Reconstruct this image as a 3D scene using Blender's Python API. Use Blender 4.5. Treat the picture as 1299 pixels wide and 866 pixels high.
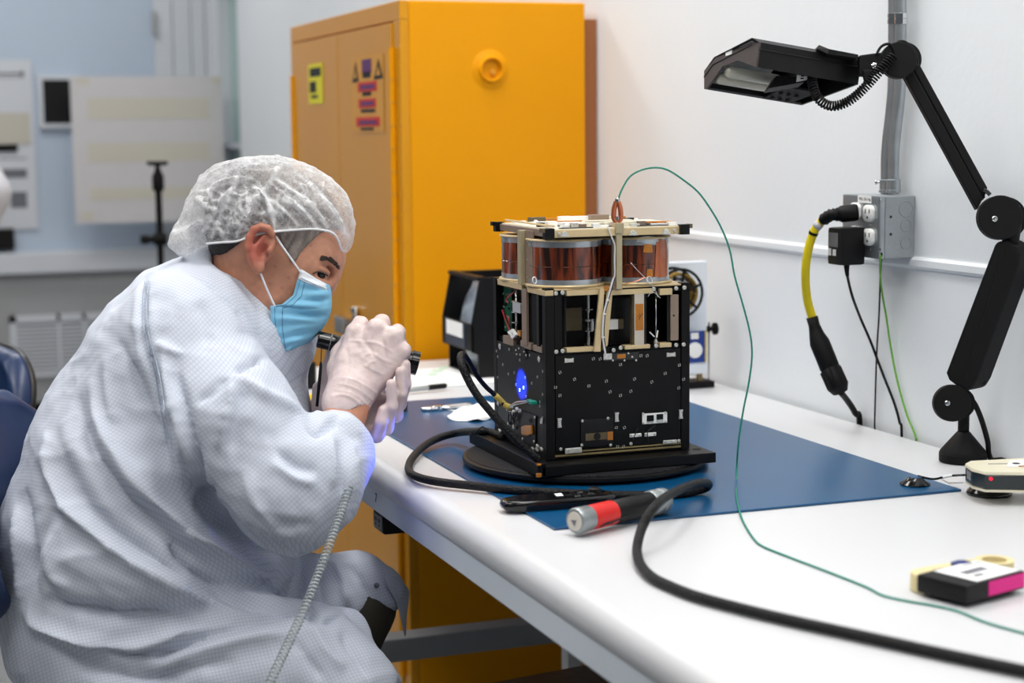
import bpy, bmesh, math, random
import numpy as np
from mathutils import Vector, Matrix

for o in list(bpy.data.objects):
    bpy.data.objects.remove(o, do_unlink=True)
scene = bpy.context.scene
C = scene.collection
random.seed(7)
rng = np.random.default_rng(11)

# ------------------------------------------------------------------ camera
FP = 2200.0                       # focal length in pixels of the 1299 x 866 frame
YAW, PITCH, ROLL = math.radians(20.278), math.radians(6.956), math.radians(-0.585)
TZ = 0.85                         # bench top height
CAM = np.array([0.0, 0.0, TZ + 0.5])
_f = np.array([math.sin(YAW)*math.cos(PITCH), math.cos(YAW)*math.cos(PITCH), -math.sin(PITCH)])
_r0 = np.array([math.cos(YAW), -math.sin(YAW), 0.0]); _u0 = np.cross(_r0, _f)
_r = _r0*math.cos(ROLL) + _u0*math.sin(ROLL)
_u = -_r0*math.sin(ROLL) + _u0*math.cos(ROLL)
cam_d = bpy.data.cameras.new('camera'); cam = bpy.data.objects.new('camera', cam_d); C.objects.link(cam)
cam.matrix_world = Matrix(((_r[0], _u[0], -_f[0], CAM[0]), (_r[1], _u[1], -_f[1], CAM[1]), (_r[2], _u[2], -_f[2], CAM[2]), (0, 0, 0, 1)))
cam_d.sensor_width = 36.0; cam_d.lens = 36.0*FP/1299.0
cam_d.clip_start = 0.05; cam_d.clip_end = 60
cam_d.dof.use_dof = True; cam_d.dof.focus_distance = 2.52; cam_d.dof.aperture_fstop = 4.0
scene.camera = cam

# ------------------------------------------------------------------ light
w = bpy.data.worlds.new('room_air'); scene.world = w; w.use_nodes = True
bg = w.node_tree.nodes['Background']; bg.inputs[0].default_value = (0.86, 0.93, 1.0, 1); bg.inputs[1].default_value = 0.11
def area(name, loc, sx, sy, watts, col=(1, 0.985, 0.96), rot=(0, 0, 0)):
    l = bpy.data.lights.new(name, 'AREA'); l.shape = 'RECTANGLE'; l.size = sx; l.size_y = sy; l.energy = watts; l.color = col
    o = bpy.data.objects.new(name, l); C.objects.link(o); o.location = loc; o.rotation_euler = rot
    return o
CEIL = 3.0
PANELS = [(0.95, 1.35, 0.6, 1.2, 23), (-0.75, 1.35, 0.6, 1.2, 23), (0.95, 3.1, 0.6, 1.2, 24), (-0.75, 3.1, 0.6, 1.2, 22),
          (0.2, 5.2, 1.2, 0.6, 22), (-1.8, 5.2, 1.2, 0.6, 14), (0.4, 7.1, 1.2, 0.6, 16), (0.4, -0.6, 1.2, 0.6, 18)]
for i, (x, y, sx, sy, e) in enumerate(PANELS):
    area('ceiling_lamp_light', (x, y, CEIL - 0.045), sx, sy, e*0.78)
scene.view_settings.view_transform = 'Standard'; scene.view_settings.look = 'None'
scene.view_settings.exposure = 0.0; scene.view_settings.gamma = 1.0
scene.view_settings.use_curve_mapping = False

# ------------------------------------------------------------------ pixel <-> place helpers
def V(p): return Vector((float(p[0]), float(p[1]), float(p[2])))
def ray(x, y): return _f + _r*(x - 649.5)/FP - _u*(y - 433.0)/FP
def onz(x, y, z=TZ):
    d = ray(x, y); return V(CAM + d*((z - CAM[2])/d[2]))
def onx(x, y, X):
    d = ray(x, y); return V(CAM + d*((X - CAM[0])/d[0]))
def ony(x, y, Y):
    d = ray(x, y); return V(CAM + d*((Y - CAM[1])/d[1]))
def at(x, y, D): return V(CAM + ray(x, y)*D)            # the point seen at x, y, D metres along the view axis
AX = (V(_r), V(_u), V(_f))

# ------------------------------------------------------------------ materials
MATS = {}
def lin(c):
    return tuple(((v/255.0)/12.92 if v/255.0 <= 0.04045 else ((v/255.0 + 0.055)/1.055)**2.4) for v in c)
def mat(name, col, rough=0.5, metal=0.0, var=0.0, vscale=30.0, bump=0.0, bscale=200.0, spec=0.5, emit=None, estr=0.0,
        trans=0.0, alpha=1.0, coat=0.0, sss=0.0, ior=1.45, stretch=None):
    m = bpy.data.materials.new(name); m.use_nodes = True; nt = m.node_tree; b = nt.nodes['Principled BSDF']
    c = lin(col) + (1.0,)
    b.inputs['Base Color'].default_value = c; b.inputs['Roughness'].default_value = rough
    b.inputs['Metallic'].default_value = metal; b.inputs['Specular IOR Level'].default_value = spec
    b.inputs['Transmission Weight'].default_value = trans; b.inputs['Alpha'].default_value = alpha
    b.inputs['Coat Weight'].default_value = coat; b.inputs['IOR'].default_value = ior
    if sss:
        b.inputs['Subsurface Weight'].default_value = sss; b.inputs['Subsurface Radius'].default_value = (0.012, 0.005, 0.003)
        b.inputs['Subsurface Scale'].default_value = 1.0
    if emit:
        b.inputs['Emission Color'].default_value = lin(emit) + (1.0,); b.inputs['Emission Strength'].default_value = estr
    tc = nt.nodes.new('ShaderNodeTexCoord'); src = tc.outputs['Object']
    if stretch:
        mp = nt.nodes.new('ShaderNodeMapping'); mp.inputs['Scale'].default_value = stretch
        nt.links.new(src, mp.inputs[0]); src = mp.outputs[0]
    n = nt.nodes.new('ShaderNodeTexNoise'); n.inputs['Scale'].default_value = vscale; n.inputs['Detail'].default_value = 4
    nt.links.new(src, n.inputs['Vector'])
    if var:
        r = nt.nodes.new('ShaderNodeMapRange'); r.inputs[1].default_value = 0.3; r.inputs[2].default_value = 0.7
        r.inputs[3].default_value = 1 - var; r.inputs[4].default_value = 1 + var*0.6
        nt.links.new(n.outputs['Fac'], r.inputs[0])
        x = nt.nodes.new('ShaderNodeVectorMath'); x.operation = 'SCALE'; x.inputs[0].default_value = c[:3]
        nt.links.new(r.outputs[0], x.inputs['Scale']); nt.links.new(x.outputs[0], b.inputs['Base Color'])
    if bump:
        n2 = nt.nodes.new('ShaderNodeTexNoise'); n2.inputs['Scale'].default_value = bscale; n2.inputs['Detail'].default_value = 5
        nt.links.new(src, n2.inputs['Vector'])
        bp = nt.nodes.new('ShaderNodeBump'); bp.inputs['Strength'].default_value = bump; bp.inputs['Distance'].default_value = 0.002
        nt.links.new(n2.outputs['Fac'], bp.inputs['Height']); nt.links.new(bp.outputs[0], b.inputs['Normal'])
    MATS[name] = m
    return m
mat('wall_paint', (232, 236, 240), 0.55, var=0.02, vscale=2, bump=0.25, bscale=60)
mat('wall_lower', (228, 232, 236), 0.6, var=0.02, vscale=3, bump=0.2, bscale=50)
mat('back_blue', (186, 200, 218), 0.5, var=0.03, vscale=1.5)
mat('back_grey', (160, 162, 164), 0.6, var=0.03, vscale=2)
mat('back_white', (208, 212, 220), 0.5, var=0.02, vscale=3)
mat('floor_vinyl', (128, 130, 132), 0.35, var=0.05, vscale=6)
mat('ceiling_tile', (238, 238, 236), 0.8, var=0.02, vscale=40)
mat('glass_green', (176, 206, 200), 0.15, var=0.05, vscale=3)
mat('laminate', (207, 208, 211), 0.34, var=0.012, vscale=5, bump=0.02, bscale=300)
mat('grey_paint', (212, 220, 229), 0.42, var=0.03, vscale=8, bump=0.05)
mat('grey_bar', (168, 170, 172), 0.5, var=0.04, vscale=10)
mat('yellow_steel', (226, 151, 0), 0.5, var=0.02, vscale=4, bump=0.05, bscale=150, spec=0.2)
mat('yellow_door', (210, 144, 20), 0.3, spec=0.35, var=0.02, vscale=4, bump=0.05, bscale=120, coat=0.06)
mat('mat_blue', (3, 74, 118), 0.30, var=0.05, vscale=8, bump=0.04, bscale=400, spec=0.6)
mat('black_plastic', (13, 13, 14), 0.42, spec=0.3, var=0.1, vscale=30, bump=0.06, bscale=500)
mat('black_matte', (10, 10, 11), 0.6, spec=0.25, var=0.1, vscale=50, bump=0.1, bscale=500)
mat('black_gloss', (12, 12, 14), 0.14, spec=0.6)
mat('black_rubber', (11, 11, 12), 0.55, spec=0.25, var=0.15, vscale=60)
mat('black_anod', (10, 10, 11), 0.38, spec=0.25, metal=0.0, var=0.1, vscale=20, bump=0.02, bscale=300)
mat('dark_hollow', (6, 6, 7), 0.7)
mat('zinc', (176, 182, 186), 0.34, metal=0.85, var=0.12, vscale=30, bump=0.05)
mat('steel', (196, 198, 200), 0.22, metal=1.0, var=0.08, vscale=60)
mat('chrome', (225, 226, 228), 0.08, metal=1.0)
mat('box_grey', (158, 164, 168), 0.42, metal=0.35, var=0.1, vscale=40, bump=0.1)
mat('white_plastic', (240, 240, 238), 0.35)
mat('paper', (240, 240, 240), 0.8, var=0.02, vscale=20)
mat('paper_cream', (200, 198, 200), 0.85, var=0.02, vscale=20)
mat('tape_tan', (197, 193, 182), 0.8)
mat('ink', (30, 30, 34), 0.7)
mat('ink_soft', (110, 112, 120), 0.7)
mat('yellow_label', (226, 214, 28), 0.5)
mat('red_label', (205, 40, 22), 0.5)
mat('label_amber', (214, 150, 40), 0.4)
mat('purple_label', (96, 44, 104), 0.5)

# ------------------------------------------------------------------ mesh builder
class MB:
    def __init__(s): s.v = []; s.f = []; s.uv = None
    def add(s, vs, fs):
        o = len(s.v); s.v += [tuple(map(float, p)) for p in vs]; s.f += [tuple(i + o for i in f) for f in fs]; return s
    def box(s, c, size, M=None):
        hx, hy, hz = size[0]/2, size[1]/2, size[2]/2
        vs = [Vector((x*hx, y*hy, z*hz)) for z in (-1, 1) for y in (-1, 1) for x in (-1, 1)]
        if M is not None: vs = [M @ p for p in vs]
        vs = [p + Vector(c) for p in vs]
        return s.add(vs, [(0, 2, 3, 1), (4, 5, 7, 6), (0, 1, 5, 4), (2, 6, 7, 3), (0, 4, 6, 2), (1, 3, 7, 5)])
    def bx(s, x0, x1, y0, y1, z0, z1): return s.box(((x0+x1)/2, (y0+y1)/2, (z0+z1)/2), (x1-x0, y1-y0, z1-z0))
    def cbox(s, c, size, b, M=None):
        # chamfered box
        bm = bmesh.new(); bmesh.ops.create_cube(bm, size=1)
        for v in bm.verts: v.co = Vector((v.co.x*size[0], v.co.y*size[1], v.co.z*size[2]))
        bmesh.ops.bevel(bm, geom=list(bm.edges), offset=b, segments=2, affect='EDGES', profile=0.7)
        bm.verts.index_update()
        vs = [v.co.copy() for v in bm.verts]; fs = [tuple(q.index for q in f.verts) for f in bm.faces]; bm.free()
        if M is not None: vs = [M @ p for p in vs]
        return s.add([p + Vector(c) for p in vs], fs)
    def ring(s, c, d, rad, n=16, r2=None, up=None):
        d = Vector(d).normalized(); a = Vector((0, 0, 1)) if abs(d.z) < 0.9 else Vector((1, 0, 0))
        if up is not None: a = Vector(up)
        e1 = d.cross(a).normalized(); e2 = d.cross(e1)
        r2 = rad if r2 is None else r2
        return [Vector(c) + e1*math.cos(t*2*math.pi/n)*rad + e2*math.sin(t*2*math.pi/n)*r2 for t in range(n)]
    def loft(s, rings, cap=True, close=True):
        n = len(rings[0]); o = len(s.v); fs = []
        for r in rings: s.v += [tuple(map(float, p)) for p in r]
        for k in range(len(rings)-1):
            for i in range(n if close else n-1):
                j = (i+1) % n; fs.append((o+k*n+i, o+k*n+j, o+(k+1)*n+j, o+(k+1)*n+i))
        if cap:
            fs.append(tuple(o+i for i in range(n))[::-1]); fs.append(tuple(o+(len(rings)-1)*n+i for i in range(n)))
        s.f += fs; return s
    def cyl(s, a, b, r, n=16, r2=None, cap=True):
        a = Vector(a); b = Vector(b); d = b - a
        return s.loft([s.ring(a, d, r, n), s.ring(b, d, r if r2 is None else r2, n)], cap)
    def lathe(s, a, d, prof, n=24, cap=True):
        a = Vector(a); d = Vector(d).normalized()
        return s.loft([s.ring(a + d*h, d, max(r, 1e-5), n) for h, r in prof], cap)
    def tube(s, pts, r, n=8, cap=True, flat=None):
        pts = [Vector(p) for p in pts]; rs = r if isinstance(r, (list, tuple)) else [r]*len(pts)
        e1 = None; rings = []
        for i, p in enumerate(pts):
            t = (pts[min(i+1, len(pts)-1)] - pts[max(i-1, 0)]).normalized()
            if e1 is None:
                a = Vector((0, 0, 1)) if abs(t.z) < 0.9 else Vector((1, 0, 0)); e1 = t.cross(a).normalized()
            e1 = (e1 - t*e1.dot(t)).normalized(); e2 = t.cross(e1)
            rings.append([p + e1*math.cos(k*2*math.pi/n)*rs[i] + e2*math.sin(k*2*math.pi/n)*rs[i]*(flat or 1) for k in range(n)])
        return s.loft(rings, cap)
    def prism(s, poly, ext):
        # poly: 3-D points of a planar outline; ext: extrusion vector
        n = len(poly); e = Vector(ext); p = [Vector(q) for q in poly]
        return s.add(p + [q + e for q in p], [tuple(range(n))[::-1], tuple(range(n, 2*n))] + [(i, (i+1) % n, n+(i+1) % n, n+i) for i in range(n)])
    def grid(s, rows, closeu=False):
        n = len(rows[0]); o = len(s.v); fs = []
        for r in rows: s.v += [tuple(map(float, p)) for p in r]
        for k in range(len(rows)-1):
            for i in range(n if closeu else n-1):
                j = (i+1) % n; fs.append((o+k*n+i, o+k*n+j, o+(k+1)*n+j, o+(k+1)*n+i))
        s.f += fs; return s
    def build(s, name, m=None, parent=None, smooth=False, bevel=0.0, seg=2, solid=0.0, sub=0, auto=None):
        me = bpy.data.meshes.new(name); me.from_pydata(s.v, [], s.f); me.validate()
        bm = bmesh.new(); bm.from_mesh(me)
        if not solid: bmesh.ops.recalc_face_normals(bm, faces=bm.faces)
        bm.to_mesh(me); bm.free()
        o = bpy.data.objects.new(name, me); C.objects.link(o)
        if m: me.materials.append(MATS[m] if isinstance(m, str) else m)
        if smooth or auto:
            me.polygons.foreach_set('use_smooth', [True]*len(me.polygons))
        if auto:
            me.set_sharp_from_angle(angle=math.radians(auto))
        if solid:
            q = o.modifiers.new('solid', 'SOLIDIFY'); q.thickness = solid; q.offset = 0
        if bevel:
            q = o.modifiers.new('bevel', 'BEVEL'); q.width = bevel; q.segments = seg; q.limit_method = 'ANGLE'; q.angle_limit = math.radians(35)
            q.harden_normals = False
        if sub:
            q = o.modifiers.new('sub', 'SUBSURF'); q.levels = sub; q.render_levels = sub
        if parent: attach(o, parent)
        return o
def attach(o, parent):
    o.parent = parent
    bpy_mw = parent_world(parent)
    o.matrix_parent_inverse = bpy_mw.inverted()
def parent_world(p):
    M = p.matrix_basis.copy()
    if p.parent: M = parent_world(p.parent) @ p.matrix_parent_inverse @ M
    return M
def tag(o, label, cat, group=None):
    o['label'] = label; o['category'] = cat
    if group: o['group'] = group
    return o
def struct(o, label=None):
    o['kind'] = 'structure'
    if label: o['label'] = label
    return o
def thing(name, label, cat, loc, group=None):
    o = bpy.data.objects.new(name, None); C.objects.link(o); o.empty_display_size = 0.05; o.location = Vector(loc)
    return tag(o, label, cat, group)
def place(mb, name, m, loc, **k):
    # a one-mesh thing whose origin sits at loc
    L = Vector(loc); mb.v = [tuple(Vector(p) - L) for p in mb.v]
    o = mb.build(name, m, **k); o.location = L
    return o
def copies(me_obj, n_offsets, parent):
    out = []
    for d in n_offsets:
        c = me_obj.copy(); C.objects.link(c); c.location = me_obj.location + Vector(d); out.append(c)
    return out
def spline(pts, n=8, closed=False):
    P = [Vector(p) for p in pts]; out = []
    for i in range(len(P)-1):
        p0 = P[max(i-1, 0)]; p1 = P[i]; p2 = P[i+1]; p3 = P[min(i+2, len(P)-1)]
        for k in range(n):
            t = k/n
            out.append(0.5*((2*p1) + (p2-p0)*t + (2*p0-5*p1+4*p2-p3)*t*t + (3*p1-p0-3*p2+p3)*t**3))
    out.append(P[-1]); return out
def text(name, body, M, size, m, parent, depth=0.0002, align='CENTER', bold=0.0):
    cu = bpy.data.curves.new(name, 'FONT'); cu.body = body; cu.size = size; cu.align_x = align; cu.align_y = 'CENTER'; cu.extrude = depth; cu.offset = bold
    o = bpy.data.objects.new(name + '_tmp', cu); C.objects.link(o)
    dg = bpy.context.evaluated_depsgraph_get(); me = bpy.data.meshes.new_from_object(o.evaluated_get(dg))
    bpy.data.objects.remove(o, do_unlink=True)
    me.transform(M); q = bpy.data.objects.new(name, me); C.objects.link(q); me.materials.clear(); me.materials.append(MATS[m])
    if parent: attach(q, parent)
    return q
def frame(o, ex, ey):
    # matrix with local x -> ex, y -> ey, z -> normal
    ex = Vector(ex).normalized(); ez = ex.cross(Vector(ey)).normalized(); ey = ez.cross(ex)
    return Matrix(((ex.x, ey.x, ez.x, o[0]), (ex.y, ey.y, ez.y, o[1]), (ex.z, ey.z, ez.z, o[2]), (0, 0, 0, 1)))
# ================================================================== room
WX = 1.5615                       # face of the right wall
YB = 8.25                         # face of the back wall
XL = -4.2
struct(MB().bx(XL, WX + 0.1, -2.5, YB + 0.1, -0.06, 0.0).build('floor', 'floor_vinyl'), 'pale grey vinyl floor')
wr = struct(MB().bx(WX, WX + 0.1, -2.5, 7.66, 0.0, CEIL).bx(WX, WX + 0.1, 7.66, YB + 0.1, 0.0, 0.55).bx(WX, WX + 0.1, 8.16, YB + 0.1, 0.55, CEIL).bx(WX, WX + 0.1, 7.66, 8.16, 2.05, CEIL).build('wall_right', 'wall_paint'), 'white painted wall behind the bench')
struct(MB().bx(XL, WX, YB, YB + 0.1, 0.0, CEIL).build('wall_back', 'back_blue'), 'pale blue wall at the far end of the room')
ce = struct(MB().bx(XL, WX + 0.1, -2.5, YB + 0.1, CEIL, CEIL + 0.05).build('ceiling', 'ceiling_tile'), 'white ceiling')
rail = MB()
zr = onx(1044.8, 319.5, WX).z
sec = [(0, 0.010), (-0.003, 0.010), (-0.006, 0.006), (-0.006, -0.004), (-0.003, -0.009), (0, -0.009)]
rail.loft([[Vector((WX + a, y, zr + b)) for a, b in sec] for y in (-0.2, 3.62)])
struct(rail.build('trim_1', 'wall_paint'), 'white moulded rail running along the wall')
# the glazed opening at the far end of the right wall
win = struct(MB().bx(WX + 0.055, WX + 0.062, 7.70, 8.12, 0.59, 2.01).build('window_1', 'glass_green'), 'narrow green-tinted window at the far end of the wall')
fr = MB()
for a in ((7.66, 7.70, 0.55, 2.05), (8.12, 8.16, 0.55, 2.05), (7.70, 8.12, 0.55, 0.59), (7.70, 8.12, 2.01, 2.05), (7.70, 8.12, 1.28, 1.30)):
    fr.bx(WX + 0.005, WX + 0.075, a[0], a[1], a[2], a[3])
fr.build('window_frame', 'back_white', win)
# back wall: white casing, sill ledge, grey lower panel
t2 = MB()
def bx_back(mb, px0, py0, px1, py1, Y, th):
    a = ony(px0, py1, Y); b = ony(px1, py0, Y); return mb.bx(a.x, b.x, Y, Y + th, a.z, b.z)
for a, b in ((199, 222), (223, 245), (246, 263), (264, 277)):
    p = ony(a, 150, YB - 0.03); q = ony(b, 150, YB - 0.03)
    t2.bx(p.x, q.x, YB - 0.03 - 0.012*((a // 3) % 2), YB, 0.80, CEIL)
struct(t2.build('trim_2', 'back_white', bevel=0.003), 'white door casing boards on the far wall')
pz = ony(200, 60, YB - 0.05)
struct(MB().cyl((ony(197, 80, YB-0.045).x, YB - 0.05, ony(197, 44, YB-0.05).z), (ony(197, 80, YB-0.045).x, YB - 0.05, ony(197, 14, YB-0.05).z), 0.012, 10).build('trim_3', 'grey_bar'), 'grey door hinge on the far casing')
sl = MB(); za = ony(100, 318, YB - 0.08).z; zb = ony(100, 345, YB - 0.08).z
sl.bx(XL, WX - 0.02, YB - 0.10, YB, zb, za)
struct(sl.build('trim_4', 'back_white', bevel=0.008), 'white ledge along the far wall')
struct(MB().bx(XL, WX - 0.02, YB - 0.045, YB, 0.12, zb).build('wall_back_lower', 'back_grey'), 'grey lower panel of the far wall')
struct(MB().bx(XL, WX - 0.02, YB - 0.055, YB, 0.0, 0.12).build('baseboard_back', 'black_matte'), 'dark skirting of the far wall')
# louvred vent
vp0 = ony(15, 480, YB - 0.05); vp1 = ony(128, 396, YB - 0.05)
vent = thing('wall_vent', 'white louvred air vent low on the far wall', 'vent', ((vp0.x+vp1.x)/2, YB - 0.045, vp0.z))
x0, x1, z0, z1 = vp0.x, vp1.x + 0.12, vp0.z, vp1.z
f = MB()
for a in ((x0, x1, z0, z0 + 0.02), (x0, x1, z1 - 0.03, z1), (x0, x0 + 0.03, z0, z1), (x1 - 0.03, x1, z0, z1), ((x0+x1)/2 - 0.055, (x0+x1)/2 - 0.04, z0, z1), ((x0+x1)/2 + 0.06, (x0+x1)/2 + 0.075, z0, z1)):
    f.bx(a[0], a[1], YB - 0.065, YB - 0.045, a[2], a[3])
f.build('vent_frame', 'back_white', vent)
MB().bx(x0 + 0.02, x1 - 0.02, YB - 0.0462, YB - 0.0452, z0 + 0.01, z1 - 0.02).build('backing', 'grey_bar', vent)
n = 13; sm = None
for i in range(n):
    z = z0 + 0.03 + (z1 - z0 - 0.065)*i/(n-1)
    if sm is None:
        sm = MB().box((0, 0, 0), (x1 - x0 - 0.05, 0.014, 0.002), Matrix.Rotation(0.7, 3, 'X')).build('louvre', 'back_white')
        sm.location = ((x0+x1)/2, YB - 0.056, z); attach(sm, vent)
    else:
        c = sm.copy(); C.objects.link(c); c.location = ((x0+x1)/2, YB - 0.056, z); attach(c, vent)
# ceiling light panels
pan = None
for i, (x, y, sx, sy, e) in enumerate(PANELS):
    t = thing('ceiling_lamp', ('nearest', 'near left-hand', 'bench-side', 'aisle-side', 'middle', 'far left-hand', 'farthest', 'rearmost')[i] + ' flat white ceiling light panel, above the picture', 'ceiling light', (x, y, CEIL), 'ceiling light panels')
    f = MB()
    for a in ((-sx/2 - 0.02, sx/2 + 0.02, -sy/2 - 0.02, -sy/2), (-sx/2 - 0.02, sx/2 + 0.02, sy/2, sy/2 + 0.02), (-sx/2 - 0.02, -sx/2, -sy/2, sy/2), (sx/2, sx/2 + 0.02, -sy/2, sy/2)):
        f.bx(x + a[0], x + a[1], y + a[2], y + a[3], CEIL - 0.04, CEIL)
    f.build('lamp_frame', 'white_plastic', t)
    if 'diffuser' not in MATS: mat('diffuser', (255, 252, 245), 0.5, emit=(255, 252, 245), estr=3.0)
    MB().bx(x - sx/2, x + sx/2, y - sy/2, y + sy/2, CEIL - 0.03, CEIL - 0.02).build('diffuser', 'diffuser', t)

# ================================================================== workbench
YN, YF, XF = 0.35, 3.60, 0.698
bench = thing('workbench', 'long white laminate workbench with grey apron and rounded front edge', 'workbench', ((XF+WX)/2, 2.0, 0.0))
prof = []
rr = 0.026
for k in range(9):
    a = math.pi/2 + k*math.pi/8*1.0
    prof.append((XF + rr + rr*math.cos(a), TZ - rr + rr*math.sin(a)))
prof = [(WX - 0.012, TZ)] + prof + [(XF + rr + 0.02, TZ - 2*rr), (WX - 0.012, TZ - 2*rr)]
top = MB().loft([[Vector((x, y, z)) for x, z in prof] for y in (YN, YF)])
top.build('worktop', 'laminate', bench, auto=40)
ZA0, ZA1 = TZ - 0.079, TZ - 2*rr + 0.012
MB().bx(XF + 0.008, XF + 0.034, YN + 0.02, YF - 0.02, ZA0, ZA1).build('apron', 'grey_paint', bench, bevel=0.002)
MB().bx(XF + 0.05, WX - 0.06, YF - 0.045, YF - 0.02, ZA0, ZA1).build('apron', 'grey_paint', bench, bevel=0.002)
for y in (YN + 0.1,):
    for x in (XF + 0.20, WX - 0.10):
        MB().bx(x - 0.025, x + 0.025, y - 0.025, y + 0.025, 0.0, ZA1 + 0.02).build('leg', 'grey_bar', bench, bevel=0.003)
# cross bar seen under the bench
cb = onz(525, 807.8, 0.44)
yb = 2.93
b0 = ony(525, 807.8, yb); b1 = ony(525, 837.4, yb)
MB().bx(XF + 0.03, WX - 0.09, yb, yb + 0.05, b1.z, b0.z).build('cross_bar', 'grey_bar', bench, bevel=0.003)
lg = ony(727, 845, yb + 0.02)
MB().bx(lg.x - 0.014, lg.x + 0.014, yb + 0.01, yb + 0.045, 0.0, ZA1 + 0.02).build('leg', 'white_plastic', bench, bevel=0.002)
MB().bx(XF + 0.03, XF + 0.08, yb + 0.001, yb + 0.049, 0.0, b1.z).build('leg', 'grey_bar', bench, bevel=0.003)
p7 = onx(477, 631.5, XF + 0.0078)
text('number_mark', '7', frame(p7 + Vector((-0.0003, 0, 0)), (0, -1, 0), (0, 0, 1)), 0.020, 'ink', bench)

# outlet box hanging under the apron
q0 = onx(473, 646, XF + 0.012); q1 = onx(486.5, 673, XF + 0.012)
ou = thing('under_bench_outlet', 'small black power outlet box hanging under the bench edge', 'outlet', (XF + 0.05, (q0.y+q1.y)/2, ZA0))
yA, yBn = q1.y, q0.y; hgt = 0.032
MB().bx(XF + 0.012, XF + 0.058, yA, yBn, ZA0 - hgt, ZA0 - 0.0004).build('housing', 'black_plastic', ou, bevel=0.004)
mat('outlet_grey', (110, 112, 114), 0.5)
MB().bx(XF + 0.0108, XF + 0.0125, yA + 0.006, yBn - 0.006, ZA0 - hgt + 0.004, ZA0 - 0.006).build('face_plate', 'outlet_grey', ou, bevel=0.0005)
for k in (0.33, 0.68):
    y = yA + (yBn - yA)*k; z = ZA0 - hgt/2
    s = MB()
    for dy, dz in ((-0.0035, 0.003), (0.0035, 0.003)): s.bx(XF + 0.0103, XF + 0.011, y + dy - 0.0008, y + dy + 0.0008, z + dz - 0.003, z + dz + 0.003)
    s.cyl((XF + 0.0103, y, z - 0.005), (XF + 0.011, y, z - 0.005), 0.0018, 8)
    s.build('socket', 'ink', ou)

# blue mat
m0 = onz(703, 673); m1 = onz(1220.6, 623.7)
ymat = 3.05; MATZ = TZ + 0.0035
mb_ = MB().bx(m0.x, m1.x, m0.y, ymat, TZ + 0.0003, MATZ)
tag(place(mb_, 'bench_mat', 'mat_blue', ((m0.x+m1.x)/2, (m0.y+ymat)/2, TZ + 0.0003), bevel=0.001), 'dark blue rubber work mat lying on the white bench', 'mat')

# ================================================================== yellow cabinet
CX, CYN, CYF, CZ = 1.094, 3.64, 4.665, 1.63
cab = thing('safety_cabinet', 'tall yellow steel flammables cabinet standing behind the bench', 'cabinet', ((CX + WX)/2, (CYN+CYF)/2, 0))
MB().bx(CX + 0.02, WX - 0.034, CYN, CYF, 0.05, CZ).build('body', 'yellow_steel', cab, bevel=0.004)
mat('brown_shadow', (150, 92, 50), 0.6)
MB().bx(WX - 0.034, WX - 0.002, CYN + 0.012, CYF - 0.012, 0.06, CZ - 0.035).build('back_shadow_strip', 'brown_shadow', cab)  # brown strip; its colour paints the shadow line along the wall
MB().bx(CX + 0.03, WX - 0.05, CYN + 0.02, CYF - 0.02, 0.0, 0.05).build('plinth', 'black_matte', cab)
fz = CZ - 0.042; ymid = onx(430, 60, CX).y
MB().bx(CX, CX + 0.02, CYN, CYF, fz, CZ).build('front_frame', 'yellow_door', cab, bevel=0.002)
MB().bx(CX, CX + 0.02, CYN, CYN + 0.052, 0.05, fz).build('front_frame', 'yellow_door', cab, bevel=0.002)
MB().bx(CX, CX + 0.02, CYF - 0.03, CYF, 0.05, fz).build('front_frame', 'yellow_door', cab, bevel=0.002)
for a, b in ((CYN + 0.055, ymid - 0.002), (ymid + 0.002, CYF - 0.033)):
    d = MB().bx(CX - 0.004, CX + 0.018, a, b, 0.09, fz - 0.004).build('door', 'yellow_door', cab, bevel=0.002)
    if b < ymid:
        ph = onx(433, 412, CX - 0.02); hd_ = MB().cbox((CX - 0.016, ph.y, ph.z), (0.022, 0.085, 0.040), 0.004).build('handle', 'steel', d)
        pk = onx(442, 402, CX - 0.03); MB().lathe((CX - 0.012, pk.y, pk.z - 0.012), (0, 0, 1), [(0, 0.008), (0.020, 0.008), (0.024, 0.012), (0.034, 0.012), (0.037, 0.007)], 16).build('knob', 'chrome', d, auto=40)
        MB().box((CX - 0.005, ph.y - 0.10, ph.z + 0.008), (0.004, 0.10, 0.016)).build('latch_plate', 'copper' if 'copper' in MATS else 'steel', d)
for y, zt in ((CYN + 0.046, CZ - 0.10), (CYF - 0.036, CZ - 0.13)):
    h = MB().cyl((CX - 0.005, y, 0.12), (CX - 0.005, y, zt), 0.0075, 10).build('hinge', 'yellow_steel', cab, smooth=False)
    zz = 0.16; kn = None
    while zz < zt - 0.03:
        if kn is None: kn = MB().cyl((0, 0, 0), (0, 0, 0.004), 0.0086, 10).build('knuckle', 'label_amber'); c = kn
        else: c = kn.copy(); C.objects.link(c)
        c.parent = None; c.matrix_parent_inverse = Matrix(); c.location = (CX - 0.005, y, zz); attach(c, h); zz += 0.05
# vent bung on the side
pb = ony(622, 88, CYN)
bun = MB().lathe(pb + Vector((0, 0.0, 0)), (0, -1, 0), [(0, 0.044), (0.003, 0.036), (0.005, 0.0300), (0.012, 0.0285), (0.0145, 0.0265), (0.0145, 0.0240), (0.012, 0.0225), (0.0012, 0.0215), (0.001, 0.0)], 28)
bun.build('vent_bung', 'yellow_steel', cab, auto=50)
MB().box(ony(625, 92, CYN - 0.004), (0.012, 0.006, 0.012)).build('bung_plug', 'label_amber', cab, bevel=0.003)
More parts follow.
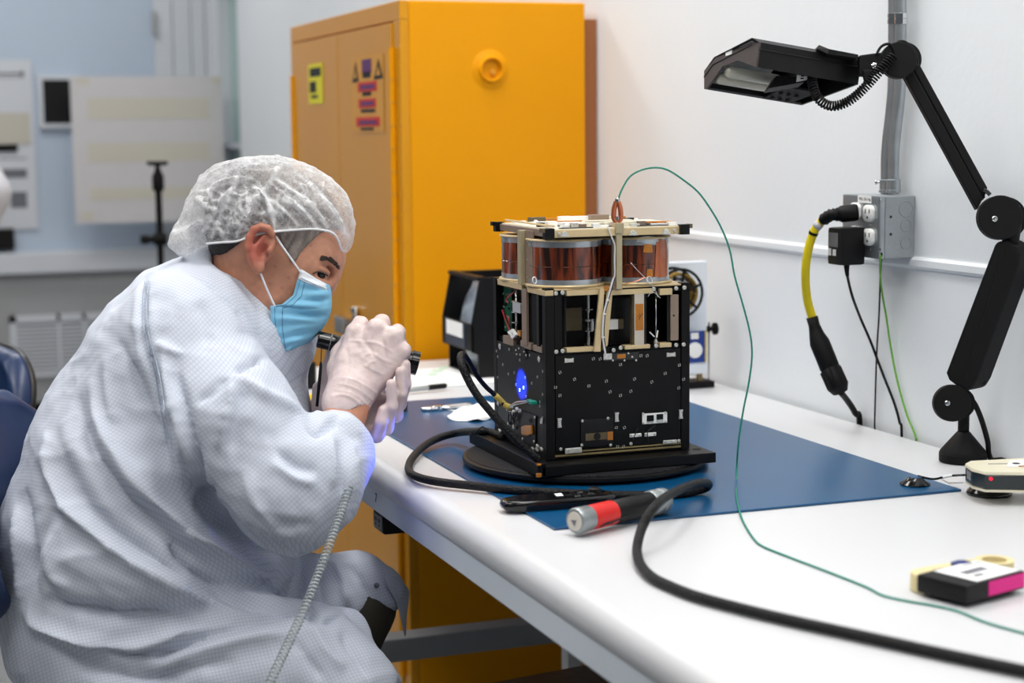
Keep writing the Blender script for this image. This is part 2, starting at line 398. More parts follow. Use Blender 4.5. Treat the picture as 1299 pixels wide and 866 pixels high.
# yellow notice on far door
def door_rect(name, px0, py0, px1, py1, m, parent, off=0.0052, th=0.0006):
    a = onx(px0, py0, CX - off); b = onx(px1, py1, CX - off)
    y0, y1 = sorted((a.y, b.y)); z0, z1 = sorted((a.z, b.z))
    return MB().bx(CX - off - th, CX - off, y0, y1, z0, z1).build(name, m, parent)
l1 = door_rect('notice_sticker', 391, 82, 410, 131, 'yellow_label', cab)
for i, (a, b, c, d) in enumerate(((393, 87, 407, 96), (393, 104, 401, 117), (395, 121, 403, 124))):
    door_rect('print', a, b, c, d, 'ink', l1, 0.0060)
l2 = door_rect('warning_sticker', 446, 74, 488, 168, 'label_amber', cab, 0.0051)
for a, b, c, d, m in ((459, 76, 471, 92, 'purple_label'), (460, 92, 470, 98, 'ink'), (454, 105, 478, 115, 'red_label'), (455, 126, 477, 136, 'red_label'), (452, 149, 482, 160, 'red_label'),
                      (460, 117, 471, 121, 'ink'), (458, 139, 476, 142, 'ink'), (458, 162, 474, 165, 'ink')):
    door_rect('print', a, b, c, d, m, l2, 0.0060)
for a, b, c in ((447, 455, 78), (474, 486, 74)):
    pz = [onx((a+b)/2, c, CX - 0.0062), onx(a, c + 27, CX - 0.0062), onx(b, c + 25, CX - 0.0062)]
    MB().prism(pz, (-0.0003, 0, 0)).build('print', 'ink', l2)
    mid = sum(pz, Vector())/3
    MB().prism([mid + (q - mid)*0.45 + Vector((-0.0005, 0, 0)) for q in pz], (-0.0003, 0, 0)).build('print', 'label_amber', l2)
for (cx_, cy_, y0, wd, hh, s) in ((0, 0, 0, 0, 0, ''),):
    pass
for a, b, c, d in ((457, 108, 475, 112), (458, 129, 474, 133), (456, 153, 478, 157)): door_rect('print', a, b, c, d, 'purple_label', l2, 0.0067)

# ================================================================== far background things
def back_sheet(name, px0, py0, px1, py1, Y, m, label, cat, th=0.004):
    a = ony(px0, py1, Y); b = ony(px1, py0, Y)
    o = place(MB().bx(a.x, b.x, Y, Y + th, a.z, b.z), name, m, ((a.x+b.x)/2, Y, a.z))
    return tag(o, label, cat)
YP = 7.90
po = back_sheet('hanging_chart', 96, 97, 281, 284, YP, 'paper_cream', 'large pale sheet with two tan text bands hanging at the far end', 'poster', 0.006)
def pback(name, px0, py0, px1, py1, Y, m, parent):
    a = ony(px0, py1, Y); b = ony(px1, py0, Y); return MB().bx(a.x, b.x, Y, Y + 0.0012, a.z, b.z).build(name, m, parent)
pback('text_band', 112, 124, 264, 151, YP - 0.0014, 'tape_tan', po); pback('text_band', 112, 180, 266, 206, YP - 0.0014, 'tape_tan', po)
pback('text_band', 115, 236, 262, 254, YP - 0.0014, 'tape_tan', po)
for a in ((97, 98, 112, 107), (268, 97, 281, 105), (104, 268, 118, 279)): pback('tape', a[0], a[1], a[2], a[3], YP - 0.0014, 'label_amber' if 0 else 'tape_tan', po)
st = MB()
for x in (150, 240): 
    a = ony(x, 120, YP + 0.006); st.cyl(a, (a.x, YB - 0.0455 if 0 else YB, a.z), 0.008, 8)
st.build('standoff', 'steel', po)
YW = YB - 0.012
back_sheet('wall_notice', -25, 76, 40, 292, YW, 'back_white', 'white notice sheet on the far wall at the left edge', 'notice')
tn = back_sheet('tan_notice', -20, 143, 37, 183, YW - 0.006, 'tape_tan', 'small tan card pinned over the white notice', 'card')
nt_ = bpy.data.objects['wall_notice']
for a in ((-5, 92, 26, 95), (-5, 98, 30, 99), (26, 90, 30, 97), (0, 200, 34, 202), (3, 214, 34, 226), (14, 243, 34, 264)):
    pback('print', a[0], a[1], a[2], a[3], YW - 0.0014, 'ink_soft', nt_)
bc = back_sheet('binder_clip', -6, 183, 22, 192, YW - 0.012, 'black_matte', 'black clip bar below the tan card', 'clip', 0.010)
pn = back_sheet('dark_panel', 56, 101, 95, 157, YB - 0.02, 'black_plastic', 'small dark window panel in a white frame on the far wall', 'panel', 0.018)
pf = MB()
a = ony(56, 157, YB - 0.026); b = ony(95, 101, YB - 0.026)
for q in ((a.x - 0.02, a.x, a.z - 0.02, b.z + 0.02), (b.x, b.x + 0.02, a.z - 0.02, b.z + 0.02), (a.x, b.x, b.z, b.z + 0.02), (a.x, b.x, a.z - 0.02, a.z)):
    pf.bx(q[0], q[1], YB - 0.028, YB, q[2], q[3])
pf.build('frame', 'back_white', pn)
tag(place(MB().cbox(tuple(ony(2, 303, YB - 0.06)), (0.11, 0.07, 0.095), 0.006), 'desk_box', 'black_plastic', tuple(ony(2, 316, YB - 0.06))), 'black box standing on the far ledge at the left edge', 'box')
# black stand
YS = 5.6
sp = ony(204, 330, YS)
sd = thing('camera_stand', 'slim black stand with round plate and side knob behind the man', 'stand', (sp.x, YS, 0))
zt = ony(203, 208, YS).z
zz = lambda py: ony(203, py, YS).z
pole = MB().cyl((sp.x, YS, 0.02), (sp.x, YS, zz(215)), 0.0105, 14); pole.build('pole', 'black_matte', sd, auto=40)
MB().lathe((sp.x, YS, zz(243)), (0, 0, 1), [(0, 0.014), (0.01, 0.019), (0.05, 0.019), (0.062, 0.012), (0.075, 0.008), (0.085, 0.008)], 16).build('ball_head', 'black_matte', sd, auto=40)
MB().lathe((sp.x, YS, zz(210)), (0, 0, 1), [(0, 0.022), (0.004, 0.034), (0.012, 0.034), (0.014, 0.030)], 20).build('plate', 'black_matte', sd, auto=40)
kz = zz(303)
MB().lathe((sp.x + 0.02, YS, kz), (-1, 0, 0), [(0, 0.020), (0.038, 0.020), (0.04, 0.012), (0.055, 0.011), (0.057, 0.015), (0.08, 0.015), (0.082, 0.008)], 16).build('side_knob', 'black_matte', sd, auto=40)
for k in range(3):
    a = k*2.094 + 0.4
    MB().tube([(sp.x, YS, 0.42), (sp.x + 0.34*math.cos(a), YS + 0.34*math.sin(a), 0.01)], 0.011, 10).build('leg', 'black_matte', sd)
# ================================================================== satellite on its turntable
mat('gold_alod', (206, 184, 142), 0.42, metal=0.25, var=0.06, vscale=60, bump=0.04)
mat('taupe_alod', (142, 124, 110), 0.45, metal=0.25, var=0.06, vscale=40)
mat('ivory', (226, 220, 200), 0.4, var=0.04, vscale=50)
mat('kapton', (176, 108, 8), 0.3, var=0.15, vscale=80, coat=0.2)
mat('pcb_green', (22, 84, 62), 0.4, var=0.3, vscale=120)
mat('sat_black', (11, 11, 12), 0.36, var=0.08, vscale=25, bump=0.015, bscale=200, spec=0.2)
mat('sat_panel', (19, 19, 21), 0.30, var=0.08, vscale=25, bump=0.01, bscale=200, spec=0.28)
mat('solder', (206, 206, 200), 0.4, metal=0.5, var=0.25, vscale=400)
mat('band_silver', (176, 182, 188), 0.25, metal=0.7, var=0.15, vscale=90)
mat('copper', (206, 120, 84), 0.3, metal=0.9, var=0.1, vscale=60)
mat('brown_board', (96, 84, 60), 0.6, var=0.2, vscale=60)
mat('wire_white', (214, 214, 216), 0.4); mat('wire_red', (176, 34, 44), 0.4); mat('wire_green', (20, 140, 122), 0.4)
mat('wire_teal', (24, 130, 112), 0.45); mat('wire_black', (14, 14, 16), 0.5); mat('wire_yellow', (206, 180, 70), 0.5)
mat('gold_line', (150, 134, 92), 0.4, metal=0.4)
# amber film coil: vertical streaks, reflections painted into the colour
m = mat('amber_film', (120, 48, 18), 0.12, var=0.0, coat=0.5, spec=0.6)
nt = m.node_tree; b = nt.nodes['Principled BSDF']
tc = nt.nodes.new('ShaderNodeTexCoord'); mp = nt.nodes.new('ShaderNodeMapping'); mp.inputs['Scale'].default_value = (1, 1, 0.12)
no = nt.nodes.new('ShaderNodeTexNoise'); no.inputs['Scale'].default_value = 95; no.inputs['Detail'].default_value = 3
cr = nt.nodes.new('ShaderNodeValToRGB'); cr.color_ramp.elements[0].position = 0.38; cr.color_ramp.elements[0].color = lin((34, 9, 4)) + (1,)
cr.color_ramp.elements[1].position = 0.66; cr.color_ramp.elements[1].color = lin((138, 60, 27)) + (1,)
nt.links.new(tc.outputs['Object'], mp.inputs[0]); nt.links.new(mp.outputs[0], no.inputs['Vector']); nt.links.new(no.outputs['Fac'], cr.inputs[0]); nt.links.new(cr.outputs[0], b.inputs['Base Color'])
# ribbed rubber
m = mat('ribbed_rubber', (26, 26, 30), 0.5, spec=0.3)
nt = m.node_tree; b = nt.nodes['Principled BSDF']
tc = nt.nodes.new('ShaderNodeTexCoord'); wv = nt.nodes.new('ShaderNodeTexWave'); wv.wave_type = 'BANDS'; wv.bands_direction = 'Y'; wv.inputs['Scale'].default_value = 75
bp = nt.nodes.new('ShaderNodeBump'); bp.inputs['Strength'].default_value = 0.9; bp.inputs['Distance'].default_value = 0.002
nt.links.new(tc.outputs['Object'], wv.inputs['Vector']); nt.links.new(wv.outputs['Fac'], bp.inputs['Height']); nt.links.new(bp.outputs[0], b.inputs['Normal'])
# braided sleeve
m = mat('braid', (11, 11, 12), 0.5, spec=0.3)
nt = m.node_tree; b = nt.nodes['Principled BSDF']
tc = nt.nodes.new('ShaderNodeTexCoord'); vo = nt.nodes.new('ShaderNodeTexVoronoi'); vo.inputs['Scale'].default_value = 420
bp = nt.nodes.new('ShaderNodeBump'); bp.inputs['Strength'].default_value = 0.8; bp.inputs['Distance'].default_value = 0.0015
nt.links.new(tc.outputs['Object'], vo.inputs['Vector']); nt.links.new(vo.outputs['Distance'], bp.inputs['Height']); nt.links.new(bp.outputs[0], b.inputs['Normal'])

TTC = Vector((0.992, 2.372, MATZ)); TTR = 0.185
tt = thing('turntable', 'round black ribbed turntable lying on the blue mat', 'turntable', TTC)
MB().lathe(TTC + Vector((0, 0, 0.0004)), (0, 0, 1), [(0, 0.150), (0.001, 0.168), (0.004, 0.170)], 64).build('base', 'black_plastic', tt, auto=40)
MB().lathe(TTC + Vector((0, 0, 0.0046)), (0, 0, 1), [(0, TTR - 0.004), (0.001, TTR - 0.001), (0.005, TTR), (0.0075, TTR - 0.001), (0.0085, TTR - 0.004)], 72).build('disc', 'black_plastic', tt, auto=40)
MB().lathe(Vector((0, 0, 0)), (0, 0, 1), [(0, TTR - 0.006), (0.0012, TTR - 0.007)], 72).build('rubber_pad', 'ribbed_rubber', None).location = TTC + Vector((0, 0, 0.0132))
attach(bpy.data.objects['rubber_pad'], tt)
PZ0 = MATZ + 0.0146; PZ1 = 0.886
PX0, PX1, PY0, PY1 = 0.857, 1.134, 2.220, 2.515
pl = thing('base_plate', 'thick black metal tray plate between satellite and turntable', 'plate', ((PX0+PX1)/2, (PY0+PY1)/2, PZ0))
MB().bx(PX0 + 0.006, PX1, PY0, PY1, PZ0, PZ1 - 0.003).build('plate', 'black_anod', pl, bevel=0.0012)
MB().bx(PX0, PX0 + 0.012, PY0, PY1, PZ0, PZ1 + 0.001).build('rim', 'black_anod', pl, bevel=0.0008)
for x, y in ((PX1 - 0.014, PY0 + 0.035), (PX1 - 0.014, PY0 + 0.10)):
    MB().lathe((x, y, PZ1 - 0.0031), (0, 0, 1), [(0, 0.006), (0.0006, 0.006)], 14).build('screw_hole', 'dark_hollow', pl)
for x, y, z, s in ((PX0 - 0.0005, PY0 - 0.0006, PZ1, (0.006, 0.006, 0.003)), (PX0 - 0.0003, PY0 - 0.0004, PZ0 + 0.003, (0.007, 0.006, 0.006)), (PX0 + 0.004, PY1 - 0.012, PZ1, (0.014, 0.012, 0.006))):
    MB().box((x + 0.002, y + 0.002, z), s, Matrix.Rotation(0.4, 3, 'Z')).build('tape', 'kapton', pl, bevel=0.001)

SX0, SX1, SY0, SY1, SZ0, SZ1 = 0.884, 1.109, 2.256, 2.474, PZ1 - 0.0026, 1.1285
sat = thing('satellite', 'black box satellite with amber coils under a tan frame', 'satellite', ((SX0+SX1)/2, (SY0+SY1)/2, SZ0))
def fr_box(name, px0, py0, px1, py1, m, parent=None, off=0.0, th=0.0015, bevel=0.0):
    a = ony(px0, py1, SY0 - off); b = ony(px1, py0, SY0 - off)
    return MB().bx(a.x, b.x, SY0 - off - th, SY0 - off, a.z, b.z).build(name, m, parent or sat, bevel=bevel)
def lf_box(name, px0, py0, px1, py1, m, parent=None, off=0.0, th=0.0015, bevel=0.0):
    a = onx(px0, (py0+py1)/2, SX0 - off); b = onx(px1, (py0+py1)/2, SX0 - off)
    y0, y1 = sorted((a.y, b.y)); xm = (px0+px1)/2
    z1 = onx(xm, py0, SX0 - off).z; z0 = onx(xm, py1, SX0 - off).z
    return MB().bx(SX0 - off - th, SX0 - off, y0, y1, z0, z1).build(name, m, parent or sat, bevel=bevel)
ZM = ony(780, 443, SY0).z           # split between the lower box and the open bay
ZB = ony(780, 371, SY0).z
# lower box and corner rails
MB().bx(SX0 + 0.004, SX1 - 0.004, SY0 + 0.004, SY1 - 0.004, SZ0, ZM - 0.004).build('lower_box', 'sat_black', sat, bevel=0.001)
rw = 0.0135
for x0, x1 in ((SX0, SX0 + rw), (SX1 - rw, SX1)):
    for y0, y1 in ((SY0, SY0 + rw), (SY1 - rw, SY1)):
        MB().bx(x0, x1, y0, y1, SZ0, SZ1).build('corner_rail', 'sat_black', sat, bevel=0.0008)
xa, xb = SX0 + rw, SX1 - rw
fp = MB().bx(xa + 0.001, xb - 0.001, SY0 + 0.0005, SY0 + 0.003, SZ0 + 0.012, ZM - 0.004).build('front_panel', 'sat_black', sat, bevel=0.0006)
lp = MB().bx(SX0 + 0.0005, SX0 + 0.003, SY0 + rw, SY1 - rw, SZ0 + 0.008, ZM - 0.004).build('side_panel', 'sat_panel', sat, bevel=0.0006)
MB().bx(SX1 - 0.003, SX1 - 0.0005, SY0 + rw, SY1 - rw, SZ0 + 0.008, ZM - 0.004).build('side_panel', 'sat_black', sat, bevel=0.0006)
MB().bx(SX1 - 0.006, SX1 - 0.003, SY0 + rw, SY1 - rw, ZM - 0.004, SZ1 - 0.004).build('side_panel', 'sat_black', sat, bevel=0.0006)
MB().bx(xa, xb, SY1 - 0.003, SY1 - 0.0005, SZ0 + 0.008, SZ1 - 0.02).build('rear_panel', 'sat_black', sat, bevel=0.0006)
MB().bx(xa, xb, SY0 + 0.001, SY0 + 0.0028, SZ0 + 0.004, SZ0 + 0.0065).build('gold_strip', 'gold_line', sat)
MB().bx(xa + 0.03, xb, SY0 + 0.001, SY0 + 0.0028, SZ0 + 0.009, SZ0 + 0.0112).build('gold_strip', 'gold_line', sat)
# solder tab marks on the front panel (shared mesh)
k = 0.2463
tabs = [(620,223),(655,223),(865,207),(897,207),(760,253),(1063,255),(448,293),(990,298),(523,328),(687,338),(832,327),(921,342),(1085,328),(597,363),(706,393),(813,390),(1060,373),(425,370),(448,412),(760,412),(738,577),(780,577),(745,675),(775,675)]
tb = MB()
for s in (-1, 1):
    tb.box((s*0.0016, 0, 0.0), (0.0007, 0.0006, 0.0036)); tb.box((s*0.0010, 0, 0.0016*s), (0.0016, 0.0006, 0.0008))
tmesh = None
for i, (x, y) in enumerate(tabs):
    p = ony(600 + x*k, 400 + y*k, SY0)
    if tmesh is None: o = tb.build('solder_tab', 'solder'); tmesh = o.data
    else: o = bpy.data.objects.new('solder_tab', tmesh); C.objects.link(o)
    o.location = p; o.rotation_euler = (0, random.uniform(-0.3, 0.3), 0); attach(o, fp)
cl = MB().cbox((0, 0, 0), (0.0092, 0.0024, 0.0052), 0.0008)
for s in (-1, 1): cl.box((s*0.0055, 0, 0.001), (0.0022, 0.002, 0.0046)); cl.box((s*0.0055, 0, -0.0022), (0.003, 0.002, 0.001))
cmesh = None
for x, y, ro in ((495, 232, 0), (1020, 202, 0), (445, 553, 1.57), (740, 523, 1.57), (1070, 508, 1.57)):
    p = ony(600 + x*k, 400 + y*k, SY0 - 0.0008)
    if cmesh is None: o = cl.build('clip', 'solder'); cmesh = o.data
    else: o = bpy.data.objects.new('clip', cmesh); C.objects.link(o)
    o.location = p; o.rotation_euler = (0, ro, 0); attach(o, fp)
scm = None
def screw(p, d, r, parent):
    global scm
    if scm is None:
        o = MB().lathe((0, 0, 0), (0, -1, 0), [(0, 1.0), (0.4, 1.0), (0.6, 0.8), (0.6, 0.45), (0.25, 0.4), (0.25, 0.0)], 10).build('screw', 'solder'); scm = o.data
    else: o = bpy.data.objects.new('screw', scm); C.objects.link(o)
    o.location = p; o.scale = (r, r, r)
    if d == 'x': o.rotation_euler = (0, 0, -math.pi/2)
    attach(o, parent); return o
for x, y in ((813, 660), (1060, 645), (452, 688)): screw(ony(600 + x*k, 400 + y*k, SY0 + 0.0004), 'y', 0.0024, fp)
cv = fr_box('cover_plate', 600+553*k, 400+527*k, 600+720*k, 400+680*k, 'sat_panel', fp, -0.0004, 0.002, 0.0005)
for x, y in ((563, 543), (695, 530), (560, 667), (708, 667)): screw(ony(600 + x*k, 400 + y*k, SY0 - 0.0016), 'y', 0.0021, cv)
fr_box('tape', 600+580*k, 400+600*k, 600+690*k, 400+645*k, 'brown_board', cv, 0.0018, 0.0006)
fr_box('tape', 600+692*k, 400+597*k, 600+720*k, 400+642*k, 'kapton', cv, 0.0018, 0.0008)
MB().lathe(ony(600+640*k, 400+622*k, SY0 - 0.0024), (0, -1, 0), [(0, 0.0052), (0.001, 0.005), (0.001, 0.003)], 16).build('sensor_eye', 'dark_hollow', cv)
for q in ((515, 695, 86, 36), (1012, 650, 72, 26)):
    o = fr_box('hinge_block', 600+(q[0]-q[2]/2)*k, 400+(q[1]-q[3]/2)*k, 600+(q[0]+q[2]/2)*k, 400+(q[1]+q[3]/2)*k, 'solder', fp, 0.0, 0.003, 0.0012)
    for s in (-0.25, 0.25): screw(ony(600+(q[0]+s*q[2])*k, 400+q[1]*k, SY0 - 0.0032), 'y', 0.0019, o)
wb = fr_box('connector_board', 600+870*k, 400+497*k, 600+998*k, 400+560*k, 'white_plastic', fp, 0.0002, 0.002, 0.0006)
for a in ((895, 512, 930, 545), (945, 506, 978, 536)):
    fr_box('socket', 600+a[0]*k, 400+a[1]*k, 600+a[2]*k, 400+a[3]*k, 'black_matte', wb, 0.0022, 0.0014, 0.0003)
    fr_box('pad', 600+a[0]*k, 400+(a[3]+2)*k, 600+a[2]*k, 400+(a[3]+14)*k, 'solder', wb, 0.0022, 0.0006)
for x, y in ((876, 505), (990, 500), (876, 553), (992, 546)): screw(ony(600+x*k, 400+y*k, SY0 - 0.0022), 'y', 0.0017, wb)
for a in ((805, 605, 866, 628), (882, 600, 942, 624)):
    s_ = fr_box('small_connector', 600+a[0]*k, 400+a[1]*k, 600+a[2]*k, 400+a[3]*k, 'white_plastic', fp, 0.0002, 0.0018, 0.0008)
    for t in (0.12, 0.88): screw(ony(600+(a[0]+(a[2]-a[0])*t)*k, 400+(a[1]+a[3])/2*k, SY0 - 0.002), 'y', 0.0018, s_)
for a in (((850, 580), (835, 612), (825, 640)), ((940, 565), (900, 600), (905, 650))):
    MB().tube(spline([ony(600+x*k, 400+y*k, SY0 - 0.004) for x, y in a], 5), 0.0007, 6).build('wire', 'wire_black', fp)
pc = fr_box('contact_board', 600+670*k, 400+186*k, 600+852*k, 400+236*k, 'black_gloss', sat, 0.0, 0.0018, 0.0005)
for i in range(9):
    x = 680 + 20*i; y = 200 + 18*((i*7) % 3) - 5
    if i in (3, 4): continue
    screw(ony(600+x*k, 400+y*k, SY0 - 0.0018), 'y', 0.0015, pc)
fr_box('gold_contact', 600+742*k, 400+198*k, 600+785*k, 400+222*k, 'kapton', pc, 0.0018, 0.0008)
fr_box('silver_contact', 600+672*k, 400+195*k, 600+715*k, 400+228*k, 'solder', pc, 0.0018, 0.0005)
# ---- open bay: beams, columns, inner plates
def seg(px0, px1, py, h=2.2, name='beam', m='gold_alod', off=0.0012):
    a = ony(px0, py + h*2.0, SY0 - off); b = ony(px1, py - h*2.0, SY0 - off)
    return MB().bx(a.x, b.x, SY0 - off, SY0 + 0.012, a.z, b.z).build(name, m, sat, bevel=0.0005)
for a in ((719, 768, 371), (775, 829, 370), (837, 853, 370)): seg(*a)
for a in ((719, 756, 443.5, 1.9), (793, 825, 440, 1.7), (837, 852, 437.6, 1.6)): seg(*a)
MB().bx(xa, xb, SY0 + 0.004, SY0 + 0.014, ZB - 0.002, ZB + 0.006).build('beam', 'sat_black', sat)
MB().bx(xa, xb, SY0 + 0.004, SY0 + 0.014, ZM - 0.004, ZM + 0.003).build('beam', 'sat_black', sat)
MB().bx(SX0 + 0.004, SX0 + 0.014, SY0 + rw, SY1 - rw, ZM - 0.004, ZM + 0.003).build('beam', 'sat_black', sat)
MB().bx(SX0 + 0.002, SX1 - 0.002, SY0 + 0.002, SY1 - 0.002, SZ1 - 0.004, SZ1 - 0.0015).build('deck', 'gold_alod', sat, bevel=0.0005)
MB().bx(SX0 + 0.012, SX1 - 0.006, SY0 + 0.085, SY0 + 0.088, ZM, SZ1 - 0.005).build('bulkhead', 'dark_hollow', sat)
ib = MB(); a = ony(710, 440, SY0 + 0.05); b = ony(741, 376, SY0 + 0.05)
ib.bx(a.x, b.x, SY0 + 0.05, SY0 + 0.054, ZM, ZB); ib.build('inner_plate', 'black_matte', sat)
ib = MB(); a = ony(712, 420, SY0 + 0.046); b = ony(738, 390, SY0 + 0.046); ib.bx(a.x, b.x, SY0 + 0.046, SY0 + 0.05, a.z, b.z); ib.build('inner_board', 'brown_board', sat)
ib = MB(); a = ony(774, 436, SY0 + 0.04); b = ony(800, 378, SY0 + 0.04); ib.bx(a.x, b.x, SY0 + 0.04, SY0 + 0.043, a.z, b.z); ib.build('inner_board', 'sat_panel', sat)
# column of black panel beside the rails
fr_box('column', 703, 374, 712, 443, 'sat_black', sat, -0.004, 0.002, 0.0004)
fr_box('column', 816, 373, 819, 440, 'sat_panel', sat, -0.006, 0.003, 0.0004)
fr_box('column', 845, 372, 849, 437, 'sat_panel', sat, -0.006, 0.003, 0.0004)
tp = fr_box('taupe_panel', 849.5, 373, 860, 432, 'taupe_alod', sat, -0.003, 0.003, 0.001)
MB().lathe(ony(854.5, 400, SY0 + 0.0006), (0, -1, 0), [(0, 0.0016), (0.0008, 0.0016)], 12).build('hole', 'dark_hollow', tp)
mat('pale_grey', (196, 186, 172), 0.45, var=0.04, vscale=40)
cp = fr_box('support_plate', 804, 370, 816, 438, 'pale_grey', sat, -0.002, 0.003, 0.0004)
kp = fr_box('label', 806, 385, 816, 419, 'kapton', cp, 0.0008, 0.0005)
def stroke(pts, r, m, parent, off, name='stroke'):
    MB().tube([ony(x, y, SY0 - off) for x, y in pts], r, 5).build(name, m, parent)
stroke([(808.5, 400.5), (811, 401.5)], 0.0004, 'ink', kp, 0.0015); stroke([(811, 397.5), (812.5, 401)], 0.0004, 'ink', kp, 0.0015); stroke([(815.5, 397), (812, 402), (810.5, 405.5)], 0.0004, 'ink', kp, 0.0015)
fr_box('side_wall', 799, 374, 804, 440, 'brown_board', sat, -0.012, 0.008)
# leaning V brackets in the middle
for pts in (((761, 366), (767, 366), (762, 446), (753.5, 446)), ((770, 368), (777.5, 368), (771, 438), (765, 444))):
    MB().prism([ony(x, y, SY0 - 0.006) for x, y in pts], (0, 0.004, 0)).build('bracket', 'gold_alod', sat, bevel=0.0004)
fr_box('bracket_tape', 766, 362, 771, 369, 'kapton', sat, 0.004, 0.003)
for dx, mm in ((0, 'wire_white'), (1.2, 'wire_black'), (-1.0, 'wire_white')):
    MB().tube(spline([ony(x + dx, y, SY0 - 0.009) for x, y in ((779, 352), (775, 365), (771, 380), (767, 395), (765.5, 410), (765, 425), (767, 440), (768.5, 448))], 5), 0.0008, 6).build('wire', mm, sat)
for x, y in ((770.5, 380.5), (766.5, 398), (765, 427.5)):
    MB().lathe(ony(x, y, SY0 - 0.009) - Vector((0, 0, 0.001)), (0, 0, 1), [(0, 0.0022), (0.002, 0.0022)], 10).build('wire_tie', 'white_plastic', sat)
# rod with discs
rx = ony(746, 410, SY0 + 0.02).x; ry = SY0 + 0.02
rod = MB().lathe((rx, ry, ZM), (0, 0, 1), [(0, 0.0030), (0.018, 0.0030), (0.0185, 0.0024), (0.031, 0.0024), (0.0315, 0.0014), (0.052, 0.0014), (0.0525, 0.0028), (ZB - ZM, 0.0028)], 14).build('rod', 'steel', sat, auto=40)
for py, r, h in ((392, 0.0085, 0.0012), (405.5, 0.0088, 0.003), (419.5, 0.0088, 0.0012)):
    MB().lathe((rx, ry, ony(746, py, ry).z - h/2), (0, 0, 1), [(0, r), (h, r)], 20).build('disc', 'steel', rod, auto=40)
MB().bx(rx + 0.002, rx + 0.0066, ry - 0.006, ry + 0.001, ony(746, 419, ry).z, ony(746, 406, ry).z).build('bracket', 'steel', rod)
MB().bx(ony(772, 410, SY0 + 0.03).x, ony(784, 410, SY0 + 0.03).x, SY0 + 0.03, SY0 + 0.04, ony(780, 417.5, SY0 + 0.03).z, ony(780, 405, SY0 + 0.03).z).build('white_block', 'white_plastic', sat)
MB().bx(ony(784, 410, SY0 + 0.03).x, ony(791.5, 410, SY0 + 0.03).x, SY0 + 0.031, SY0 + 0.04, ony(780, 417.5, SY0 + 0.03).z, ony(780, 405, SY0 + 0.03).z).build('grey_block', 'brown_board', sat)
r2 = ony(832, 400, SY0 + 0.012)
MB().cyl((r2.x, r2.y, ZM), (r2.x, r2.y, ZB), 0.0012, 10).build('rod', 'steel', sat, smooth=True)
MB().lathe((r2.x, r2.y, ZM), (0, 0, 1), [(0, 0.003), (0.006, 0.003), (0.010, 0.0015)], 10).build('rod_foot', 'solder', sat)
MB().tube([ony(824, 421, SY0 + 0.006), ony(830, 427, SY0 + 0.006)], 0.001, 6).build('tie', 'white_plastic', sat); MB().tube([ony(834.5, 419, SY0 + 0.006), ony(833, 428, SY0 + 0.006)], 0.001, 6).build('tie', 'white_plastic', sat)
# silver screw pairs on the rails
for x, y in ((705, 372), (713.5, 371), (705.5, 446), (713.5, 445), (857.5, 365.6), (868, 364.7), (857.5, 437.5), (867, 436.8), (829, 366.5), (832, 438.5), (778, 444), (787, 441)):
    screw(ony(x, y, SY0 - 0.0002), 'y', 0.0031, sat)
# ---- left face
for q in ((636, 355, 691, 371),):
    pass
def lbeam(px0, py0, px1, py1, h, m='gold_alod', name='beam', off=0.0012):
    a = onx(px0, py0, SX0 - off); b = onx(px1, py1, SX0 - off); z = (a.z+b.z)/2
    y0, y1 = sorted((a.y, b.y)); return MB().bx(SX0 - off, SX0 + 0.012, y0, y1, z - h/2, z + h/2).build(name, m, sat, bevel=0.0005)
lbeam(631, 357, 662, 364, 0.009); lbeam(668, 366, 691, 373, 0.0075)
lbeam(638, 430, 651, 434, 0.012, 'taupe_alod'); lbeam(660, 436, 673, 439, 0.010, 'taupe_alod'); lbeam(676, 441, 687, 444, 0.008, 'taupe_alod')
lf_box('column', 665, 366, 671, 437, 'taupe_alod', sat, -0.001, 0.004, 0.0004)
lf_box('column', 671, 372, 683, 435, 'dark_hollow', sat, -0.006, 0.002)
lf_box('column', 683, 374, 686, 441, 'sat_panel', sat, -0.002, 0.003, 0.0004)
MB().bx(SX0 + 0.035, SX0 + 0.037, SY0 + rw, SY1 - rw, ZM, SZ1 - 0.005).build('bulkhead', 'dark_hollow', sat)
gb = lf_box('circuit_board', 635.5, 364, 650, 420, 'pcb_green', sat, -0.014, 0.0016)
for i in range(10):
    x = random.uniform(637, 647); y = random.uniform(368, 415)
    lf_box('component', x, y, x + random.uniform(1, 2.5), y + random.uniform(1.5, 4), random.choice(['black_matte', 'solder', 'pale_grey']), gb, -0.0122, 0.0012)
lr = onx(655.5, 400, SX0 + 0.012)
lrod = MB().cyl((lr.x, lr.y, ZM), (lr.x, lr.y, SZ1 - 0.005), 0.0026, 12).build('rod', 'steel', sat, smooth=True)
for py in (382.5, 396, 409):
    MB().lathe((lr.x, lr.y, onx(655, py, SX0 + 0.012).z), (0, 0, 1), [(0, 0.0085), (0.0016, 0.0085)], 18).build('disc', 'steel', lrod, auto=40)
lf_box('grey_block', 655, 384, 665, 396, 'grey_bar', sat, -0.008, 0.006); lf_box('gold_block', 661, 419, 665, 426, 'kapton', sat, -0.008, 0.006)
for i, (m_, pts) in enumerate((('wire_red', ((656, 363), (652, 370), (648, 374), (642, 380), (645, 384))), ('wire_black', ((655, 366), (650, 372), (643, 374), (642, 381), (646, 385))),
        ('wire_red', ((637, 393), (640, 402), (644, 412), (648, 421))), ('wire_black', ((639, 392), (642, 404), (646, 414), (650, 421))), ('wire_red', ((643, 400), (646, 408), (645, 418))),
        ('wire_red', ((652, 427), (654, 431), (653, 434))), ('wire_black', ((650, 427), (652, 431), (652, 434))))):
    MB().tube(spline([onx(x, y, SX0 + 0.004) for x, y in pts], 5), 0.0011, 6).build('wire', m_, sat)
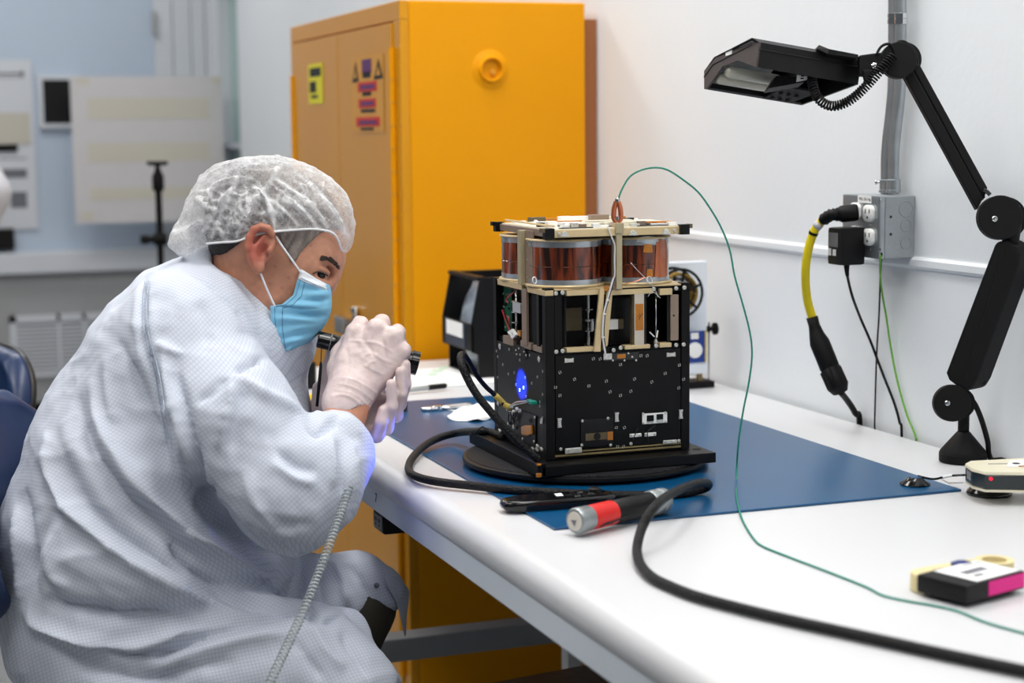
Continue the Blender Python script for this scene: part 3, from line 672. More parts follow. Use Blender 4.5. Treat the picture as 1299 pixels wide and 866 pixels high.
wt = MB().prism([onx(x, y, SX0 - 0.002) for x, y in ((643, 421), (649, 417), (654.5, 424.5), (649.5, 430))], (0.004, 0, 0)).build('wire_tag', 'white_plastic', sat, bevel=0.0006)
for x, y in ((647, 424.5), (650, 423)): MB().tube([onx(x - 1, y - 0.6, SX0 - 0.0023), onx(x + 0.6, y + 1.6, SX0 - 0.0023)], 0.0003, 5).build('print', 'ink', wt)
# left panel fittings
def lfp(x, y, off=0.0): return onx(620 + x*0.10778, 430 + y*0.10778, SX0 - off)
starm = None
for x, y in ((130, 85), (590, 235), (110, 755)):
    p = lfp(x, y, 0.0012)
    o = MB().box(p, (0.002, 0.0078, 0.0056), Matrix.Rotation(0.2, 3, 'X')).box(p, (0.0016, 0.0040, 0.0088), Matrix.Rotation(-0.3, 3, 'X')).build('clip', 'solder', lp, bevel=0.0006)
for x, y in ((90, 140), (105, 205), (105, 450), (240, 120), (480, 190), (365, 245), (165, 300), (230, 410), (635, 380), (572, 445), (505, 520), (635, 650), (600, 740), (600, 790), (300, 395), (430, 450), (320, 535), (415, 570), (365, 600), (440, 675)):
    p = lfp(x, y); z = random.uniform(-0.3, 0.3)
    MB().box(p + Vector((0, 0.0012, 0)), (0.0006, 0.0008, 0.0036)).box(p + Vector((0, -0.0008, 0.0012)), (0.0006, 0.0032, 0.0008)).box(p + Vector((0, -0.0008, -0.0012)), (0.0006, 0.0026, 0.0008)).build('solder_tab', 'solder', lp)
# led pair where the torch beam falls
for x, y in ((412, 570), (367, 600)):
    p = lfp(x, y, 0.0006); MB().box(p, (0.0014, 0.0040, 0.0044)).build('sensor', 'white_plastic', lp, bevel=0.0003)
lcb = MB().prism([lfp(x, y, 0.0) for x, y in ((290, 80), (300, 180), (440, 238), (470, 210), (430, 100), (345, 60))], (-0.0016, 0, 0)).build('contact_board', 'black_gloss', lp)
for x, y in ((320, 130), (370, 185), (330, 180), (415, 150), (440, 190), (355, 110)):
    screw(lfp(x, y, 0.0018), 'x', 0.0014, lcb)
def poly_l(name, pts, m, parent, off, th): return MB().prism([lfp(x, y, off) for x, y in pts], (-th, 0, 0)).build(name, m, parent, bevel=0.0004)
# lower fittings in crop coordinates of (620..760, 515..608)
def lfq(x, y, off=0.0): return onx(620 + x*0.10778, 515 + y*0.10778, SX0 - off)
side_cover = MB().prism([lfq(x, y, 0.0) for x, y in ((215, 20), (415, 55), (560, 115), (560, 460), (390, 410), (215, 330))], (-0.0016, 0, 0)).build('cover_plate', 'sat_panel', lp, bevel=0.0004)
for x, y in ((545, 130), (535, 415), (400, 385)): screw(lfq(x, y, 0.0018), 'x', 0.0022, side_cover)
MB().prism([lfq(x, y, 0.0018) for x, y in ((400, 240), (440, 225), (520, 225), (525, 330), (470, 350), (405, 335))], (-0.003, 0, 0)).build('tape_bundle', 'kapton', side_cover, bevel=0.001)
MB().prism([lfq(x, y, 0.0018) for x, y in ((470, 160), (500, 140), (520, 180), (490, 205))], (-0.0004, 0, 0)).build('stain', 'dark_hollow', side_cover)
for i, (x, y, s) in enumerate(((225, 40, 1), (250, 75, 1), (290, 70, 1.2), (330, 40, 1.3), (365, 55, 1.2), (235, 205, 1), (300, 245, 1.5), (270, 20, 1))):
    MB().box(lfq(x, y, 0.004), (0.004, 0.0042*s, 0.0044*s), Matrix.Rotation(0.3*i, 3, 'X')).build('connector_shell', 'solder', lp, bevel=0.0006)
for pts in (((240, 70), (232, 150), (238, 200)), ((255, 80), (270, 150), (240, 205)), ((320, 90), (300, 160), (300, 230)), ((290, 90), (285, 170), (310, 240))):
    MB().tube(spline([lfq(x, y, 0.006) for x, y in pts], 4), 0.0009, 6).build('wire', 'wire_black', lp)
MB().prism([lfq(x, y, 0.0) for x, y in ((620, 150), (645, 120), (640, 210), (615, 205))], (-0.002, 0, 0)).build('clip', 'solder', lp, bevel=0.0005)
for x, y in ((520, 500), (570, 510), (620, 505), (575, 470), (130, 290)):
    MB().box(lfq(x, y, 0.002), (0.003, 0.008, 0.0035), Matrix.Rotation(0.3, 3, 'X')).build('hinge_block', 'solder', lp, bevel=0.0006)
# green plug and its wires with the yellow sleeve
MB().box(lfp(520, 745, 0.006), (0.010, 0.012, 0.005)).build('plug', 'wire_green', lp, bevel=0.001)
MB().box(lfp(480, 725, 0.007), (0.007, 0.008, 0.004)).build('plug', 'wire_teal', lp, bevel=0.001)
for i, m_ in enumerate(('wire_white', 'wire_teal', 'wire_red', 'wire_white')):
    MB().tube(spline([lfp(250, 800 - 5*i, 0.016 - 0.001*i), lfp(320, 770 - 9*i, 0.014), lfp(400, 755 - 8*i, 0.011), lfp(470, 735 - 3*i, 0.008)], 5), 0.0008, 6).build('wire', m_, lp)
# ---- coils
cz0, cz1 = SZ1 - 0.001, ony(730, 303, SY0 + 0.01).z
R = 0.0535
cc = [(SX0 + 0.052, SY0 + 0.056), (SX1 - 0.066, SY0 + 0.056), (SX0 + 0.052, SY1 - 0.052), (SX1 - 0.066, SY1 - 0.052)]
for i, (x, y) in enumerate(cc):
    h = cz1 - cz0
    co = MB().lathe((0, 0, 0), (0, 0, 1), [(0.004, R - 0.0006), (h - 0.002, R - 0.0006)], 48).build('coil', 'amber_film', None, auto=40)
    co.location = (x, y, cz0); attach(co, sat)
    MB().lathe((x, y, cz0 + 0.003), (0, 0, 1), [(0, R), (0.0075, R), (0.0078, R - 0.0008)], 48).build('band', 'band_silver', co, auto=40)
    MB().lathe((x, y, cz1 - 0.012), (0, 0, 1), [(0, R - 0.0008), (0.0003, R), (0.0085, R)], 48).build('band', 'band_silver', co, auto=40)
    MB().lathe((x, y, cz0), (0, 0, 1), [(0, R + 0.003), (0.002, R + 0.004), (0.0035, R + 0.003)], 48).build('flange', 'gold_alod', co, auto=40)
    MB().lathe((x, y, cz1 - 0.0035), (0, 0, 1), [(0, R + 0.002), (0.0015, R + 0.003), (0.0032, R + 0.002)], 48).build('flange', 'gold_alod', co, auto=40)
    MB().lathe((x, y, cz0 + h*0.42), (0, 0, 1), [(0, R - 0.0004), (0.0005, R + 0.0001), (0.001, R - 0.0004)], 48).build('film_seam', 'amber_film', co, auto=40)
co2 = None
# wires, rings and tapes on the coils
def ringwire(c, r, d, m_, name='wire_ring', rr=0.0006):
    q = MB(); P = q.ring(c, d, r, 18); q.tube(P + [P[0]], rr, 6); return q.build(name, m_, sat)
ringwire(ony(678, 355.5, SY0 - 0.002), 0.0046, (0.5, -0.8, 0.1), 'wire_white', rr=0.0009); ringwire(ony(824, 355, SY0 - 0.002), 0.005, (0.3, -0.9, 0.3), 'wire_white')
MB().tube(spline([ony(x, y, SY0 - 0.001) for x, y in ((800, 333), (808, 342), (816, 350), (822, 356), (830, 366), (835, 377))], 4), 0.0004, 5).build('wire', 'wire_white', sat)
MB().tube(spline([ony(x, y, SY0 - 0.001) for x, y in ((793, 359), (806, 357), (818, 352), (824, 352))], 4), 0.0005, 5).build('wire', 'copper', sat)
MB().tube(spline([ony(x, y, SY0 - 0.001) for x, y in ((838, 378), (828, 370), (822, 376))], 4), 0.0004, 5).build('wire', 'wire_white', sat)
cxf, cyf = cc[1]
def coil_patch(name, px, py, wpx, hpx, m_, th=0.0006):
    p = ony(px, py, cyf - R); hw = wpx/2/860.; a0 = math.asin(max(-0.95, min(0.95, (p.x - cxf)/R))); rows = []
    for dz in (-1, -0.3, 0.4, 1):
        rows.append([Vector((cxf + (R + th)*math.sin(a0 + t), cyf - (R + th)*math.cos(a0 + t), p.z + dz*hpx/2/860. + 0.001*math.sin(9*t + dz*2))) for t in [(-1 + 2*i/8)*hw/R*(1.15 - 0.15*dz) for i in range(9)]])
    return MB().grid(rows).build(name, m_, sat, solid=0.0004)
mat('film_light', (170, 92, 54), 0.15, var=0.1, vscale=60, coat=0.5)
coil_patch('tape', 822, 304, 24, 7, 'zinc', 0.0008); coil_patch('tape', 822, 315, 10, 9, 'kapton', 0.0007); coil_patch('tape', 824, 346, 7, 8, 'kapton', 0.0007)
coil_patch('film_patch', 842, 328, 20, 46, 'film_light', 0.0003)  # lighter patch on the right side of the coil
# posts between deck and top frame
za, zb2 = SZ1 - 0.006, ony(785, 288, SY0 - 0.006).z
a = ony(782, 330, SY0 - 0.008); b = ony(789.5, 330, SY0 - 0.008)
mat('post_tan', (170, 158, 128), 0.42, metal=0.2, var=0.05, vscale=60)
po_ = MB().bx(a.x, b.x, SY0 - 0.008, SY0 + 0.002, ony(785, 367, SY0 - 0.008).z, ony(785, 284, SY0 - 0.008).z).build('post', 'post_tan', sat, bevel=0.0006)
MB().bx(a.x - 0.0012, b.x + 0.002, SY0 - 0.0095, SY0 + 0.004, ony(785, 296, SY0 - 0.008).z, ony(785, 283, SY0 - 0.008).z).build('cap', 'post_tan', po_, bevel=0.0006)
for pxx in (779,):
    aa = ony(pxx - 1.5, 300, SY0 - 0.003); MB().bx(aa.x, aa.x + 0.0035, SY0 - 0.004, SY0 + 0.002, za, ony(779, 303, SY0).z).build('post', 'taupe_alod', sat)
MB().tube(spline([ony(x, y, SY0 - 0.009) for x, y in ((771, 287), (774, 296), (778, 306), (780, 312), (779.5, 330), (780, 345), (779, 352))], 4), 0.001, 6).build('wire', 'wire_white', sat)
la = onx(658, 330, SX0 - 0.006); lb = onx(662, 330, SX0 - 0.006); lc = onx(671, 330, SX0 - 0.006)
zl0 = onx(660, 361, SX0 - 0.006).z; zl1 = onx(660, 292, SX0 - 0.006).z
lpst = MB().bx(SX0 - 0.008, SX0 + 0.004, lb.y, la.y, zl0, zl1).build('post', 'post_tan', sat, bevel=0.0005)
MB().bx(SX0 - 0.001, SX0 + 0.002, lc.y, lb.y, zl0, zl1).build('web', 'taupe_alod', lpst)
for py in (306, 329, 351):
    for px_ in (664, 669):
        p = onx(px_, py, SX0 - 0.001); MB().lathe(p, (-1, 0, 0), [(0, 0.001), (0.0004, 0.001)], 8).build('rivet', 'solder', lpst)
# ---- top frame
fz1 = ony(785, 289.5, SY0 - 0.006).z; fz0 = ony(785, 299, SY0 - 0.006).z
fx0, fx1 = ony(695, 293, SY0 - 0.006).x, ony(868, 293, SY0 - 0.006).x
fy0 = SY0 - 0.006
fy1 = onx(632, 286, fx0).y
tfm = MB().bx(fx0, fx1, fy0, fy0 + 0.006, fz0, fz1).build('top_frame', 'gold_alod', sat, bevel=0.0006)
MB().bx(fx0, fx0 + 0.006, fy0 + 0.006, fy1 - 0.006, fz0 + 0.001, fz1).build('top_frame', 'taupe_alod', sat, bevel=0.0006)
MB().bx(fx1 - 0.006, fx1, fy0 + 0.006, fy1 - 0.006, fz0 + 0.001, fz1).build('top_frame', 'gold_alod', sat, bevel=0.0006)
MB().bx(fx0, fx1, fy1 - 0.006, fy1, fz0 + 0.001, fz1).build('top_frame', 'gold_alod', sat, bevel=0.0006)
MB().bx(fx0 + 0.004, fx1 - 0.002, fy0 + 0.002, fy1 - 0.002, fz1, fz1 + 0.0014).build('top_sheet', 'ivory', sat)
MB().bx(fx0 + 0.001, fx1 - 0.001, fy0 + 0.0005, fy1 - 0.001, fz1 - 0.0014, fz1 - 0.0002).build('top_sheet', 'black_anod', sat)
# corner blocks (the dark stepped feet)
for x, y, sx, sy in ((fx0, fy0, -1, -1), (fx1, fy0, 1, -1), (fx0, fy1, -1, 1), (fx1, fy1, 1, 1)):
    cbk = MB().cbox((x - sx*0.001, y, (fz0 + fz1)/2 + 0.001), (0.014, 0.012, fz1 - fz0 + 0.004), 0.0008).build('corner_block', 'black_anod', sat)
    MB().cbox((x + sx*0.008, y, fz1 + 0.0004), (0.006, 0.010, 0.006), 0.0006).build('lug', 'brown_board' if y == fy0 else 'black_anod', cbk)
    screw(Vector((x - sx*0.016, y - 0.0012 if sy < 0 else y + 0.007, (fz0+fz1)/2)), 'y', 0.0024, cbk)
# bolts, straps, boards; dark slabs imitate shaded cut-outs in the top sheet
zt_ = fz1 + 0.0014
for px_, py_ in ((716, 296.5), (803, 295), (845, 293.5)):
    MB().prism([ony(px_ + a*6, py_ + b*3.4, fy0 - 0.0003) for a, b in ((-1, 1), (-0.5, -0.6), (0, -1), (0.5, -0.6), (1, 1))], (0, -0.0016, 0)).build('clamp', 'solder', sat, bevel=0.0005)
for (u, v, s, h, mm) in ((0.16, 0.10, (0.012, 0.008), 0.004, 'white_plastic'), (0.29, 0.10, (0.010, 0.006), 0.005, 'taupe_alod'), (0.42, 0.06, (0.016, 0.006), 0.003, 'white_plastic'), (0.36, 0.16, (0.05, 0.012), 0.006, 'ivory'), (0.56, 0.12, (0.05, 0.016), 0.007, 'ivory'),
        (0.72, 0.10, (0.012, 0.010), 0.007, 'taupe_alod'), (0.84, 0.08, (0.022, 0.006), 0.003, 'white_plastic'), (0.9, 0.4, (0.03, 0.05), 0.004, 'ivory'), (0.62, 0.42, (0.07, 0.02), 0.006, 'ivory'), (0.30, 0.46, (0.05, 0.02), 0.004, 'white_plastic'),
        (0.5, 0.3, (0.06, 0.04), 0.002, 'dark_hollow'), (0.18, 0.62, (0.03, 0.02), 0.004, 'white_plastic'), (0.44, 0.8, (0.02, 0.016), 0.009, 'white_plastic'), (0.58, 0.86, (0.03, 0.012), 0.008, 'white_plastic'), (0.70, 0.82, (0.03, 0.016), 0.010, 'taupe_alod'),
        (0.25, 0.88, (0.024, 0.014), 0.008, 'brown_board'), (0.12, 0.9, (0.02, 0.012), 0.003, 'white_plastic'), (0.82, 0.86, (0.02, 0.012), 0.006, 'ivory'), (0.08, 0.35, (0.010, 0.01), 0.006, 'black_anod'), (0.1, 0.2, (0.014, 0.014), 0.009, 'white_plastic'), (0.22, 0.05, (0.05, 0.010), 0.0012, 'dark_hollow'), (0.46, 0.14, (0.03, 0.03), 0.0014, 'dark_hollow'), (0.78, 0.06, (0.05, 0.012), 0.0012, 'dark_hollow'), (0.82, 0.24, (0.04, 0.03), 0.0012, 'dark_hollow'), (0.28, 0.30, (0.04, 0.04), 0.0012, 'dark_hollow'), (0.93, 0.06, (0.012, 0.008), 0.005, 'white_plastic'), (0.36, 0.04, (0.010, 0.008), 0.006, 'white_plastic'), (0.52, 0.05, (0.012, 0.008), 0.005, 'white_plastic'), (0.24, 0.12, (0.008, 0.008), 0.007, 'solder'), (0.65, 0.05, (0.014, 0.006), 0.004, 'solder')):
    x = fx0 + u*(fx1 - fx0); y = fy0 + v*(fy1 - fy0)
    MB().cbox((x, y, zt_ + h/2), (s[0], s[1], h), 0.0006).build('fitting_or_cutout', mm, sat)
for (u0, v0, u1, v1) in ((0.05, 0.02, 0.05, 0.98), (0.25, 0.22, 0.7, 0.26), (0.2, 0.55, 0.75, 0.5), (0.76, 0.2, 0.98, 0.12), (0.3, 0.92, 0.95, 0.9)):
    a = Vector((fx0 + u0*(fx1-fx0), fy0 + v0*(fy1-fy0), zt_ + 0.004)); b = Vector((fx0 + u1*(fx1-fx0), fy0 + v1*(fy1-fy0), zt_ + 0.004))
    MB().tube([a, b], 0.0016, 8).build('tension_rod', 'kapton' if u0 != 0.05 else 'gold_alod', sat)
for i in range(12):
    x = fx0 + random.uniform(0.1, 0.95)*(fx1-fx0); y = fy0 + random.uniform(0.05, 0.9)*(fy1-fy0)
    MB().lathe((x, y, zt_), (0, 0, 1), [(0, 0.004), (0.003, 0.0035), (0.005, 0.002)], 10).build('bolt', 'white_plastic', sat, auto=40)

# ================================================================== copper clip and green ground wire
gp = ony(783, 288, fy0 + 0.01)
clip = thing('crocodile_clip', 'copper crocodile clip gripping the satellite top frame', 'clip', gp)
DG = (gp - V(CAM)).dot(AX[2])
def g_(x, y, d=0): return at(x, y, DG + d)
for s in (-1, 1):
    MB().tube(spline([g_(783 + s*1.2, 256), g_(783 + s*3.6, 263), g_(783 + s*4.4, 270), g_(783 + s*4.2, 277), g_(783 + s*1.0, 282)], 4), 0.0022, 8, flat=1.8).build('jaw', 'copper', clip, auto=50)
MB().tube([g_(782, 282), g_(778, 286), g_(776.5, 290)], 0.0022, 8).build('jaw_tip', 'copper', clip)
MB().lathe(g_(783, 278) - Vector((0, 0, 0.002)), (0, 0, 1), [(0, 0.003), (0.006, 0.003)], 10).build('spring', 'steel', clip)
MB().lathe(g_(783, 256), (0.1, 0, 1), [(0, 0.0034), (0.004, 0.0034), (0.006, 0.0018)], 12).build('wire_screw', 'steel', clip)
land = onz(934, 604, MATZ + 0.0016)
DL = (land - V(CAM)).dot(AX[2])
gw = [at(x, y, DG + (DL - DG)*t) for x, y, t in ((784.5, 252, 0), (789, 240, 0.02), (799, 224, 0.05), (814, 215.5, 0.1), (832, 212.5, 0.16), (848, 216, 0.22), (868, 229, 0.3), (886, 244, 0.36), (902, 266, 0.42), (916, 291, 0.48), (926, 318, 0.55), (932, 350, 0.62), (942, 385, 0.7), (951, 420, 0.78), (954, 450, 0.84), (950, 485, 0.9), (943, 520, 0.95), (937, 560, 0.98))]
gw += [land] + [onz(x, y, z) for x, y, z in ((934, 628, MATZ + 0.0016), (938, 648, TZ + 0.0040), (944, 664, TZ + 0.0018), (956, 683, TZ + 0.0016), (968, 693, TZ + 0.0016), (1000, 706, TZ + 0.0016), (1050, 725, TZ + 0.0016), (1098, 744, TZ + 0.0016), (1120, 755, TZ + 0.0016), (1150, 762, TZ + 0.0016), (1185, 768, TZ + 0.0016), (1215, 775, TZ + 0.0016), (1250, 789, TZ + 0.0016), (1300, 803, TZ + 0.0016), (1345, 812, TZ + 0.0016))]
tag(place(MB().tube(spline(gw, 6), 0.00135, 7), 'ground_wire', 'wire_teal', tuple(land), smooth=True), 'thin teal-green wire arching from the copper clip to the bench', 'wire')

# ================================================================== braided cables
rz = 0.0060
c1 = [ony(x, y, yy) for x, y, yy in ((640, 555, 2.44), (622, 548, 2.47), (606, 547, 2.485))]
c1 += [onz(x, y, z) for x, y, z in ((580, 549, 0.872), (555, 556, 0.866), (535, 568, 0.862), (521, 584, 0.860), (519, 597, 0.859), (530, 605, 0.8595), (556, 611, 0.860), (600, 616, MATZ+rz), (650, 621, MATZ+rz), (710, 625, MATZ+rz), (770, 627.5, MATZ+rz), (820, 628, MATZ+rz), (862, 626, MATZ+rz), (888, 621, MATZ+rz+0.001), (898, 616.5, MATZ+rz+0.006), (896, 612.5, 0.874), (882, 613.5, 0.883), (862, 621, 0.890), (845, 630, 0.8955), (832, 641, 0.897), (822, 654, 0.889), (815, 668, 0.878), (810, 684, 0.868), (808, 700, 0.860), (813, 717, 0.8575), (826, 731, 0.857), (845, 741, 0.857), (880, 755, 0.857), (930, 769, 0.857), (1000, 786, 0.857), (1100, 808, 0.857), (1200, 830, 0.857), (1300, 851, 0.857), (1400, 872, 0.857))]
tag(place(MB().tube(spline(c1, 7), rz, 10), 'power_cable', 'braid', tuple(onz(808, 700)), smooth=True), 'thick black cable looping round the turntable and across the bench front', 'cable')
c2 = [ony(x, y, yy) for x, y, yy in ((640, 514, 2.40), (628, 501, 2.40), (616, 490, 2.40), (604, 475, 2.39), (595, 459, 2.37), (588, 450, 2.34), (584.5, 452, 2.31), (586, 463, 2.29), (594, 482, 2.28), (606, 502, 2.27), (624, 524, 2.26), (646, 549, 2.25), (668, 570, 2.245), (684, 583, 2.24))]
c2 = spline(c2, 6); nn = len(c2)
cab2 = thing('data_cable', 'black braided cable looping up beside the satellite left face', 'cable', tuple(c2[-1]))
MB().tube(c2, [0.0036 + 0.0022*min(1, max(0, (i/nn - 0.3)/0.15)) for i in range(nn)], 10).build('sleeve', 'braid', cab2, smooth=True)
MB().tube([ony(628, 501, 2.40), ony(634, 506.5, 2.40), ony(640, 513, 2.40), ony(647, 516.5, 2.385)], 0.0044, 10).build('marker_sleeve', 'wire_yellow', cab2, smooth=True)
MB().tube(spline([ony(603, 549, 2.47), ony(612, 541, 2.46), ony(618, 547, 2.45)], 4), 0.001, 6).build('strap_end', 'wire_black', cab2)

# ================================================================== torch and handset
TA, TB_ = onz(729, 661, 0.8705), onz(843, 634, 0.8705)
ax = (TB_ - TA).normalized(); LT = (TB_ - TA).length
fl = thing('flashlight', 'red, black and silver torch lying on the front of the mat', 'flashlight', tuple((TA+TB_)/2 - Vector((0, 0, 0.017))))
def lt(name, m_, prof, **k): return MB().lathe(TA, ax, prof, 28).build(name, m_, fl, auto=35, **k)
mat('grip_red', (206, 30, 26), 0.4, var=0.05, vscale=60); mat('silver_paint', (150, 156, 158), 0.35, metal=0.5, var=0.06, vscale=60); mat('lens_pale', (206, 200, 190), 0.3)
lt('head', 'silver_paint', [(0.0, 0.0125), (0.0004, 0.0150), (0.003, 0.0165), (0.012, 0.0166), (0.013, 0.0160), (0.024, 0.0160), (0.026, 0.0150)])
MB().lathe(TA - ax*0.0008, ax, [(0, 0.0001), (0.0002, 0.0118), (0.0012, 0.0124)], 24).build('end_cap', 'lens_pale', fl, auto=40)
e1 = ax.cross(Vector((0, 0, 1))).normalized()
MB().prism([TA - ax*0.0012 + e1*a + Vector((0, 0, b)) for a, b in ((-0.005, 0.001), (0.004, 0.002), (0.001, -0.006))], -ax*0.0004).build('emblem', 'ink_soft', fl)
lt('red_grip', 'grip_red', [(0.0262, 0.0150), (0.028, 0.0158), (0.066, 0.0158), (0.068, 0.0152)])
lt('barrel', 'black_plastic', [(0.0682, 0.0140), (0.070, 0.0152), (LT - 0.032, 0.0150), (LT - 0.030, 0.0145)])
lt('tail', 'silver_paint', [(LT - 0.0298, 0.0155), (LT - 0.028, 0.0166), (LT - 0.018, 0.0168), (LT - 0.017, 0.0155), (LT - 0.012, 0.0155), (LT - 0.011, 0.0166), (LT - 0.002, 0.0164), (LT, 0.0150)])
# jagged lightning-like mark on the grip
pts = [(0.031, -0.6), (0.040, -0.35), (0.056, -0.30), (0.078, -0.18), (0.077, -0.30), (0.060, -0.46), (0.052, -0.55), (0.058, -0.62), (0.040, -0.60), (0.034, -0.74)]
nrm = ax.cross(e1)
def oncyl(s, a, r): return TA + ax*s + (e1*math.cos(a) + Vector((0, 0, 1))*math.sin(a))*r
MB().prism([oncyl(s, a - 0.05, 0.0161) for s, a in pts], (e1*0.8 + Vector((0, 0, -0.5)))*0.0003).build('emblem', 'ink', fl)
# black handset
HA, HB = onz(652, 650.5, MATZ), onz(775, 641, MATZ)
hx = (HB - HA).normalized(); hy = Vector((0, 0, 1)).cross(hx)
hs = thing('handset', 'flat black handset lying partly under the torch', 'handset', tuple((HA + HB)/2 + hy*0.022 - Vector((0, 0, 0.0026))))
Mh = Matrix((hx, hy, Vector((0, 0, 1)))).transposed()
hc = (HA + HB)/2 + hy*0.020 + Vector((0, 0, 0.0075))
def hl(x, y, z): return hc + Mh @ Vector((x, y, z))
oh = []
Lh, Wh = (HB - HA).length/2 + 0.012, 0.024
for i in range(40):
    t = 2*math.pi*i/40; c_, s_ = math.cos(t), math.sin(t)
    oh.append((math.copysign(abs(c_)**0.42, c_)*Lh, math.copysign(abs(s_)**0.55, s_)*Wh*(1 - 0.12*(c_ < 0)*abs(c_))))
q = MB(); q.loft([[hl(x*s, y*s, z) for x, y in oh] for z, s in ((-0.0071, 0.93), (-0.004, 0.985), (0.0, 1.0), (0.0035, 0.985), (0.006, 0.95), (0.0066, 0.90))])
q.build('shell', 'black_gloss', hs, auto=50)
q = MB(); q.prism([hl(x, y, 0.0066) for x, y in ((-Lh*0.72, -0.018), (-Lh*0.05, -0.018), (-Lh*0.05, 0.018), (-Lh*0.72, 0.018))], (0, 0, 0.0006)); q.build('screen', 'black_gloss', hs)
MB().prism([hl(x, y, 0.0073) for x, y in ((-0.004, -0.006), (0.006, -0.006), (0.008, 0.010), (-0.002, 0.010))], (0, 0, 0.0003)).build('sticker', 'paper', hs)
for i in range(3):
    for j in range(3): MB().cbox(hl(0.024 + 0.011*i, -0.011 + 0.011*j, 0.0068), (0.007, 0.006, 0.0016), 0.0005, Mh).build('button', 'steel' if (i + j) % 3 == 0 else 'black_plastic', hs)
MB().lathe(hl(0.056, 0.012, 0.006), (0, 0, 1), [(0, 0.009), (0.004, 0.0085), (0.006, 0.006)], 18).build('knob', 'black_plastic', hs, auto=40)
# ================================================================== jointed task lamp
LB = Vector((1.518, 2.165, TZ))
lamp = thing('task_lamp', 'black jointed fluorescent task lamp standing by the wall', 'lamp', LB)
MB().lathe(LB + Vector((0, 0, 0.0004)), (0, 0, 1), [(0, 0.033), (0.001, 0.0352), (0.013, 0.0352), (0.0135, 0.0345), (0.016, 0.034), (0.044, 0.0105), (0.045, 0.0095)], 40).build('base', 'black_matte', lamp, auto=40)
DB = (LB - V(CAM)).dot(AX[2])
MB().tube([LB + Vector((0, 0, 0.043)), LB + Vector((0, 0, 0.070))], 0.0085, 16).build('neck', 'black_matte', lamp, smooth=True)
def disc(name, px, py, D, rpx, th, m_='black_matte', parent=lamp, n=32):
    c = at(px, py, D); r = rpx*D/FP
    return MB().lathe(c, -AX[2], [(-th/2, r - 0.001), (-th/2 + 0.001, r), (th/2 - 0.001, r), (th/2, r - 0.001), (th/2, r*0.5)], n).build(name, m_, parent, auto=40)
def bolt(px, py, D, rpx, parent=lamp):
    return MB().lathe(at(px, py, D), -AX[2], [(0, rpx*D/FP), (0.0015, rpx*D/FP), (0.0025, rpx*0.7*D/FP), (0.0025, rpx*0.35*D/FP), (0.0008, rpx*0.3*D/FP)], 12).build('bolt', 'chrome', parent, auto=40)
disc('joint', 1207, 511, 2.535, 23.5, 0.014); disc('joint', 1216, 511, 2.560, 20, 0.014); bolt(1201.5, 511, 2.526, 3.4)
# lower arm body
Dl0, Dl1 = 2.535, 2.435
def la_(x, y): return at(x, y, Dl0 + (Dl1 - Dl0)*(496 - y)/190.0)
outl = [(1261, 311), (1265, 306), (1274, 305.5), (1287, 313), (1292.5, 324), (1292, 336), (1238, 483), (1231, 494), (1222, 496.5), (1203, 482), (1199.5, 473)]
ev = AX[0]*0.030 + AX[2]*0.026 + AX[1]*0.004
MB().prism([la_(x, y) for x, y in outl], ev).build('lower_arm', 'black_matte', lamp, bevel=0.004, seg=3)
sm_ = [(1271, 320), (1283, 328), (1232, 474), (1212, 474)]
MB().tube([la_(1274, 312) - AX[2]*0.0003, la_(1224, 482) - AX[2]*0.0003], 0.0007, 5).build('panel_seam', 'dark_hollow', lamp)
MB().prism([la_(x, y) + ev*1.001 + AX[0]*0.0004 for x, y in ((1252, 405), (1262, 403), (1261, 407), (1251, 409))], AX[0]*0.0006).build('logo_badge', 'black_gloss', lamp)
disc('hole', 1247, 484, 2.548, 4, 0.004, 'dark_hollow')
disc('elbow', 1274, 277, 2.462, 27, 0.016); disc('elbow', 1267.5, 276, 2.436, 28, 0.016); bolt(1261.5, 277.5, 2.4265, 3.6)
MB().tube([at(1283, 262, 2.452), at(1285, 285, 2.450), at(1281, 312, 2.456)], 0.012, 12).build('elbow_bracket', 'black_matte', lamp, smooth=True)
# upper arm: two rails with a groove
def ua(x, y, d=0): return at(x, y, 2.440 + d)
MB().prism([ua(1147, 96), ua(1157, 88), ua(1247, 252), ua(1240, 266)], AX[2]*0.016).build('upper_arm', 'black_matte', lamp, bevel=0.0015)
MB().prism([ua(1158.5, 87, 0.002), ua(1166, 80, 0.002), ua(1253, 238, 0.002), ua(1248.5, 252, 0.002)], AX[2]*0.018).build('upper_arm', 'black_plastic', lamp, bevel=0.0015)
MB().prism([ua(1156.5, 89, 0.004), ua(1160, 86, 0.004), ua(1250, 250, 0.004), ua(1246.5, 254, 0.004)], AX[2]*0.012).build('arm_web', 'dark_hollow', lamp)
MB().tube([ua(1247, 241, -0.002), ua(1252, 243, -0.002), ua(1256, 247, -0.002)], 0.003, 8).build('spring_end', 'black_gloss', lamp)
disc('joint', 1146, 76, 2.452, 22, 0.014); disc('joint', 1139, 77, 2.430, 23, 0.014)
# bracket to the head
MB().prism([at(x, y, 2.424) for x, y in ((1090, 70), (1104, 68), (1122, 66), (1140, 60), (1142, 92), (1122, 88), (1108, 96), (1090, 96))], AX[2]*0.014).build('head_bracket', 'black_matte', lamp, bevel=0.002)
MB().prism([at(x, y, 2.420) for x, y in ((1094, 88), (1108, 88), (1106, 106), (1098, 106))], AX[2]*0.010).build('head_bracket', 'black_matte', lamp, bevel=0.002)
bolt(1109, 83.5, 2.4225, 4)
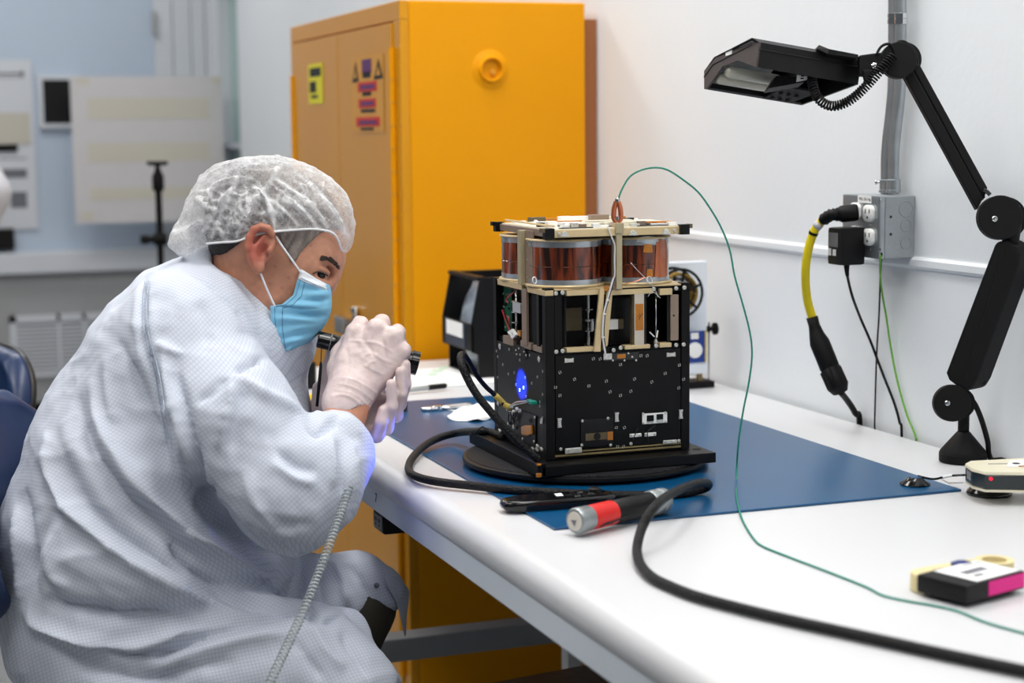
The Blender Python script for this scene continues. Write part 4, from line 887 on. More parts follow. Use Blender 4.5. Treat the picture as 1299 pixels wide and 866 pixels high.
# lamp head: cross-section swept along its length
def hd(x, y, D): return at(x, y, D)
crossO = [(958.5, 85, 2.400), (963.5, 53.5, 2.400), (954, 48, 2.410), (906, 72.5, 2.520), (893.5, 90, 2.545), (893.5, 113, 2.545)]
Lv = hd(1086, 107, 2.455) - hd(958.5, 85, 2.400)
cs = [hd(*p) for p in crossO]
cen = sum(cs, Vector())/len(cs)
n_ = len(cs)
head = MB(); 
rowsA = [cs, [p + Lv for p in cs]]
# shell = outer skin + inner skin, open underneath (between last and first point)
inn = [p + (cen - p)*0.07 + Vector((0, 0, 0)) for p in cs]
vs = cs + [p + Lv for p in cs] + inn + [p + Lv for p in inn]
fs = []
for i in range(n_-1):
    fs.append((i, i+1, n_+i+1, n_+i)); fs.append((2*n_+i, 3*n_+i, 3*n_+i+1, 2*n_+i+1))
for base_i in (0, n_-1):
    fs.append((base_i, n_+base_i, 3*n_+base_i, 2*n_+base_i))
for off_ in (0, n_):
    for i in range(n_-1): fs.append((off_+i, 2*n_+off_+i, 2*n_+off_+i+1, off_+i+1))
head.add(vs, fs); hd_o = head.build('lamp_shade', 'black_plastic', lamp)
# end plate with arched cut-out
arch = [(893.5, 113), (897, 112), (917, 84), (936, 76.5), (958.5, 85), (963.5, 53.5), (954, 48), (906, 72.5), (893.5, 90)]
def on_end(x, y):
    # the plane of the end section
    nn_ = (cs[1] - cs[0]).cross(cs[4] - cs[0]); d = Vector(tuple(ray(x, y))); o_ = V(CAM)
    return o_ + d*((cs[0] - o_).dot(nn_)/d.dot(nn_))
ec = [on_end(x, y) for x, y in arch]
mat('lamp_brown', (66, 56, 54), 0.45, var=0.06, vscale=30)
MB().prism([p - Lv.normalized()*0.0004 for p in ec], Lv.normalized()*0.003).build('end_plate', 'lamp_brown', hd_o)
MB().prism([p + Lv for p in cs], Lv.normalized()*0.003).build('end_plate', 'black_plastic', hd_o)
MB().prism([p - Lv.normalized()*0.0012 for p in [on_end(921, 65.5), on_end(929.5, 61), on_end(929, 68.5), on_end(921.5, 71)]], Lv.normalized()*0.0009).build('sticker', 'paper', hd_o)
MB().tube([hd(963.3, 62.5, 2.3985), hd(963.3, 62.5, 2.3985) + Lv*1.0], 0.0008, 5).build('shade_seam', 'dark_hollow', hd_o)
MB().tube([on_end(954, 57) - Lv.normalized()*0.0008, on_end(905, 82) - Lv.normalized()*0.0008, on_end(893.6, 98) - Lv.normalized()*0.0008], 0.0006, 5).build('shade_seam', 'dark_hollow', hd_o)
tb0 = hd(1042, 62.5, 2.418); MB().prism([hd(1036, 62, 2.432), hd(1039, 56.5, 2.432), hd(1052, 62, 2.412), hd(1089, 69, 2.424), hd(1089, 74, 2.424), hd(1050, 68, 2.41)], AX[2]*0.04).build('ballast_cover', 'black_plastic', hd_o, bevel=0.001)
# reflector and tubes
mat('reflector', (238, 240, 242), 0.3, spec=0.6)
mid = [p + (cen - p)*0.12 for p in cs]
rows = [[p + Lv*t for p in mid[1:5]] for t in (0.02, 0.6)]
MB().grid(rows).build('reflector', 'reflector', hd_o, solid=0.0006)
mat('tube_glass', (198, 196, 184), 0.2, var=0.05, vscale=40, trans=0.15)
Lu = Lv.normalized()
for p_, r_, m_ in (((905, 98, 2.515), 0.0085, 'tube_glass'), ((917, 90, 2.490), 0.0085, 'tube_glass')):
    a = hd(*p_); MB().tube([a + Lu*0.006, a + Lu*0.010, a + Lu*0.088, a + Lu*0.092], [0.006, r_, r_, 0.006], 16).build('tube', m_, hd_o, smooth=True)
a = hd(900, 106, 2.53); mat('clear_cover', (206, 208, 206), 0.12, trans=0.55, alpha=0.75)
cov = MB(); 
cov.grid([[hd(894.5, 112.5, 2.545) + Lu*t, hd(897, 100, 2.538) + Lu*t, hd(906, 94, 2.52) + Lu*t, hd(921, 93, 2.49) + Lu*t] for t in (0.004, 0.05, 0.094)])
cov.build('clear_cover', 'clear_cover', hd_o, solid=0.001, smooth=True)
MB().prism([hd(894.5, 113.2, 2.545) + Lu*t + (hd(925, 96, 2.48) - hd(894.5, 113, 2.545))*s for t, s in ((0.095, 0), (0.142, 0), (0.150, 0.9), (0.095, 0.9))], Vector((0, 0, 0.003))).build('socket_plate', 'black_matte', hd_o)
for i in range(6):
    p = hd(894.5, 114.2, 2.545) + Lu*(0.104 + 0.013*(i % 3)) + (hd(925, 96, 2.48) - hd(894.5, 113, 2.545))*(0.18 + 0.34*(i // 3))
    MB().box(p - Vector((0, 0, 0.0002)), (0.006, 0.005, 0.001), Matrix.Rotation(0.35, 3, 'Z')).build('vent_hole', 'dark_hollow', hd_o)
MB().prism([hd(x, y, 2.45) for x, y in ((985, 96), (1020, 98), (1020, 104), (975, 112))], AX[2]*0.05).build('inner_housing', 'black_matte', hd_o)
MB().prism([hd(x, y, 2.449) for x, y in ((1011, 95), (1024, 97), (1024, 101.5), (1010, 104))], -AX[2]*0.0008).build('sticker', 'paper', hd_o)
for a_ in ((1018.5, 96.5, 0.0014), (1018, 99.5, 0.0018)): MB().box(hd(a_[0], a_[1], 2.4478), (0.006, 0.0006, a_[2])).build('print', 'ink', hd_o)
# coiled cord
path = spline([at(x, y, D) for x, y, D in ((1030, 100, 2.445), (1031.5, 110, 2.44), (1036, 122, 2.437), (1045, 131, 2.434), (1057, 134.5, 2.43), (1071, 131, 2.426), (1084, 123, 2.423), (1097, 111, 2.42), (1109, 98, 2.418), (1122, 83, 2.416), (1134, 70, 2.416))], 40)
cum = [0]
for i in range(1, len(path)): cum.append(cum[-1] + (path[i] - path[i-1]).length)
N = 1100; hel = []; j = 0
for i in range(N):
    s_ = cum[-1]*i/(N-1)
    while j < len(cum)-2 and cum[j+1] < s_: j += 1
    p = path[j].lerp(path[j+1], (s_ - cum[j])/max(1e-9, cum[j+1] - cum[j])); t = (path[j+1] - path[j]).normalized()
    e1_ = t.cross(AX[2]).normalized(); e2_ = t.cross(e1_); a = 2*math.pi*s_/0.0040
    hel.append(p + (e1_*math.cos(a) + e2_*math.sin(a))*0.0060)
MB().tube(hel, 0.00145, 5).build('coiled_cord', 'black_rubber', lamp, smooth=True)
MB().tube(spline([at(x, y, 2.422) for x, y in ((1112, 69), (1117, 60), (1124, 56), (1130, 57), (1134, 64), (1136, 72))], 5), 0.002, 8).build('cord', 'black_rubber', lamp, smooth=True)
MB().tube(spline([at(x, y, 2.435) for x, y in ((1134, 60), (1139, 54), (1146, 53), (1154, 58), (1160, 66), (1163, 76), (1162, 82), (1156, 78), (1153, 68))], 5), 0.0025, 8).build('cord', 'black_rubber', lamp, smooth=True)
MB().tube(spline([at(1231, 505, 2.56), at(1238, 515, 2.56), at(1246, 535, 2.565), at(1253, 560, 2.58), onz(1257, 582, TZ + 0.004), Vector((WX - 0.0055, 2.10, TZ - 0.01)), Vector((WX - 0.0055, 2.10, TZ - 0.2))], 6), 0.0040, 8).build('mains_cord', 'black_rubber', lamp, smooth=True)

# ================================================================== conduits and outlet box
def wx(px, py, off): return onx(px, py, WX - off)
p1 = [(1134, -80), (1134, 0), (1133.5, 95), (1131.5, 130), (1126, 180), (1124.5, 205), (1124.5, 246)]
for i, dx in enumerate((0, 8.8)):
    g = MB().tube(spline([wx(x + dx, y, 0.022) for x, y in p1], 6), 0.0092, 16)
    o = place(g, 'conduit', 'zinc', tuple(wx(1124.5 + dx, 246, 0.022)), smooth=True)
    tag(o, ('left-hand' if i == 0 else 'right-hand') + ' galvanised conduit pipe running up the wall from the outlet box', 'pipe', 'conduit pipes')
    lo = wx(1124.5 + dx, 246, 0.022)
    MB().lathe(wx(1124.5 + dx, 244, 0.022), (0, 0, 1), [(0, 0.0125), (0.004, 0.0125), (0.0045, 0.0112), (0.020, 0.0112), (0.021, 0.0096)], 18).build('connector', 'zinc', o, auto=40)
    MB().lathe(wx(1134 + dx, 31, 0.022), (0, 0, 1), [(0, 0.0096), (0.0005, 0.0105), (0.008, 0.0108), (0.009, 0.0098), (0.010, 0.0108), (0.017, 0.0106), (0.0175, 0.0096)], 18).build('coupling', 'chrome', o, auto=40)
    if i == 0: MB().lathe(wx(1119, 231, 0.028), (-0.6, 0.8, 0), [(0, 0.002), (0.008, 0.002), (0.0085, 0.0042), (0.011, 0.0042)], 10).build('set_screw', 'steel', o, auto=40)
yN_ = wx(1161, 290, 0.0).y; zb0, zb1 = wx(1161, 327, 0).z, wx(1161, 247.5, 0).z; yF_ = yN_ + 0.112; bd = 0.056
obx = thing('outlet_box', 'grey steel wall box with four white sockets', 'outlet box', (WX - bd/2, (yN_+yF_)/2, zb0))
MB().bx(WX - bd, WX - 0.0005, yN_, yF_, zb0, zb1).build('body', 'box_grey', obx, bevel=0.002)
cvx = WX - bd - 0.010
MB().cbox((WX - bd - 0.005, (yN_+yF_)/2, (zb0+zb1)/2), (0.0098, yF_ - yN_, zb1 - zb0), 0.003).build('cover', 'zinc', obx)
mat('knockout', (146, 152, 156), 0.45, metal=0.35)
for py_, r_ in ((265, 0.0125), (286, 0.0095), (308.5, 0.0095)):
    c_ = ony(1149, py_, yN_); q = MB(); P = q.ring(c_ - Vector((0, 0.0002, 0)), (0, 1, 0), r_, 24); q.tube(P + [P[0]], 0.0005, 5); q.build('knockout', 'knockout', obx)
for py_ in (275, 297): MB().lathe(ony(1130, py_, yN_), (0, -1, 0), [(0, 0.0022), (0.0005, 0.0022)], 10).build('hole', 'dark_hollow', obx)
for px_, py_ in ((1103.5, 270.5), (1103.5, 300.5), (1086.5, 267.5), (1086.5, 296.5)):
    c_ = onx(px_, py_, cvx)
    rc = MB(); ring_ = []
    for t in range(24):
        a = 2*math.pi*t/24; ring_.append((math.copysign(min(abs(math.cos(a)), 0.86), math.cos(a))*0.0172, math.sin(a)*0.0145 if abs(math.sin(a)) < 0.93 else math.copysign(0.0135, math.sin(a))))
    rings = [[Vector((cvx - x_, c_.y + a*s, c_.z + b*s)) for a, b in ring_] for x_, s in ((0.0002, 1.0), (0.004, 1.0), (0.0048, 0.95))]
    so = rc.loft(rings).build('socket', 'white_plastic', obx, auto=50)
    for dy in (-0.0055, 0.0055): MB().bx(cvx - 0.0051, cvx - 0.0046, c_.y + dy - 0.0011, c_.y + dy + 0.0011, c_.z + 0.000, c_.z + 0.007).build('slot', 'ink', so)
    MB().lathe((cvx - 0.0046, c_.y, c_.z - 0.0065), (-1, 0, 0), [(0, 0.0022), (0.0005, 0.0022)], 10).build('slot', 'ink', so)
l_ = onx(1097, 252.5, cvx); lbp = MB().bx(cvx - 0.0008, cvx - 0.0001, l_.y - 0.020, l_.y + 0.020, l_.z - 0.006, l_.z + 0.006).build('label', 'paper', obx)
text('label_text', 'PNL-2A-14', frame((cvx - 0.0009, l_.y, l_.z), (0, -1, 0), (0, 0, 1)), 0.0068, 'ink', lbp, 0.0001)
for py_ in (254, 285.5, 316): 
    for px_ in (1104, 1117 if py_ != 285.5 else 1087): MB().lathe(onx(px_, py_, cvx), (-1, 0, 0), [(0, 0.0022), (0.0012, 0.0018)], 10).build('screw', 'steel', obx)
# yellow cord with black plug and in-line connector
mat('cord_yellow', (232, 208, 10), 0.42, var=0.03, vscale=60)
xo = WX - bd - 0.016
ypl = onx(1089, 270, cvx)
yc = thing('extension_lead', 'thick yellow power cord with black plug and in-line connector', 'cord', tuple(wx(1089, 520, 0.01)))
pa, pb_ = onx(1088, 269, xo - 0.0), onx(1062, 272, xo - 0.030)
MB().tube([pa, pa.lerp(pb_, 0.15), pa.lerp(pb_, 0.8), pb_], [0.0125, 0.014, 0.0135, 0.010], 16).build('plug', 'black_rubber', yc, smooth=True)
pn_ = onx(1043, 280, xo - 0.045)
MB().tube(spline([pb_, onx(1054, 272.5, xo - 0.040), pn_], 6), [0.0115, 0.009, 0.0105, 0.008, 0.0105, 0.008, 0.0105, 0.008, 0.0105, 0.008, 0.0105, 0.008, 0.0078], 12).build('strain_relief', 'black_rubber', yc, smooth=True)
yl = spline([pn_, onx(1034, 291, xo - 0.052), onx(1026.5, 312, xo - 0.056), onx(1022.5, 336, xo - 0.056), onx(1022, 360, xo - 0.050), onx(1025, 384, xo - 0.040), onx(1031, 404, xo - 0.030)], 6)
MB().tube(yl, 0.0072, 14).build('cord', 'cord_yellow', yc, smooth=True)
MB().tube([yl[2], yl[5]], 0.0077, 14).build('cord_label', 'paper_cream', yc, smooth=True); MB().tube([yl[7], yl[8]], 0.0078, 14).build('tie', 'black_rubber', yc)
cn = [onx(1030, 402, xo - 0.031), onx(1033, 413, xo - 0.028), onx(1036, 424, xo - 0.026), onx(1039.5, 434, xo - 0.024), onx(1047, 452, xo - 0.018), onx(1052.5, 466, xo - 0.014), onx(1053.2, 468, xo - 0.014), onx(1053.6, 469, xo - 0.0135), onx(1063, 490, xo - 0.008), onx(1066, 497, xo - 0.004)]
MB().tube(cn, [0.0098, 0.0095, 0.0125, 0.0165, 0.0165, 0.0165, 0.015, 0.0175, 0.0180, 0.013], 18).build('connector', 'black_matte', yc, smooth=True)
for k_ in range(10):
    a = 2*math.pi*k_/10; t_ = (cn[8] - cn[7]).normalized(); e_ = t_.cross(Vector((0, 0, 1))).normalized(); e2_ = t_.cross(e_); o_ = (e_*math.cos(a) + e2_*math.sin(a))*0.0176
    MB().tube([cn[7] + o_, cn[8] + o_], 0.0014, 6).build('grip_rib', 'black_matte', yc)
MB().tube(spline([cn[-1], onx(1075, 508, WX - 0.045), onx(1085, 524, WX - 0.020), Vector((WX - 0.0062, onx(1091, 535, WX - 0.006).y, TZ - 0.01)), Vector((WX - 0.0062, onx(1091, 535, WX - 0.006).y, TZ - 0.25))], 6), 0.0052, 10).build('lead', 'black_rubber', yc, smooth=True)
# power adapter
ad0 = onx(1049.5, 312, xo - 0.040); ad1 = onx(1067.5, 312, xo - 0.040)
zA, zB_ = onx(1058, 336, xo - 0.04).z, onx(1058, 288.5, xo - 0.04).z
adp = thing('power_adapter', 'black plug-in power adapter below the yellow cord plug', 'adapter', (xo - 0.02, (ad0.y+ad1.y)/2, zA))
MB().cbox(((xo - 0.040 + xo + 0.004)/2, (ad0.y+ad1.y)/2, (zA+zB_)/2), (0.044, abs(ad0.y - ad1.y), zB_ - zA), 0.006).build('housing', 'black_plastic', adp, auto=50)
mat('print_grey', (98, 98, 100), 0.5)
rt_ = MB().bx(xo - 0.0406, xo - 0.0399, onx(1063, 305, xo - 0.04).y, onx(1051.5, 305, xo - 0.04).y, onx(1057, 313, xo - 0.04).z, onx(1057, 295, xo - 0.04).z).build('rating_label', 'print_grey', adp)
for a in ((1050.8, 314.5, 1054.5, 323.5), (1056.5, 316, 1060.5, 324)):
    MB().bx(xo - 0.0405, xo - 0.0399, onx(a[2], a[1], xo - 0.04).y, onx(a[0], a[1], xo - 0.04).y, onx(a[0], a[3], xo - 0.04).z, onx(a[0], a[1], xo - 0.04).z).build('print', 'paper_cream', adp)
cd = spline([onx(1074, 335, xo - 0.022), onx(1075, 350, xo - 0.022), onx(1081, 375, xo - 0.02), onx(1091, 402, WX - 0.045), onx(1104, 432, WX - 0.02), onx(1113, 456, WX - 0.010), onx(1123, 482, WX - 0.008), onx(1134, 510, WX - 0.007), onx(1141, 535, WX - 0.006), Vector((WX - 0.006, onx(1144, 549, WX - 0.006).y, TZ - 0.01)), Vector((WX - 0.006, onx(1144, 549, WX - 0.006).y, TZ - 0.25))], 6)
MB().tube(cd, 0.0022, 8).build('cord', 'black_rubber', adp, smooth=True); MB().tube(cd[:7], [0.005, 0.0048, 0.0045, 0.0042, 0.0038, 0.0034, 0.003], 10).build('strain_relief', 'black_rubber', adp, smooth=True)
def walltail(name, pts, r, m_, label):
    P = [onx(x, y, WX - o_) for x, y, o_ in pts]; e_ = P[-1]
    P += [Vector((WX - 0.005, e_.y - 0.002, TZ - 0.02)), Vector((WX - 0.005, e_.y - 0.002, TZ - 0.2))]
    tag(place(MB().tube(spline(P, 6), r, 7), name, m_, tuple(e_), smooth=True), label, 'cable')
mat('wire_lime', (104, 170, 50), 0.45)
walltail('black_cable', ((1118.5, 321, 0.066), (1117, 345, 0.040), (1115, 400, 0.02), (1112.5, 440, 0.010), (1111, 480, 0.007), (1109.5, 538, 0.005)), 0.0015, 'black_rubber', 'thin black cable hanging straight down from the outlet box')
walltail('green_cable', ((1117, 324, 0.066), (1116.5, 345, 0.050), (1119, 372, 0.03), (1124, 400, 0.018), (1130, 440, 0.010), (1138, 482, 0.006), (1150, 525, 0.005), (1161, 553, 0.005)), 0.0017, 'wire_lime', 'bright green ground cable hanging from the outlet box')

# ================================================================== ion monitor on suction feet
mat('cream_plastic', (226, 220, 196), 0.4, var=0.03, vscale=40); mat('monitor_dark', (34, 42, 44), 0.2, spec=0.6); mat('led_red', (230, 20, 40), 0.3, emit=(255, 20, 50), estr=2.0)
f0 = onz(1264, 633); cu = f0 + Vector((0.010, 0.030, 0))
im = thing('ion_monitor', 'cream and black desk monitor on a black suction foot', 'monitor', tuple(cu))
zt = TZ + 0.047
plan = [onz(x, y, zt) for x, y in ((1224.5, 587.5), (1231, 584.2), (1312, 580), (1345, 588), (1330, 597.5), (1300, 598.5), (1250, 597.8), (1233, 593.5))]
pc_ = sum(plan, Vector())/len(plan)
def lay(z, s): return [Vector((pc_.x + (p.x - pc_.x)*s, pc_.y + (p.y - pc_.y)*s, z)) for p in plan]
MB().loft([lay(zt - 0.0245, 0.985), lay(zt - 0.0045, 1.0)]).build('body', 'monitor_dark', im, bevel=0.002)
MB().loft([lay(zt - 0.0044, 1.004), lay(zt - 0.001, 1.0), lay(zt, 0.985)]).build('top_shell', 'cream_plastic', im)
MB().loft([lay(zt - 0.028, 0.97), lay(zt - 0.0246, 0.992)]).build('bottom_shell', 'cream_plastic', im)
MB().lathe(cu + Vector((0, 0, 0.0004)), (0, 0, 1), [(0, 0.030), (0.002, 0.031), (0.005, 0.030), (0.014, 0.020), (0.020, 0.018)], 32).build('suction_foot', 'black_gloss', im, auto=50)
fa, fb = plan[7], plan[6]
def on_mon(px, py):
    nn_ = (fb - fa).cross(Vector((0, 0, 1))); d = Vector(tuple(ray(px, py))); return V(CAM) + d*((fa - V(CAM)).dot(nn_)/d.dot(nn_))
nq = ((fb - fa).cross(Vector((0, 0, 1)))).normalized(); nq = nq if nq.y < 0 else -nq
MB().prism([on_mon(1254, 603.5) + nq*0.0004, on_mon(1259.5, 603.8) + nq*0.0004, on_mon(1259.5, 611) + nq*0.0004, on_mon(1254, 610.5) + nq*0.0004], nq*0.0004).build('window', 'grip_red', im) if 0 else None
fa, fb = plan[6], plan[5]; nq = ((fb - fa).cross(Vector((0, 0, 1)))).normalized(); nq = nq if nq.y < 0 else -nq
MB().lathe(on_mon(1257, 607) + nq*0.0002, nq, [(0, 0.0022), (0.0008, 0.0022)], 12).build('indicator', 'led_red', im)
fa, fb = plan[0], plan[7]; nq = ((fb - fa).cross(Vector((0, 0, 1)))).normalized(); nq = nq if nq.y < 0 else -nq
for t_ in (0.35, 0.55, 0.75):
    c_ = fa.lerp(fb, t_) + nq*0.0003; MB().box((c_.x, c_.y, zt - 0.013), (0.0012, 0.0012, 0.011)).build('vent_slot', 'grey_bar', im)
c_ = onz(1266, 588.2, zt); MB().box(c_ + Vector((0, 0, 0.0002)), (0.026, 0.0035, 0.0003), Matrix.Rotation(-0.35, 3, 'Z')).build('print', 'ink_soft', im)
MB().prism([onz(x, y, zt + 0.0002) for x, y in ((1281, 584.5), (1300, 583.2), (1303, 592), (1276, 592))], (0, 0, 0.0004)).build('sticker', 'paper', im)
c_ = onz(1289, 587.6, zt + 0.0008); MB().lathe(c_, (0, 0, 1), [(0, 0.0055), (0.0003, 0.0055), (0.0003, 0.003), (0.0001, 0.0025)], 9).build('gear_mark', 'ink', im)
MB().prism([onz(x, y, zt + 0.0007) for x, y in ((1292, 590.2), (1301, 590), (1302, 591.6), (1292, 591.6))], (0, 0, 0.0002)).build('sticker_band', 'kapton', im)
# small suction snap with lead
sc = onz(1165, 621.5) + Vector((0.007, 0.019, 0))
ss = thing('snap_foot', 'small black suction snap with thin lead on the mat corner', 'ground snap', tuple(sc) )
ss.location.z = MATZ
MB().lathe(Vector((sc.x, sc.y, MATZ + 0.0003)), (0, 0, 1), [(0, 0.0205), (0.0015, 0.021), (0.006, 0.014), (0.009, 0.011), (0.0105, 0.010)], 28).build('cup', 'black_gloss', ss, auto=50)
MB().lathe(Vector((sc.x, sc.y, MATZ + 0.0108)), (0, 0, 1), [(0, 0.009), (0.001, 0.0085)], 20).build('cap', 'mat_blue', ss)
mx = plan[0] + Vector((0, 0, -0.016))
ld = spline([Vector((sc.x + 0.004, sc.y, MATZ + 0.012)), onz(1184, 607.5, TZ + 0.012), onz(1200, 604, TZ + 0.014), onz(1212, 602.8, TZ + 0.017), mx + Vector((-0.001, 0, 0))], 6)
MB().tube(ld, 0.0016, 7).build('lead', 'black_rubber', ss, smooth=True); MB().tube(ld[10:17], 0.0022, 8).build('lead_tag', 'paper', ss, smooth=True)
q = MB().prism([onz(x, y, TZ + 0.0004) for x, y in ((1192, 607), (1215, 606.5), (1222, 612.5), (1203, 613))], (0, 0, 0.002))
tag(place(q, 'paper_card', 'paper_cream', tuple(onz(1207, 610)), bevel=0.0003), 'small pale card lying by the mat corner', 'card')

# ================================================================== cream tester and black pager
ta, tbq = onz(1178, 724, TZ + 0.022), onz(1258, 710, TZ + 0.022)
cu_ = thing('strap_tester', 'cream hand tester with blue button and ring end', 'tester', ((ta.x+tbq.x)/2, (ta.y+tbq.y)/2, TZ))
mat('tester_cream', (226, 210, 160), 0.45, var=0.03, vscale=40); mat('button_blue', (30, 44, 110), 0.4)
dx_ = (tbq - ta).normalized(); dy_ = Vector((0, 0, 1)).cross(dx_)
def tl(u, v, z): return Vector((ta.x, ta.y, TZ)) + dx_*u + dy_*v + Vector((0, 0, z))
LT_ = (tbq - ta).length
out = [(-0.020 + 0.018*(1 - math.cos(t)) if 0 else -0.004 - 0.016*math.sin(t), 0.0175*math.cos(t)) for t in [math.pi*i/10 for i in range(11)]]
body = [(LT_ - 0.012, 0.0195)] + out + [(LT_ - 0.012, -0.0195)]
MB().loft([[tl(u, v, 0.0004) for u, v in body], [tl(u, v, 0.022) for u, v in body]]).build('body', 'tester_cream', cu_, bevel=0.003)
rg = MB(); n2 = 28; rows = []
for r_, z_ in ((0.0215, 0.0004), (0.0215, 0.022), (0.014, 0.022), (0.014, 0.0004), (0.0215, 0.0004)):
    rows.append([tl(LT_ + 0.004 + r_*math.cos(2*math.pi*i/n2), r_*math.sin(2*math.pi*i/n2), z_) for i in range(n2)])
rg.grid(rows, closeu=True); rg.build('ring', 'tester_cream', cu_, auto=40)
MB().loft([[tl(LT_*0.50 + a*s, b*s, z) for a, b in ((-0.012, 0.002), (-0.006, -0.010), (0.012, -0.010), (0.014, 0.0), (0.004, 0.010), (-0.006, 0.009))] for z, s in ((0.0221, 1.0), (0.025, 0.95), (0.0275, 0.35))]).build('button', 'button_blue', cu_)
for v_ in (-0.004, 0.0, 0.004): MB().bx(0, 0.016, -0.0006, 0.0006, 0, 0.0002).build('print', 'ink_soft', cu_).matrix_basis = Matrix.Translation(tl(LT_*0.08, v_ - 0.003, 0.0222)) @ Matrix((dx_, dy_, Vector((0, 0, 1)))).transposed().to_4x4()
e1_ = Vector((0.955, 0.297, 0)); e2_ = Vector((-0.297, 0.955, 0)); N0 = onz(1226, 773); N0 = Vector((N0.x, N0.y, TZ))
pg = thing('pager', 'black electronic tag with white screen label and magenta side label', 'pager', tuple(N0 + e1_*0.055 + e2_*0.035))
Mp = Matrix((e1_, e2_, Vector((0, 0, 1)))).transposed()
Wp, Hp, Tp = 0.100, 0.066, 0.020
MB().cbox(N0 + e1_*Wp/2 + e2_*Hp/2 + Vector((0, 0, 0.005 + Tp/2)), (Wp, Hp, Tp), 0.004, Mp).build('case', 'black_plastic', pg, auto=50)
MB().cbox(N0 + e1_*Wp*0.52 + e2_*Hp*0.52 + Vector((0, 0, 0.0027)), (Wp*0.8, Hp*0.7, 0.005), 0.001, Mp).build('stand', 'black_matte', pg)
def pt(u, v): return N0 + e1_*u*Wp + e2_*v*Hp + Vector((0, 0, 0.005 + Tp + 0.0002))
sl_ = MB().prism([pt(0.22, 0.06), pt(0.94, 0.06), pt(0.94, 0.92), pt(0.22, 0.92)], (0, 0, 0.0005)).build('label', 'paper', pg)
for a in ((0.36, 0.42, 0.74, 0.60), (0.36, 0.24, 0.52, 0.34), (0.6, 0.78, 0.9, 0.82)):
    MB().prism([pt(a[0], a[1]), pt(a[2], a[1]), pt(a[2], a[3]), pt(a[0], a[3])], (0, 0, 0.0008)).build('print', 'ink_soft', sl_)
mat('magenta', (232, 20, 140), 0.5)
def pf_(u, z): return N0 + e1_*u*Wp - e2_*0.0002 + Vector((0, 0, z))
MB().prism([pf_(0.36, 0.008), pf_(0.97, 0.008), pf_(0.97, 0.0235), pf_(0.36, 0.0235)], -e2_*0.0005).build('side_label', 'magenta', pg)

# ================================================================== wire-spool dispenser behind the satellite
YD = 3.0
sdv = thing('spool_dispenser', 'white dispenser panel with black wire spool behind the satellite', 'dispenser', tuple(ony(880, 487, YD)))
sdv.location.z = TZ
mat('panel_white', (226, 232, 240), 0.35, var=0.02, vscale=10); mat('panel_blue', (26, 58, 140), 0.4); mat('yellow_line', (200, 180, 80), 0.5)
X0, X1 = ony(838, 400, YD).x, ony(897, 400, YD).x
z_ = lambda py: ony(880, py, YD).z
MB().bx(X0, X1, YD, YD + 0.012, TZ + 0.03, z_(331)).build('panel', 'panel_white', sdv, bevel=0.003)
MB().bx(X0 + 0.006, X1 - 0.004, YD - 0.008, YD - 0.0004, z_(474), z_(421) + 0.002).build('front_box', 'panel_white', sdv, bevel=0.002)
MB().bx(ony(870, 0, YD).x, ony(896, 440, YD - 0.01).x, YD - 0.011, YD - 0.0085, z_(459), z_(419)).build('blue_plate', 'panel_blue', sdv)
MB().bx(ony(894, 0, YD - 0.01).x if 0 else ony(894.5, 440, YD - 0.012).x, ony(896.5, 440, YD - 0.012).x, YD - 0.012, YD - 0.0085, z_(459), z_(419)).build('yellow_stripe', 'yellow_line', sdv)
MB().lathe(ony(881, 444, YD - 0.0112), (0, -1, 0), [(0, 0.0155), (0.004, 0.015), (0.005, 0.012)], 28).build('dial', 'white_plastic', sdv, auto=40)
MB().bx(ony(876, 425, YD - 0.012).x, ony(886, 425, YD - 0.012).x, YD - 0.014, YD - 0.0112, z_(429), z_(421)).build('switch', 'white_plastic', sdv, bevel=0.001)
MB().bx(X0 - 0.002, X1 + 0.010, YD - 0.015, YD + 0.04, TZ + 0.0004, TZ + 0.013).build('foot', 'black_matte', sdv, bevel=0.002)
for px_ in (868, 890): MB().bx(ony(px_, 0, YD).x - 0.004, ony(px_, 0, YD).x + 0.004, YD, YD + 0.01, TZ + 0.013, TZ + 0.0302).build('strut', 'gold_line', sdv)
MB().tube([(X1 + 0.006, YD + 0.004, TZ + 0.012), (X1 + 0.006, YD + 0.004, z_(410))], 0.0018, 6).build('side_rod', 'steel', sdv)
kc = ony(902, 417, YD + 0.004); MB().lathe(kc - Vector((0.008, 0, 0)), (1, 0, 0), [(0, 0.006), (0.004, 0.007), (0.006, 0.004), (0.012, 0.004), (0.014, 0.012), (0.019, 0.012)], 16).build('knob', 'black_matte', sdv, auto=40)
# spool: flange ring, hub and spokes with wound wire
spc = ony(858, 371, YD - 0.03); Rs = 0.0455
for yy in (-0.018, 0.018):
    q = MB(); P = q.ring(spc + Vector((0, yy, 0)), (0, 1, 0), Rs, 40); q.tube(P + [P[0]], 0.0028, 8); q.build('spool_rim', 'black_matte', sdv, smooth=True)
    q = MB(); P = q.ring(spc + Vector((0, yy, 0)), (0, 1, 0), Rs*0.62, 32); q.tube(P + [P[0]], 0.0014, 6); q.build('spool_rim', 'black_matte', sdv, smooth=True)
    for k_ in range(6):
        a = k_*math.pi/3 + 0.35; d_ = Vector((math.cos(a), 0, math.sin(a))); MB().tube([spc + Vector((0, yy, 0)) + d_*0.012, spc + Vector((0, yy, 0)) + d_*Rs], 0.0028, 6).build('spoke', 'black_matte', sdv)
MB().lathe(spc - Vector((0, 0.019, 0)), (0, 1, 0), [(0, 0.014), (0.038, 0.014)], 20).build('hub', 'black_matte', sdv, auto=40)
MB().cyl(spc, Vector((spc.x, YD, spc.z)), 0.004, 10).build('axle', 'steel', sdv)
mat('wound_wire', (150, 116, 20), 0.4, var=0.5, vscale=300)
